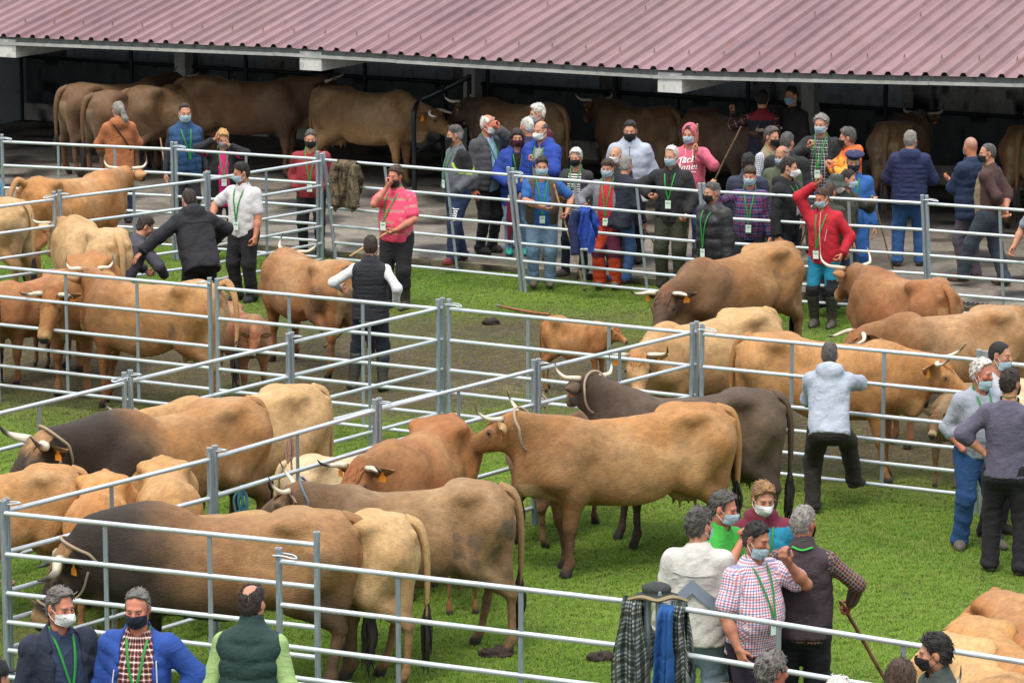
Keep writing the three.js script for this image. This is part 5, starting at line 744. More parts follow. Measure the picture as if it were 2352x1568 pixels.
    if (A.curl >= 0) {
      const th = A.thumb ? V(...A.thumb) : V(0, 0.25, 1); let d = fd.clone(); if (o.handDir && o.handDir[A.e > 0 ? 'L' : 'R']) d = V(...o.handDir[A.e > 0 ? 'L' : 'R']).normalize();
      const l = th.addScaledVector(d, -th.dot(d)).normalize(), n = V().crossVectors(d, l).multiplyScalar(A.e), W = A.wr, pt = (a, b, c) => W.clone().addScaledVector(d, a).addScaledVector(l, b).addScaledVector(n, c), cu = A.curl;
      for (let i = 0; i < 4; i++) {
        const b0 = 0.031 - 0.0205 * i, r = [0.01, 0.0105, 0.01, 0.009][i], Ls = [0.076, 0.084, 0.078, 0.062][i]; pr.push(cap(pt(0.005, b0 * 0.65, 0), pt(0.088 - Math.abs(i - 1.2) * 0.004, b0, 0), 0.0145, 0.012, 0.014));
        let q = pt(0.09 - Math.abs(i - 1.2) * 0.004, b0, 0.002), an = 0.15; const spread = (0.5 - i / 3) * 0.12 * (cu < 0.5 ? 1.6 : 0.4);
        for (const fr of [0.45, 0.32, 0.25]) { an += cu * (i === 0 ? 0.88 : 1); const dd = d.clone().multiplyScalar(Math.cos(an)).addScaledVector(n, Math.sin(an)).addScaledVector(l, spread).normalize(), q2 = q.clone().addScaledVector(dd, Ls * fr); pr.push(cap(q, q2, r, r * 0.9, 0.006)); q = q2; }
      }
      const t0 = pt(0.028, 0.026, 0.006), t1 = t0.clone().addScaledVector(d, 0.03).addScaledVector(l, 0.028).addScaledVector(n, 0.016 + 0.012 * cu), t2 = t1.clone().addScaledVector(d, 0.028).addScaledVector(l, 0.006 - 0.01 * cu).addScaledVector(n, 0.012 + 0.012 * cu); pr.push(cap(pt(0.01, 0.012, 0), t0, 0.016, 0.016, 0.015), cap(t0, t1, 0.0135, 0.0115, 0.01), cap(t1, t2, 0.0115, 0.009, 0.006));
      out[A.e > 0 ? 'L' : 'R'] = pt(0.075, 0.0, 0.028);
    } else if (sl === 'long') continue;
    const g = sdfMesh(pr, fine ? 0.007 : 0.01); colorBy(g, (x, y, z) => { const m = 0.98 + 0.08 * noise(x * 60, y * 60, z * 60); return [skin[0] * m, skin[1] * m * 0.95, skin[2] * m * 0.94]; }); parts.push(g);
  }
  mesh('body', merge(parts), vcMat, G);
  // lanyard and badge on the chest
  const cast = (x, y, list = surf, back = 0) => { let z = 0.42; const zs = back ? -1 : 1; for (let i = 0; i < 90; i++) { const p = tp(x, y, z * zs); const d = evalP(list, p.x, p.y, p.z); if (d < 0.0005) break; z -= Math.max(0.003, Math.min(d * 0.7, 0.02)); if (z < -0.05) break; } return z * zs; };
  if (o.lan) {
    const yb = o.lany ?? 0.13, lm = plain(0x17802c, 0.6), lx = o.lanx ?? 0, lay = o.lanOuter ? outer : surf, rb = [];
    for (const e of [1, -1]) { const pts = [tp(0.0, 0.565, -0.085), tp(0.066 * e, 0.56, -0.02), tp(0.07 * e, 0.51, 0.03)]; for (const [x, y] of [[0.06, 0.44], [0.043, 0.34], [0.024, 0.25], [0.005, yb + 0.04]]) { const xx = x * e + lx * (1 - (y - yb) / 0.4); pts.push(tp(xx, y, Math.max(cast(xx, y, lay), 0.06) + 0.011)); } const dense = new THREE.CatmullRomCurve3(pts).getPoints(10); rb.push(tube(dense, [0.009], 6, 30, 0.22, Xt.clone())); }
    const L = mesh('lanyard', merge(rb), lm, G);
    if (o.badge !== 0) { const z = Math.max(cast(lx, yb, lay), cast(lx, yb - 0.05, lay)) + 0.016, c = tp(lx, yb - 0.03, z), M = new THREE.Matrix4().makeBasis(Xt, Yt, Zt).setPosition(c), b = box(0.07, 0.1, 0.004); b.applyMatrix4(M); const bd = mesh('badge', b, plain(0xd4ecdc, 0.35), L); const st = box(0.05, 0.016, 0.002, 0, 0.02, 0.0035); st.applyMatrix4(M); mesh('print', st, plain(0x86b596, 0.5), bd); const cl = tube([tp(lx, yb + 0.045, z), tp(lx, yb + 0.018, z)], [0.006], 6); mesh('clip', cl, plain(0x8c9194, 0.35, 0.8), L); }
  }
  // flat prints that follow the cloth
  for (const q of o.prints ?? []) {
    const list = q.under ? surf : outer, NX = 16, NY = 16, pos = [], uv = [], idx = []; for (let j = 0; j <= NY; j++) for (let i = 0; i <= NX; i++) { const x = q.x + (i / NX - 0.5) * q.w, y = q.y + (j / NY - 0.5) * q.hh, z = cast(x, y, list, q.back), p = tp(x, y, z + (q.back ? -0.02 : 0.011)); pos.push(p.x, p.y, p.z); uv.push(q.back ? 1 - i / NX : i / NX, j / NY); }
    for (let j = 0; j < NY; j++) for (let i = 0; i < NX; i++) { const a = j * (NX + 1) + i; idx.push(a, a + 1, a + NX + 1, a + 1, a + NX + 2, a + NX + 1); }
    const g = new THREE.BufferGeometry(); g.setAttribute('position', new THREE.Float32BufferAttribute(pos, 3)); g.setAttribute('uv', new THREE.Float32BufferAttribute(uv, 2)); g.setIndex(idx); g.computeVertexNormals();
    mesh('print', g, new THREE.MeshStandardMaterial({ map: q.map, transparent: true, alphaTest: 0.4, roughness: 0.8, side: THREE.DoubleSide }), G);
  }
  if (o.legText) {   // print that runs down the outside of the left thigh
    const Lg = legs[0], ax = Lg.kn.clone().sub(Lg.hip), NX = 8, NY = 6, pos = [], uv = [], idx = [], fx = V(Math.sin(o.legText.a), 0, Math.cos(o.legText.a)), sx = V(fx.z, 0, -fx.x);
    for (let j = 0; j <= NY; j++) for (let i = 0; i <= NX; i++) { const t = lerp(0.42, 0.92, i / NX), an = lerp(-0.45, 0.45, j / NY), r = lerp(0.092, 0.062, t) + 0.026 + 0.01 * f + 0.012, p = Lg.hip.clone().addScaledVector(ax, t).addScaledVector(fx, Math.cos(an) * r).addScaledVector(sx, Math.sin(an) * r); pos.push(p.x, p.y, p.z); uv.push(i / NX, j / NY); }
    for (let j = 0; j < NY; j++) for (let i = 0; i < NX; i++) { const a = j * (NX + 1) + i; idx.push(a, a + 1, a + NX + 1, a + 1, a + NX + 2, a + NX + 1); }
    const g = new THREE.BufferGeometry(); g.setAttribute('position', new THREE.Float32BufferAttribute(pos, 3)); g.setAttribute('uv', new THREE.Float32BufferAttribute(uv, 2)); g.setIndex(idx); g.computeVertexNormals(); mesh('print', g, new THREE.MeshStandardMaterial({ map: o.legText.map, transparent: true, alphaTest: 0.4, roughness: 0.8, side: THREE.DoubleSide }), G);
  }
  const shade = (hex, k) => '#' + new THREE.Color(hex).multiplyScalar(k).getHexString();
  if (!o.zips && !o.top.open && !o.top.paint && ['jacket', 'padded_jacket', 'vest', 'padded_vest', 'work_jacket'].includes(o.top.name)) { const zc = shade(o.top.c, 0.35); o = { ...o, zips: [{ c: zc, r: 0.0045, pts: [[0, 0.47], [0.002, 0.3], [0, 0.12], [0, -0.06], [0, -0.12]] }, { name: 'pocket_seam', c: zc, r: 0.004, pts: [[0.11, 0.1], [0.12, 0.03], [0.13, -0.04]] }, { name: 'pocket_seam', c: zc, r: 0.004, pts: [[-0.11, 0.1], [-0.12, 0.03], [-0.13, -0.04]] }] }; if (!o.top.puff && o.top.name === 'jacket') o.zips.push({ name: 'yoke_seam', back: 1, c: shade(o.top.c, 0.5), r: 0.004, pts: [[-0.16, 0.36], [-0.08, 0.345], [0, 0.34], [0.08, 0.345], [0.16, 0.36]] }); }
  if ((o.top.sl ?? 'long') === 'long' && o.top.c) for (const A of arms) { const d = A.wr.clone().sub(A.el).normalize(), rr0 = 0.036 + (o.top.off ?? 0.016), e1 = A.wr.clone().addScaledVector(d, -0.005); mesh('cuff', tube([e1.clone().addScaledVector(d, -0.035), e1], [rr0 * 0.98, rr0 * 0.94], 12, 2), cloth(shade(o.top.c, 0.8)), G); }
  for (const q of o.zips ?? []) { const pts = q.pts.map(([x, y]) => tp(x, y, cast(x, y, outer, q.back) + (q.back ? -0.008 : 0.008))); mesh(q.name ?? 'zip', tube(pts, [q.r ?? 0.006], 6, 20, 0.5), plain(q.c, 0.6), G); }
  G.updateMatrixWorld(true);
  const W = (p) => p && G.localToWorld(p.clone());
  return { G, L: W(out.L), R: W(out.R), tp: (x, y, z) => G.localToWorld(tp(x, y, z)) };
}
function canvasTex(w, h, draw) { const c = document.createElement('canvas'); c.width = w; c.height = h; const x = c.getContext('2d'); x.clearRect(0, 0, w, h); draw(x); const t = new THREE.CanvasTexture(c); t.colorSpace = THREE.SRGBColorSpace; return t; }
function stick(label, hand, end, up = 0.3, c = 0x9b7648, r = 0.011, crook = 0) {
  const d = hand.clone().sub(end).normalize(), a = hand.clone().addScaledVector(d, up), g = thing('walking_stick', label, 'stick', end.clone()), L = a.distanceTo(end), pts = [], n = 7; const loc = (t, w = 0) => end.clone().lerp(a, t).sub(end).add(V(0.008 * noise(t * 5, hand.x * 9, 1), 0, 0.008 * noise(t * 5, 3, hand.z * 9)));
  for (let i = 0; i <= n; i++) pts.push(loc(i / n)); if (crook) { const tp2 = pts[n].clone(); pts.push(tp2.clone().add(V(0.03, 0.05, 0)), tp2.clone().add(V(0.08, 0.05, 0)), tp2.clone().add(V(0.1, 0, 0))); }
  const gg = tube(pts, [r * 0.75, r, r, r * 1.05], 8, 44), p = gg.attributes.position; paintGeo(gg, lin(c)); colorBy(gg, (x, y, z) => { const q = Math.abs(Math.sin(y * 16 + hand.x)) > 0.97 ? 0.55 : 1, c3 = lin(c), m = q * (1 + 0.2 * noise(x * 60, y * 40, z * 60)); return [c3[0] * m, c3[1] * m, c3[2] * m]; });
  mesh('shaft', gg, vcMat, g); mesh('ferrule', tube([loc(0), loc(0.02)], [r * 0.95], 8), plain(0x2a2520, 0.7), g); return g;
}
// ---------------------------------------------------------------- the people, back to front
const W0 = { g: SLAB };
const jk = (c, o = {}) => ({ c, off: 0.018, hem: -0.14, collar: 0.02, name: 'jacket', ...o });
// in the barn and at its edge
person({ ...W0, u: 1752, v: 208, h: 1.74, yaw: 170, top: jk(0x1a2030, { paint: (x, y) => (y > 0.4 ? 0x7a1520 : 0x141a2a), name: 'vest', sl: 'none' }), under: { c: 0x3c1a22, pat: 'wine', sl: 'long' }, legs: 0x141620, hair: 'black', R: 'down', L: [[0.42, 1.42, 0.2], [1, -0.6, 0], 1.0], label: 'person in a dark vest with red shoulders and plaid sleeves standing in the dark barn' });
const inBarnMan = person({ ...W0, u: 1816, v: 199, h: 1.8, yaw: -45, top: jk(0x101114), legs: 0x121214, hair: 'black', mask: 'dull', label: 'person in black with a pale blue mask standing in the dark barn' });
const coatW = person({ ...W0, u: 270, v: 233, h: 1.66, yaw: 192, fem: 1, hy: 18, top: jk(0xa5653c, { hem: -0.3, off: 0.03, hood: 1, name: 'coat', fold: 0.011 }), legs: 0x1d2742, shoe: 0x4a3122, hair: 'grey', hs: 'pony', fat: 0.5, L: 'front', R: 'front', zips: [{ name: 'bag_strap', c: 0x17171a, r: 0.016, back: 1, pts: [[0.1, 0.49], [0.02, 0.38], [-0.08, 0.24], [-0.16, 0.1]] }], label: 'person with a long grey ponytail in a rust-brown coat, seen from behind' });
const vestB = person({ ...W0, u: 425, v: 239, h: 1.76, yaw: 12, hy: 5, top: jk(0x21466f, { sl: 'none', puff: 0.095, off: 0.026, name: 'padded_vest', collar: 0.07 }), under: { c: 0x26282e, sl: 'long' }, legs: 0x23252a, hair: 'dark', rec: 0.03, mask: 'surg', lan: 1, lany: 0.04, lanOuter: 1, lanx: 0.05, badge: 0, label: 'person in a blue padded vest with dark sleeves in front of the big barn cow' });
person({ ...W0, u: 512, v: 300, h: 1.6, yaw: 8, fem: 1, hp: 22, hair: 'blond', hs: 'full', mask: 'flower', top: jk(0x15161a, { open: 0.075, hem: -0.34, name: 'coat' }), under: { c: 0xd01f74, sl: 'short', hem: -0.3 }, legs: 0x131418, L: [[0.1, 1.52, 0.14], [1, -0.7, 0.1], 0.8], R: [[-0.14, 1.6, 0.1], [-1, -0.6, 0.1], 0.8], fat: 0.6, lan: 1, lany: 0.1, label: 'blonde person in a black coat over bright pink, both hands raised to the mask' });
const redMan = person({ ...W0, u: 713, v: 299, h: 1.65, sw: 1.1, yaw: -4, hy: 6, fat: 0.6, hair: 'darkgrey', hs: 'short', mask: 'black', beard: 0.1, top: jk(0x8f2830, { collar: 0, hem: -0.12, off: 0.02, name: 'sweatshirt' }), legs: 0x15161a, R: 'pocket', L: 'pocket', lan: 1, lany: 0.06, label: 'person in a dark red sweatshirt with hands in pockets behind the back fence' });
const jomaTex = canvasTex(256, 96, (x) => { x.fillStyle = '#e8eaee'; x.font = 'bold 84px sans-serif'; x.fillText('Joma', 18, 76); });
person({ ...W0, u: 1042, v: 288, h: 1.76, yaw: -62, hy: -24, fat: 0.65, hair: 'darkgrey', sides: 0x8d8984, mask: 'black', glasses: 2, top: jk(0x5f646d, { paint: (x, y, z, X, Y) => (x > 0.1 && y > 0.2 && Math.hypot((z + 0.0) / 0.14, (y - 0.37) / 0.17) < 0.85 ? 0x15161a : Math.hypot((z + 0.0) / 0.14, (y - 0.37) / 0.17) < 1.0 && x > 0.1 ? 0xb9e04a : 0x5f646d), hem: -0.12 }), legs: 0x20304f, loose: 1, shoe: 0x7a2a2e, sole: 0x8f3338, L: 'pocket', R: 'pocket', lan: 1, lany: 0.1, fl: [0.16, 0.16, 20], fr: [-0.12, -0.12, -5], legText: { a: 0.95, map: jomaTex }, label: 'person in a grey fleece with a black shoulder patch edged in neon yellow, in profile' });
const grayPuff = person({ ...W0, u: 1124, v: 264, h: 1.8, yaw: 48, hy: 14, fat: 0.8, skin: 0xb96f56, hair: 'white', hs: 'short', bald: 1, mask: 'ffp', top: jk(0x45454c, { puff: 0.085, open: 0.1, off: 0.026 }), under: { c: 0x9cbcdc, sl: 'long', collar: 0.02 }, legs: 0x16171b, L: [[0.02, 1.56, 0.2], [0.9, -0.8, 0.4], 0.8], R: 'down', lan: 1, lany: 0.18, badge: 0, label: 'bald person in a grey padded jacket over a light blue shirt, hand at face' });
person({ ...W0, u: 1232, v: 240, h: 1.76, yaw: -55, hy: -18, hair: 'white', hs: 'full', mask: 'gray', top: jk(0x191a1f, { sl: 'none', name: 'vest' }), under: { c: 0x5c1d30, sl: 'long' }, legs: 0x1a1a1e, label: 'white-haired person in a dark vest with maroon sleeves behind the others' });
person({ ...W0, u: 1208, v: 270, h: 1.72, yaw: -120, hy: -10, hair: 'white', hs: 'short', bald: 0.9, bz: 0.06, mask: 'surg', top: jk(0x232a4d), legs: 0x1b1d26, label: 'balding white-haired person in a navy jacket, turned away between the blue padded jackets' });
const umbW = person({ ...W0, u: 1188, v: 296, h: 1.64, yaw: 5, fem: 1, hair: 'dark', tips: 0x6b4a38, hs: 'long', mask: 'maroon', top: jk(0x22429a, { puff: 0.11, open: 0.085, hem: -0.26, hood: 1, off: 0.028, name: 'padded_coat' }), under: { c: 0x101013, sl: 'long' }, legs: 0x6d8fb5, tight: 1, shoe: 0x2aa79a, R: [[-0.15, 1.02, 0.22], [-0.8, -0.2, -0.6], 1.0], L: [[0.12, 1.05, 0.24], [0.8, -0.2, -0.6], 0.9], lan: 1, lany: 0.14, label: 'dark-haired person with a maroon mask and open bright blue padded coat, holding an umbrella' });
person({ ...W0, u: 1240, v: 278, h: 1.78, yaw: -28, hy: -14, fat: 0.4, hair: 'darkgrey', hs: 'buzz', bald: 1.1, bz: 0.02, mask: 'ffp', beard: 0.5, top: jk(0x1b3f98, { puff: 0.07, open: 0.03, vee: 2.6, off: 0.026, hood: 1, hem: -0.16, name: 'padded_jacket' }), under: { c: 0x9b9d9f, sl: 'long' }, legs: 0x1b2236, L: [[0.04, 1.25, 0.25], [0.8, -0.8, 0], 1.0], R: 'down', lan: 1, lany: 0.28, badge: 0, label: 'bald person in a royal blue padded jacket with a white mask, hand on the chest' });
person({ ...W0, u: 1447, v: 278, h: 1.82, yaw: -4, hy: -4, hair: 'black', hs: 'short', mask: 'black', top: jk(0xb8bfca, { puff: 0.115, hem: -0.2, off: 0.034, hood: 1, collar: 0.08, fold: 0.006, name: 'padded_jacket', paint: (x, y) => (y < 0.02 ? 0xdfe2e4 : 0xa9b2c2) }), legs: 0x15161a, R: 'pocket', L: 'pocket', zips: [{ c: 0x3a3d44, pts: [[0, 0.5], [0, 0.3], [0, 0.05]] }], label: 'tall dark-haired person in a pale grey padded jacket with a black mask' });
const jackTex = canvasTex(256, 256, (x) => { x.fillStyle = '#f4eef0'; x.strokeStyle = '#f4eef0'; x.lineWidth = 9; x.font = 'italic bold 96px serif'; x.save(); x.transform(1, -0.12, 0, 1, 0, 0); x.fillText('Jack', 26, 116); x.fillText('Jones', 14, 204); x.restore(); x.beginPath(); x.moveTo(20, 66); x.quadraticCurveTo(70, 20, 130, 52); x.stroke(); x.beginPath(); x.moveTo(70, 222); x.quadraticCurveTo(150, 204, 240, 214); x.stroke(); });
const pinkP = person({ ...W0, u: 1583, v: 286, h: 1.76, yaw: -8, hy: -16, hair: 'dark', hs: 'short', mask: 'surg', hoodUp: 1, fat: 0.5, top: jk(0xd4627a, { collar: 0, off: 0.024, hem: -0.12, name: 'hoodie' }), legs: 0x24365c, L: [[0.13, 1.42, 0.25], [1, -0.9, -0.1], 1.1], R: 'pocket', prints: [{ x: -0.02, y: 0.3, w: 0.26, hh: 0.26, map: jackTex }], zips: [{ name: 'drawstring', c: 0xf0ecec, pts: [[-0.04, 0.5], [-0.045, 0.42], [-0.045, 0.35]] }, { name: 'drawstring', c: 0xf0ecec, pts: [[0.04, 0.5], [0.045, 0.42], [0.04, 0.36]] }], label: 'person in a pink hoodie with the hood up and white script lettering, holding a stick' });
person({ ...W0, u: 1322, v: 341, h: 1.6, yaw: -20, fem: 1, hair: 'white', hs: 'full', mask: 'black', top: jk(0x2e2f33, { open: 0.09, vee: 1, hem: -0.12 }), under: { c: 0x888888, pat: 'stripes', sl: 'long', hem: -0.16 }, legs: 0x1c2236, tight: 1, R: 'front', L: 'down', fr: [-0.12, 0.12, -30], shoe: 0x5a504a, lan: 1, lany: 0.25, badge: 0, label: 'white-haired person in a black jacket over a striped top with a black mask' });
person({ ...W0, u: 1413, v: 336, h: 1.55, yaw: -40, hs: 'bald', skin: 0xc08d72, hair: 'grey', mask: 'ffp', top: jk(0x22252c), legs: 0x24262c, label: 'bald person with a white mask just behind the grey-haired one in navy' });
const navyBack = person({ ...W0, u: 1440, v: 359, h: 1.57, lean: 10, yaw: 140, hy: 6, hair: 'grey', hs: 'short', sides: 0x9a9690, top: jk(0x1c2233, { hem: -0.18, off: 0.026 }), legs: 0x2f4f7c, R: [[-0.3, 0.86, 0.12], [-0.5, 0, -1], 0.9], L: 'down', label: 'grey-haired person in a navy jacket and jeans seen from behind, with a stick' });
const adid = person({ g: 0.03, u: 1245, v: 361, h: 1.63, yaw: 2, hp: 10, lean: 8, fat: 1.05, sw: 1.08, hair: 'dark', hs: 'full', mask: 'surg', beard: 0.3, top: jk(0x4f463b, { sl: 'none', open: 0.1, vee: 0.9, off: 0.026, hem: -0.1, name: 'vest', collar: 0.05 }), under: { c: 0x2a62a8, sl: 'short', off: 0.012 }, legs: 0x6f8da8, loose: 1, shoe: 0x6e6353, R: [[-0.0, 1.1, 0.34], [-1, 0.05, -0.1], 0.6, 0, [0, 0.6, 1]], L: [[0.32, 1.0, 0.2], [1, 0, -0.6], 1.0], lan: 1, lany: 0.03, label: 'heavy person in a brown vest over a blue shirt, forearm on the fence rail' });
const orangeTr = person({ g: 0.03, u: 1395, v: 366, h: 1.6, yaw: -14, hy: -6, fat: 0.5, hair: 'brown', hs: 'fringe', mask: 'surg', top: jk(0x74767e, { open: 0.11, vee: 0.75, off: 0.026, hem: -0.16 }), under: { c: 0xb82535, sl: 'long', off: 0.012, hem: -0.2 }, legs: 0xcc4a22, loose: 1, flare: 0.012, shoe: 0x6b6358, legPaint: (x, y, z) => (y > 0.42 && y < 0.66 + 0.15 * Math.sin(x * 12) ? 0x5a1738 : Math.abs(x) > 0.19 ? 0x5a1738 : 0xc8451f), L: 'down', R: [[-0.26, 1.12, 0.25], [-1, -0.4, -0.4], 1.0], lan: 1, lany: 0.0, label: 'person in a grey jacket over a red sweater with orange and purple work trousers' });
const blackJ = person({ ...W0, u: 1541, v: 336, h: 1.74, yaw: -18, hy: -14, hair: 'white', hs: 'short', rec: 0.02, mask: 'surg', top: jk(0x1d1e21, { off: 0.028, hem: -0.14, fold: 0.012, collar: 0.05 }), legs: 0x383c2c, loose: 1, R: [[-0.24, 1.14, 0.16], [-1, -0.2, -0.3], 0.8], L: [[0.24, 0.93, 0.18], [0.6, 0, -1], 1.0], lan: 1, lanOuter: 1, lany: 0.13, label: 'white-haired person in a black jacket with a badge and olive trousers, hand on hip' });
person({ ...W0, u: 1775, v: 293, h: 1.74, yaw: 48, hair: 'darkgrey', hs: 'full', rec: 0.02, mask: 'black', top: jk(0x8d8067, { sl: 'none', name: 'vest', collar: 0.05 }), under: { c: 0xd9dde2, pat: 'check', sl: 'long' }, legs: 0x25272c, lan: 1, lanOuter: 1, badge: 0, label: 'person in a beige vest over checked sleeves with a black mask, facing right' });
person({ ...W0, u: 1810, v: 304, h: 1.76, yaw: 165, hy: -20, hair: 'darkgrey', top: jk(0x1c1f20, { off: 0.034, hem: -0.2, fold: 0.013 }), legs: 0x17181b, sw: 1.12, fat: 0.7, label: 'grey-haired person in a black waxed coat with the back to the camera' });
person({ ...W0, u: 1885, v: 263, h: 1.8, yaw: -18, hy: -6, hair: 'grey', hs: 'curly', mask: 'surg', fat: 0.7, top: jk(0x1f2223, { open: 0.12, vee: 0.9, off: 0.026 }), under: { c: 0x23282b, pat: 'bw', sl: 'long', collar: 0.03, hem: -0.2 }, legs: 0x4b463c, R: [[-0.12, 1.34, 0.22], [-1, -0.7, 0], 1.0], lan: 1, lany: 0.1, label: 'grey curly-haired person in a black and white checked shirt under a dark jacket' });
person({ ...W0, u: 1944, v: 294, h: 1.76, yaw: -80, hy: -16, hair: 'darkgrey', hs: 'full', mask: 'black', top: jk(0xe8640e, { hood: 1, off: 0.03, fold: 0.012, rough: 0.6, paint: (x, y, z) => (Math.abs(Math.sin(x * 9 + y * 13 + 2 * Math.sin(z * 7))) > 0.97 && y < 0.4 ? 0x6d2d12 : z > 0.09 ? 0xf09a20 : 0xe8640e) }), legs: 0x2a2c2a, R: [[-0.15, 1.25, 0.2], [-1, -0.5, 0], 1], L: [[0.1, 1.25, 0.26], [1, -0.6, 0], 1], label: 'person in a bright orange hunting jacket facing left' });
person({ ...W0, u: 1720, v: 353, h: 1.68, yaw: 165, hair: 'black', hs: 'full', top: jk(0x2b3144, { puff: 0.085, off: 0.03, collar: 0.09 }), legs: 0x1d1f29, label: 'dark-haired person in a slate padded jacket seen from behind' });
person({ ...W0, u: 1793, v: 336, h: 1.7, yaw: -20, hy: -18, hp: 14, hair: 'grey', bald: 1.15, skin: 0xa9775c, mask: 'surg', top: jk(0x535b45, { off: 0.026, collar: 0.05 }), legs: 0x3a3a36, label: 'balding person in an olive jacket with a blue mask under the nose' });
const stk32 = person({ ...W0, u: 1815, v: 361, h: 1.76, yaw: 58, hy: 20, hair: 'dark', beard: 0.5, mask: 'ffp', top: jk(0x16171b, { hood: 1, off: 0.024, paint: (x, y, z) => (x > -0.02 && x < 0.12 && y > 0.12 && y < 0.24 && z > 0 ? 0xdcdde2 : 0x16171b) }), legs: 0x1c2230, L: [[0.12, 1.16, 0.33], [0.9, -0.7, -0.2], 1.1], R: 'down', lan: 1, lany: 0.2, badge: 0, label: 'bearded person in a black hooded jacket with a white stripe and white mask, in profile' });
const blueMan = person({ ...W0, u: 1961, v: 344, h: 1.74, yaw: -2, hp: 12, hat: 'beret', hair: 'grey', mask: 'navy', top: jk(0x2a5fa5, { off: 0.022, hem: -0.14, collar: 0.04, name: 'work_jacket' }), legs: 0x2a5da2, loose: 1, L: 'down', R: [[-0.24, 1.3, 0.3], [-1, -0.6, 0], 1.1], lan: 1, lany: 0.14, lanOuter: 1, badge: 0, label: 'person in blue overalls and a navy beret with a dark mask' });
person({ ...W0, u: 1907, v: 420, h: 1.5, yaw: 150, hair: 'brown', hs: 'short', top: jk(0x3f4238), legs: 0x2e3030, label: 'person with only the brown hair showing behind the bucket hat' });
const hatMan = person({ ...W0, u: 1923, v: 396, h: 1.58, yaw: 28, hy: 16, hat: 'bucket', hair: 'grey', mask: 'ffp', fat: 0.6, top: jk(0x40443a, { off: 0.026, collar: 0.05 }), legs: 0x2f302c, label: 'person in a dark bucket hat and olive jacket with a white mask' });
const sideMan = person({ ...W0, u: 1951, v: 390, h: 1.62, yaw: 60, hy: 12, hair: 'dark', mask: 'surg', beard: 0.5, top: jk(0x3d4136, { off: 0.022 }), legs: 0x2b3346, L: [[0.1, 1.32, 0.34], [1, -0.7, 0], 1.1], label: 'person in profile with a blue mask and dark olive jacket, holding a cane' });
const leather = person({ g: 0.03, u: 1633, v: 419, h: 1.7, yaw: -48, hy: -14, hair: 'darkgrey', hs: 'short', sides: 0x8d8a84, mask: 'black', top: jk(0x1b1c20, { off: 0.026, puff: 0.14, rough: 0.5, hem: -0.12, collar: 0.06 }), legs: 0x17181c, lan: 1, lanOuter: 1, lany: 0.0, R: 'none', label: 'person in a black leather jacket with cropped grey hair at the fence' });
const plaidP = person({ g: 0.03, u: 1722, v: 383, h: 1.64, yaw: -8, hy: -6, fat: 0.6, skin: 0xc08468, hair: 'brown', hs: 'fringe', sides: 0x9a7a62, mask: 'surg', top: jk(0x2c3566, { pat: 'purple', off: 0.014, hem: -0.14, collar: 0.02, name: 'shirt', fold: 0.008 }), legs: 0x1d1f26, R: [[-0.42, 1.5, 0.22], [-0.7, -0.9, 0], 1.1], L: 'down', lan: 1, lany: 0.05, label: 'person in a purple and blue plaid shirt raising a fist that holds a stick' });
person({ ...W0, u: 2093, v: 300, h: 1.72, yaw: 172, hy: -22, fat: 0.5, hair: 'grey', hs: 'short', mask: 'surg', top: jk(0x1c2850, { puff: 0.062, off: 0.032, hood: 1, hem: -0.16, name: 'padded_jacket' }), legs: 0x2b5488, loose: 1, shoe: 0x4a3d30, L: 'front', R: 'front', fl: [0.14, 0, 20], fr: [-0.15, 0.05, -20], label: 'grey-haired person in a navy padded jacket and jeans with the back to the camera' });
person({ ...W0, u: 2228, v: 314, h: 1.78, yaw: -140, hy: -18, hs: 'bald', skin: 0xb87a5c, hair: 'grey', mask: 'surg', glasses: 1, top: jk(0x162a48, { puff: 0.1, off: 0.026, hem: -0.2 }), legs: 0x4f4a55, shoe: 0x6e4a30, L: 'fold', R: 'fold', label: 'bald person with glasses in a dark blue quilted jacket' });
person({ ...W0, u: 2266, v: 329, h: 1.76, yaw: -118, hy: 32, fat: 0.5, hair: 'darkgrey', hs: 'buzz', rec: 0.02, mask: 'black', top: jk(0x47302d, { off: 0.02, collar: 0.03, sl: 'roll', hem: -0.1, name: 'sweater', paint: (x, y, z) => (z > 0.05 ? 0x8a7c60 : 0x47302d) }), legs: 0x343d49, loose: 1, shoe: 0x553b28, L: 'behind', R: 'behind', fl: [0.12, 0.3, 10, 0.0], fr: [-0.11, -0.18, -5], label: 'person in a brown sweater with hands clasped behind the back and a black mask' });
person({ ...W0, u: 2392, v: 420, h: 1.7, yaw: -60, hair: 'dark', top: jk(0x8a90a0, { sl: 'short', collar: 0 }), legs: 0x2b2d33, R: [[-0.3, 0.95, 0.2], [-1, 0, -0.5], 0.5], label: 'person cut off by the right edge, one bare arm showing' });
// inside the pens
const M1 = { cell: 0.0165 };
const greyPoke = person({ ...M1, u: 345, v: 499, h: 1.74, yaw: 128, lean: 38, crouch: 0.2, hair: 'dark', hs: 'short', beard: 0.4, hp: 30, top: jk(0x45434f, { off: 0.024, hem: -0.1 }), legs: 0x0f6a55, loose: 1, boots: 1, L: [[0.2, 0.75, 0.5], [1, 0, -0.4], 0.8], R: [[-0.2, 0.75, 0.5], [-1, 0, -0.4], 0.8], hy: -20, label: 'person in a grey jacket and green trousers bending over beside the pale cow' });
person({ ...M1, u: 430, v: 434, h: 1.8, yaw: 205, lean: 30, hp: 25, fat: 0.7, hair: 'dark', hs: 'buzz', mask: 'surg', top: jk(0x1d1f25, { off: 0.032, hood: 1, hem: -0.18, fold: 0.012 }), legs: 0x111216, L: [[0.62, 1.0, 0.18], [0.3, 0.6, -0.6], 0.2], R: [[-0.3, 1.02, 0.42], [-1, 0.1, -0.2], 0.3], label: 'person in a black hooded jacket leaning over with one arm stretched out' });
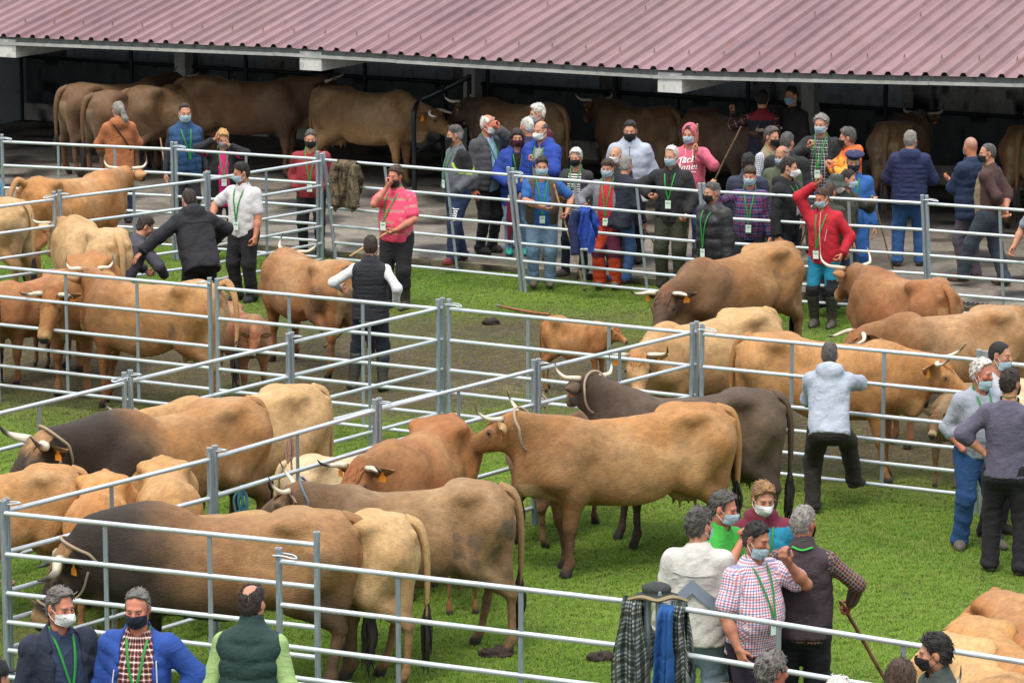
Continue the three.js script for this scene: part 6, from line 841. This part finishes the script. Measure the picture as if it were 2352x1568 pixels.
person({ ...M1, u: 549, v: 375, h: 1.7, yaw: -30, hy: -34, hp: 14, fat: 0.4, skin: 0xb87c5e, hair: 'black', hs: 'full', mask: 'surg', top: jk(0xd3d3d4, { collar: 0.025, off: 0.016, hem: -0.12, sl: 'short', name: 'polo_shirt', fold: 0.009 }), legs: 0x17181b, loose: 1, shoe: 0x1a1a1c, L: [[0.24, 0.85, 0.1], [0.5, 0, -1], 0.6], R: [[-0.3, 1.05, 0.25], [-0.8, 0.2, -0.6], 0.5], lan: 1, lany: 0.06, zips: [{ name: 'pocket_flap', c: 0x2c2d2e, r: 0.03, pts: [[0.15, -0.12], [0.16, -0.16]] }], label: 'person in a white polo shirt and black work trousers looking down to the left' });
const poloM = person({ ...M1, u: 906, v: 381, h: 1.74, yaw: -24, hy: -10, fat: 0.85, skin: 0xb87862, hair: 'brown', hs: 'curly', mask: 'black', maskDown: 0.025, top: jk(0xd03050, { pat: 'polo', off: 0.016, hem: -0.12, sl: 'short', collar: 0.03, name: 'polo_shirt' }), legs: 0x1e1f23, loose: 1, boots: 1, R: [[-0.03, 1.5, 0.2], [-0.7, -1, 0.3], 1.0], L: [[0.1, 1.0, 0.24], [1, 0, -0.5], 1.0], lan: 1, lany: 0.12, lanx: -0.08, label: 'person in a pink striped polo shirt and rubber boots, hand at the mouth' });
const vestM = person({ ...M1, u: 851, v: 541, h: 1.66, yaw: 172, hy: 10, hair: 'dark', hs: 'short', sides: 0x3a2b22, mask: 'navy', top: jk(0x1f2229, { sl: 'none', puff: 0.05, off: 0.018, hem: -0.14, collar: 0.055, name: 'padded_vest' }), under: { c: 0xdadde2, sl: 'long', off: 0.006, fold: 0.006 }, legs: 0x1a2030, boots: 1, shoe: 0x34372f, fl: [0.2, -0.02, 25], fr: [-0.13, 0.0, -15], L: [[0.37, 1.13, 0.14], [0.9, -0.3, -0.8], 0.35], R: [[-0.28, 0.98, -0.02], [-0.6, 0, -0.8], -1], label: 'person in a black padded vest over white sleeves and rubber boots, seen from behind' });
const redJ = person({ ...M1, g: 0, u: 1884, v: 433, h: 1.65, yaw: -22, hy: -22, hp: 18, side: -3, hair: 'brown', hs: 'short', mask: 'surg', skin: 0xb9775a, top: jk(0xb3172b, { off: 0.024, hem: -0.14, collar: 0.06, fold: 0.009 }), legs: 0x0e7f9e, boots: 1, legPaint: (x, y, z) => (y < 0.62 && (x > 0.06 || y < 0.55) ? 0x15171c : 0x0e7f9e), R: [[-0.13, 1.76, 0.02], [-1, 0.25, 0.1], 0.4], L: [[0.26, 0.95, 0.12], [0.8, 0, -0.8], 0.7], lan: 1, lany: 0.02, lanx: -0.06, lanOuter: 1, zips: [{ c: 0xe9e2e2, pts: [[0, 0.5], [0, 0.3], [0, 0.0], [0, -0.1]] }, { name: 'pocket_zip', c: 0xf0ecec, pts: [[0.09, 0.3], [0.06, 0.16]] }], label: 'person in a bright red jacket, teal trousers and boots, one hand on the head' });
const hoodG = person({ ...M1, u: 1906, v: 786, h: 1.66, yaw: 176, lean: 27, crouch: 0.05, pz: -0.12, hy: -4, hp: 12, hair: 'darkgrey', hs: 'short', top: jk(0xa9b4c2, { off: 0.026, hood: 1, hem: -0.13, name: 'hoodie', fold: 0.009 }), legs: 0x2b2522, shoe: 0x38343a, loose: 1, R: [[-0.16, 1.12, 0.5], [-1, 0.25, -0.2], -1], L: [[0.1, 1.08, 0.46], [0.4, -1, 0], -1], fr: [-0.26, 0.34, -35, 0.17], fl: [0.14, 0.0, 20], label: 'person in a light grey hoodie leaning on the fence with one foot on the rail' });
person({ ...M1, u: 2302, v: 784, h: 1.76, yaw: 50, hy: 12, hair: 'black', hs: 'buzz', mask: 'surg', maskDown: 0.03, top: jk(0xb9bcc2, { collar: 0 }), legs: 0x23252c, label: 'young dark-haired person in light grey with a lowered mask near the right edge' });
person({ ...M1, cell: 0.0145, u: 2260, v: 826, h: 1.69, yaw: 22, hy: 30, lean: 6, fat: 0.5, skin: 0xb87560, hair: 'white', hs: 'full', rec: 0.03, mask: 'surg', maskDown: 0.045, top: jk(0x9aa1ad, { collar: 0, off: 0.024, hem: -0.1, sl: 'roll', name: 'sweater', fold: 0.01 }), legs: 0x1f4878, loose: 1, shoe: 0x5c564e, R: 'pocket', L: 'pocket', lan: 1, lany: 0.3, badge: 0, fl: [0.14, 0.1, 20], fr: [-0.14, 0, -30], label: 'white-haired person in a grey sweatshirt and blue jeans with a lowered mask' });
person({ ...M1, cell: 0.0145, u: 2324, v: 846, h: 1.76, yaw: 165, hy: -26, fat: 0.5, hair: 'dark', hs: 'short', mask: 'black', beard: 0.6, top: jk(0x5b576b, { collar: 0, off: 0.02, hem: -0.12, name: 'sweater', sl: 'roll', fold: 0.01 }), legs: 0x17171b, loose: 1, shoe: 0x4a463d, L: 'hip', R: 'hang', fl: [0.13, 0.02, 15], fr: [-0.14, -0.05, -10], lan: 1, badge: 0, lany: 0.25, label: 'person in a mauve-grey sweater and black trousers with the back to the camera' });
// group of five by the front fence
const N1 = { cell: 0.0135 };
person({ ...N1, u: 1757, v: 1111, h: 1.7, yaw: 8, hy: 8, hp: 16, hair: 'light', hs: 'full', mask: 'ffp', top: jk(0x1f86a8, { off: 0.024, collar: 0.02, hood: 1, paint: (x, y, z) => (y > 0.455 ? 0x6a1730 : 0x1f86a8) }), legs: 0x2a3a55, lan: 1, badge: 0, lany: 0.25, label: 'fair-haired person in a turquoise jacket with a maroon hood and white mask' });
person({ ...N1, u: 1671, v: 1131, h: 1.72, yaw: 45, hy: 22, hp: 14, skin: 0xb87a60, hair: 'darkgrey', hs: 'full', rec: 0.02, mask: 'surg', top: jk(0x3aa63c, { off: 0.016, collar: 0.03, sl: 'short', name: 'polo_shirt' }), legs: 0x2a2e38, L: [[0.05, 1.4, 0.24], [0.8, -1, 0.2], 1.1], R: [[-0.02, 1.38, 0.22], [-0.7, -1, 0.1], 1.1], label: 'person in a green polo shirt with both hands folded under the chin' });
const chev = canvasTex(256, 128, (x) => { x.fillStyle = '#7d8a9a'; x.beginPath(); x.moveTo(0, 100); x.lineTo(118, 8); x.lineTo(256, 96); x.lineTo(256, 128); x.lineTo(224, 128); x.lineTo(120, 62); x.lineTo(20, 128); x.lineTo(0, 128); x.closePath(); x.fill(); });
person({ ...N1, u: 1610, v: 1166, h: 1.76, yaw: 168, hy: -34, fat: 0.6, hair: 'darkgrey', hs: 'full', mask: 'surg', top: jk(0xc9c8c0, { off: 0.032, hem: -0.17, fold: 0.011, }), legs: 0x8fa3b4, loose: 1, prints: [{ x: 0, y: 0.22, w: 0.36, hh: 0.24, back: 1, map: chev }], label: 'person in a cream jacket with a grey chevron across the back' });
const vestS = person({ ...N1, u: 1849, v: 1161, h: 1.76, yaw: 172, hy: -30, fat: 0.9, skin: 0xb06c54, hair: 'grey', hs: 'short', mask: 'black', top: jk(0x3b3036, { sl: 'none', off: 0.024, hem: -0.14, collar: 0.05, name: 'vest', fold: 0.008 }), under: { c: 0x2b2f42, pat: 'orange', sl: 'long', off: 0.012 }, legs: 0x171a24, loose: 1, R: [[-0.33, 1.0, 0.22], [-1, 0, -0.4], 1.1], L: 'fold', lan: 1, lany: 0.3, badge: 0, zips: [{ name: 'lanyard_back', c: 0x1f9a35, r: 0.013, back: 1, pts: [[0.07, 0.52], [0, 0.505], [-0.07, 0.52]] }], label: 'grey-haired person in a maroon-brown vest with checked sleeves, leaning on a stick' });
person({ ...N1, u: 1746, v: 1201, h: 1.72, yaw: 40, hy: 14, hp: 14, fat: 0.95, sw: 1.05, skin: 0xa8735a, hair: 'black', hs: 'short', sides: 0x3a302a, beard: 0.85, mask: 'surg', maskDown: 0.03, top: jk(0xe9e6ea, { pat: 'redblue', off: 0.016, hem: -0.16, sl: 'short', loose: 0.012, collar: 0.025, name: 'shirt', fold: 0.009 }), legs: 0x2a2030, L: [[0.12, 1.46, 0.24], [0.9, -0.9, 0.1], 0.7], R: [[-0.26, 0.88, 0.14], [-0.6, 0, -1], 0.4], lan: 1, lany: 0.1, label: 'bearded person in a red, white and blue checked shirt pulling at the mask' });
// front row at lower left
const N2 = { cell: 0.0125 };
person({ ...N2, u: 141, v: 1353, h: 1.74, yaw: 32, hy: 14, hp: 8, fat: 0.7, sw: 1.08, skin: 0xb9795f, hair: 'salt', hs: 'full', rec: 0.02, beard: 0.3, mask: 'ffp', top: jk(0x1b2438, { off: 0.03, open: 0.12, vee: 0.8, hem: -0.16, fold: 0.012, collar: 0.05 }), under: { c: 0x24344f, sl: 'long', collar: 0.02, off: 0.012 }, legs: 0x1c2030, lan: 1, lany: 0.14, L: 'down', R: 'down', label: 'grey-haired person in a navy jacket with a white pointed mask at the lower left' });
person({ ...N2, u: 313, v: 1356, h: 1.76, yaw: -6, hy: -4, hp: 10, fat: 0.6, sw: 1.05, skin: 0xbd7a62, hair: 'salt', hs: 'short', rec: 0.035, mask: 'navy', top: jk(0x1f4795, { off: 0.03, open: 0.12, vee: 0.85, hem: -0.14, fold: 0.013, collar: 0.03, name: 'work_jacket' }), under: { c: 0x9d4438, pat: 'maroon', sl: 'long', off: 0.012, collar: 0.02, hem: -0.2 }, legs: 0x22262f, L: [[0.2, 1.0, 0.06], [1.0, 0.1, -0.25], 0.9], R: 'down', lan: 1, lany: 0.16, zips: [{ name: 'zip_tape', c: 0xe6e8ee, r: 0.008, pts: [[0.135, 0.36], [0.145, 0.2], [0.155, 0.02]] }, { name: 'zip_tape', c: 0xe6e8ee, r: 0.008, pts: [[-0.135, 0.3], [-0.145, 0.2], [-0.155, 0.02]] }], label: 'person in a blue work jacket over a maroon checked shirt, hand on the hip' });
person({ ...N2, u: 581, v: 1341, h: 1.78, yaw: 170, hy: -12, fat: 0.6, skin: 0xb9826a, hair: 'dark', hs: 'short', bald: 0.8, bz: -0.035, top: jk(0x1e3a36, { sl: 'none', puff: 0.11, off: 0.03, hem: -0.16, collar: 0.07, name: 'padded_vest' }), under: { c: 0x93b070, sl: 'long', off: 0.014, fold: 0.007 }, legs: 0x22262c, L: 'pocket', R: 'pocket', label: 'person with a bald crown in a dark green padded vest over light green sleeves' });
person({ ...N2, u: -10, v: 1500, h: 1.72, yaw: 150, hat: 'cap', hair: 'dark', top: jk(0x1b1e24, { puff: 0.05, off: 0.03 }), legs: 0x1c1c20, label: 'person in a dark quilted jacket at the bottom left corner' });
// heads along the bottom edge
person({ ...N2, u: 1781, v: 1496, h: 1.7, yaw: 170, hy: -50, hair: 'salt', hs: 'curly', skin: 0xb06a52, top: jk(0x2b2d33), legs: 0x22242a, label: 'person with curly grey hair at the bottom edge' });
person({ ...N2, u: 1925, v: 1555, h: 1.66, yaw: 175, hair: 'white', hs: 'full', top: jk(0x6c6f74), legs: 0x22242a, label: 'white-haired person of whom only the crown shows at the bottom edge' });
person({ ...N2, u: 2068, v: 1511, h: 1.64, yaw: 185, fem: 1, hair: 'brown', hs: 'long', top: jk(0x3b2c2a), legs: 0x22242a, label: 'person with long brown hair seen from behind at the bottom edge' });
const seatM = person({ ...N2, u: 2142, v: 1456, h: 1.72, yaw: -80, hy: -14, hair: 'black', hs: 'full', mask: 'black', beard: 0.5, fat: 0.6, top: jk(0x3e4843, { off: 0.028, collar: 0.06 }), legs: 0x22242a, label: 'dark-haired person in a grey-green jacket with a black mask at the lower right' });
// ---------------------------------------------------------------- sticks, umbrella and things hung on the fences
const gp = (u, v, g = 0) => at(u, v, g);
stick('bamboo cane of the person in the pink hoodie, reaching the ground', pinkP.L, gp(1574, 590, SLAB), 0.32, 0xb59a66);
stick('cane held by the heavy person in the brown vest, tip on the grass', adid.L, gp(1343, 668, 0.02), 0.42, 0xa9875a);
stick('stick held upright by the person in the red sweater at the fence', orangeTr.R, gp(1326, 640, 0.05), 0.12, 0x7a5330);
stick('stick hanging from the hand of the grey-haired person in navy', navyBack.R, gp(1530, 600, SLAB), 0.2, 0x8b6a42);
stick('cane in the lowered hand of the person in the black jacket with badge', blackJ.L, gp(1548, 606, SLAB), 0.14, 0x9b7a4e);
stick('long stick held up by the person in the purple plaid shirt', plaidP.R, plaidP.R.clone().add(V(-0.035, -0.07, 0)), 0.74, 0x5a4326, 0.012);
stick('bamboo stick of the bearded person with the white-striped jacket', stk32.L, gp(1824, 600, SLAB), 0.75, 0xc09a4e, 0.013);
stick('cane held by the person in profile with the olive jacket', sideMan.L, gp(2050, 615, SLAB), 0.15, 0xb08c58);
stick('long pole of the person in the pink polo shirt, pointing down left', poloM.L, at(800, 590, 0.75), 0.04, 0xb28f58, 0.012);
stick('bamboo pole beside the person in the padded vest, pointing at the ground', vestM.tp(0.1, -0.12, 0.26), gp(746, 796, 0.0), 0.1, 0xb98e4c, 0.013);
stick('thin stick standing behind the person at the lower right', at(2178, 1500, 1.35), at(2165, 1560, 0.9), 0.15, 0x6a4a2c, 0.01);
stick('brown walking stick of the person in the maroon vest', vestS.R, at(2123, 1712, 0), 0.06, 0x5b3a20, 0.014);
stick('walking stick leaning toward the person in the brown coat', at(372, 335, 0.95), gp(398, 505, SLAB), 0.16, 0x7a5636, 0.011);
{ const g = thing('pole', 'reddish wooden pole lying on the grass behind the fawn calf', 'pole', at(1200, 712, 0.03)), b = g.position; mesh('shaft', tube([at(1146, 702, 0.04), at(1165, 706, 0.035), at(1215, 716, 0.03), at(1262, 722, 0.03)].map((p) => p.sub(b)), [0.01, 0.014, 0.015, 0.014], 8, 24), cloth(0x9d5f45), g); mesh('tip', tube([at(1143, 701, 0.04), at(1149, 703, 0.04)].map((p) => p.sub(b)), [0.017], 8), plain(0x6f6a64, 0.8), g); }
{ // umbrella held point down
  const hd = umbW.R.clone(), g = thing('umbrella', 'closed maroon umbrella hanging point down from the hand of the dark-haired person', 'umbrella', hd), d = V(-0.05, -1, 0.05).normalize(), q = (t) => d.clone().multiplyScalar(t);
  mesh('handle', tube([q(-0.06), q(0.12)], [0.014], 8), plain(0xb08a52, 0.5), g);
  const cg = tube([q(0.12), q(0.2), q(0.45), q(0.7), q(0.78)], [0.02, 0.05, 0.045, 0.02, 0.008], 14, 30), p = cg.attributes.position; for (let i = 0; i < p.count; i++) { const a = Math.atan2(p.getZ(i), p.getX(i)), k = 1 + 0.14 * Math.sin(a * 8 + p.getY(i) * 8); p.setX(i, p.getX(i) * k); p.setZ(i, p.getZ(i) * k); } cg.computeVertexNormals();
  mesh('canopy', cg, cloth(0x6c1029), g); mesh('strap_band', tube([q(0.14), q(0.2)], [0.045, 0.053], 12), cloth(0xcfae90), g); mesh('tip', tube([q(0.78), q(0.86)], [0.006], 6), plain(0x35302c, 0.5), g);
}
// cloth hung over a rail: a draped sheet with folds
function draped(name, label, cat, top, wdir, w, len, paintM, o = {}) {
  const g = thing(name, label, cat, top.clone()), NX = 28, NY = 34, sides = o.both === 0 ? [1] : [1, -1], n = V(-wdir.z, 0, wdir.x); if (n.z < 0) n.negate();
  for (const s of sides) {
    const pos = [], uv = [], idx = [], L = len * (s > 0 ? 1 : o.back ?? 0.7);
    for (let j = 0; j <= NY; j++) for (let i = 0; i <= NX; i++) { const t = j / NY, q = i / NX * 2 - 1, ww = w * (o.taper ? lerp(o.taper, 1, sstep(0, 0.6, t)) : 1) * (1 + 0.06 * Math.sin(t * 7 + q * 3)) * 0.5, fo = (0.03 + 0.02 * t) * Math.sin(q * (o.folds ?? 7) + 1.3 * Math.sin(t * 3 + (o.ph ?? 0))) * sstep(0, 0.15, t) + 0.012 * noise(q * 4, t * 6, s * 3 + (o.ph ?? 0)), over = 0.028 * Math.min(1, t * 14); const ln = L * (1 - 0.12 * Math.abs(q) * Math.sin(q * 5 + (o.ph ?? 0))); const y = t < 0.06 ? 0.03 * Math.sqrt(1 - (1 - t / 0.06) ** 2) * -1 + 0.026 : -0.004 - (t - 0.06) * ln; pos.push(wdir.x * q * ww + n.x * s * (over + Math.abs(fo) + fo * 0.5), y, wdir.z * q * ww + n.z * s * (over + Math.abs(fo) + fo * 0.5)); uv.push(q * w / 2, t * L); }
    for (let j = 0; j < NY; j++) for (let i = 0; i < NX; i++) { const a = j * (NX + 1) + i; idx.push(a, a + 1, a + NX + 1, a + 1, a + NX + 2, a + NX + 1); }
    const ge = new THREE.BufferGeometry(); ge.setAttribute('position', new THREE.Float32BufferAttribute(pos, 3)); ge.setAttribute('uv', new THREE.Float32BufferAttribute(uv, 2)); ge.setIndex(idx); ge.computeVertexNormals();
    const gm = paintM.isMaterial ? paintM : null; mesh(s > 0 ? 'front_fold' : 'back_fold', ge, gm, g);
  }
  if (o.sleeve) for (const e of o.sleeve) { const pts = [V(0, -0.02, 0), V(0, -0.2, 0), V(0, -0.4, 0), V(0, -0.55, 0)].map((v, i) => v.clone().addScaledVector(wdir, w * 0.38 * e + 0.03 * Math.sin(i * 1.7) ).addScaledVector(n, 0.05 + 0.02 * i)); mesh('sleeve', planarUV(tube(pts, [0.05, 0.065, 0.06, 0.055], 12, 20)), o.sm ?? paintM, g); }
  return g;
}
const wA = at(743, 350, 1.5).sub(at(1167, 384, 1.5)).normalize(), wF = at(1488, 1380, 1.42).sub(at(640, 1284, 1.42)).normalize();
draped('camouflage_jacket', 'camouflage jacket hung over the back fence beside the person in dark red', 'jacket', at(798, 372, 1.44), wA, 0.4, 0.62, patMat('camo'), { folds: 6, taper: 0.7, sleeve: [-1, 0.9], ph: 1 });
draped('blue_jacket', 'bright blue and navy jacket hung over the second rail beside the heavy person', 'jacket', at(1345, 480, 1.14), wA, 0.3, 0.5, cloth(0x1f439c), { folds: 5, taper: 0.5, sleeve: [0.9], sm: cloth(0x182450), ph: 2 });
draped('plaid_jacket', 'dark jacket with green plaid lining hung over the front fence posts', 'jacket', at(1482, 1378, 1.45).add(V(-0.08, 0, 0)), wF, 0.26, 0.78, patMat('greenplaid'), { folds: 6, taper: 0.55, ph: 3 });
draped('plaid_jacket', 'second half of a plaid-lined jacket hung right of the blue fleece on the front fence', 'jacket', at(1560, 1388, 1.45), wF, 0.17, 0.8, patMat('greenplaid'), { folds: 5, taper: 0.6, ph: 5 });
draped('blue_fleece', 'plain sky blue fleece hanging from the front fence between plaid jackets', 'fleece', at(1532, 1388, 1.44).add(V(0, 0, 0.09)), wF, 0.13, 0.85, cloth(0x1b5596), { folds: 4, taper: 0.8, ph: 4, both: 0 });
{ const g = thing('hung_cap', 'flat grey-green cap resting on the front fence posts over the hung jackets', 'cap', at(1508, 1368, 1.47)); const q = sdfMesh([ell([0, 0.05, 0], [0.1, 0.045, 0.09], 0.02), ell([0, 0.012, 0.02], [0.15, 0.012, 0.11], 0.02)], 0.01); planarUV(q, 4); mesh('crown', q, cloth(0x2f3634), g); const b = tube([V(-0.19, -0.02, 0.02), V(-0.1, 0.014, 0.09), V(0, 0.0, 0.12), V(0.1, 0.014, 0.09), V(0.2, -0.03, 0.02)], [0.016], 6, 20); mesh('trim', b, cloth(0x9a8a68), g); }
{ const g = thing('black_cloth', 'black cloth knotted round the front fence posts below the blue fleece', 'cloth', at(1502, 1462, 1.12)); const q = sdfMesh([ell([0, 0, 0.05], [0.075, 0.045, 0.05], 0.03), ell([-0.02, -0.03, 0.06], [0.05, 0.04, 0.04], 0.03)], 0.01, (x, y, z, v) => v + 0.01 * noise(x * 30, y * 40, z * 30)); planarUV(q, 4); mesh('knot', q, cloth(0x15161a), g); }
// ropes tied to rails
function rope(label, pts, c, r = 0.012) { const b = pts[0].clone(), g = thing('rope', label, 'rope', b); mesh('strand', tube(pts.map((p) => p.clone().sub(b)), [r], 6, pts.length * 8), plain(c, 0.95), g); return g; }
const loopAt = (p, n, w, l) => { const q = [p.clone()]; for (let k = 0; k < n; k++) { const s = k % 2 ? -1 : 1; q.push(p.clone().add(V(s * w, -l * 0.35, 0.03)), p.clone().add(V(s * w * 0.6, -l * (0.7 + 0.1 * k), 0.04)), p.clone().add(V(-s * w * 0.3, -l * 0.5, 0.045)), p.clone().add(V(0, -0.03, 0.03))); } q.push(p.clone().add(V(w * 0.4, -l * 0.5, 0.03)), p.clone().add(V(w * 0.7, -l * 1.15, 0.03))); return q; };
rope('teal rope with loops tied to the slanting fence rail beside the black tail', loopAt(at(553, 1113, 1.12), 3, 0.05, 0.28), 0x3d6f78, 0.011);
rope('pinkish rope tied to the slanting fence rail above the grey-brown cow', loopAt(at(665, 994, 1.42), 2, 0.025, 0.3), 0x9a7a6c, 0.01);
rope('beige rope knotted to the fence rail behind the dark-necked bull', loopAt(at(300, 936, 1.12), 3, 0.07, 0.08), 0x8b7a64, 0.014);
rope('brown rope tied to the corner post at the left edge', [at(-20, 1338, 0.82), at(20, 1334, 0.82), at(34, 1338, 0.84), at(24, 1345, 0.8), at(22, 1400, 0.6), at(20, 1470, 0.35)], 0x7c6346, 0.01);
rope('rope from the noseband of the brown bull to the corner post', [bull1.chin, bull1.chin.clone().lerp(at(24, 1336, 0.82), 0.5).add(V(0, -0.06, 0)), at(24, 1336, 0.82)], 0x7c6346, 0.01);
rope('short rope end tied to the fence post beside the dark brown cow', loopAt(at(1246, 906, 1.12), 2, 0.04, 0.14), 0x8a7d70, 0.011);
rope('light blue rope on the post at the upper left edge', loopAt(at(3, 412, 0.9), 2, 0.03, 0.25), 0x3f8fc0, 0.012);
// dung on the grass
for (const [u, v, s, l] of [[1140, 1506, 0.16, 'dark dung heap on the grass in front of the grey-brown cow'], [1378, 1516, 0.12, 'flatter brown dung pat right of the dark heap on the grass'], [1126, 745, 0.12, 'small dung pat on the trodden ground by the triple posts']]) { const g = thing('dung', l, 'dung', at(u, v, 0)); const q = sdfMesh([ell([0, 0.02, 0], [s * 0.8, 0.025, s * 0.7], 0.03), ell([s * 0.3, 0.04, 0], [s * 0.5, 0.04, s * 0.4], 0.03), ell([-s * 0.4, 0.03, s * 0.2], [s * 0.4, 0.04, s * 0.4], 0.03)], 0.012, (x, y, z, d) => d + 0.02 * noise(x * 26, y * 36, z * 26 + u) + 0.01 * noise(x * 60, y * 60, z * 60)); planarUV(q, 4); mesh('heap', q, cloth(0x2c2218), g); }
renderer.render(scene, camera);
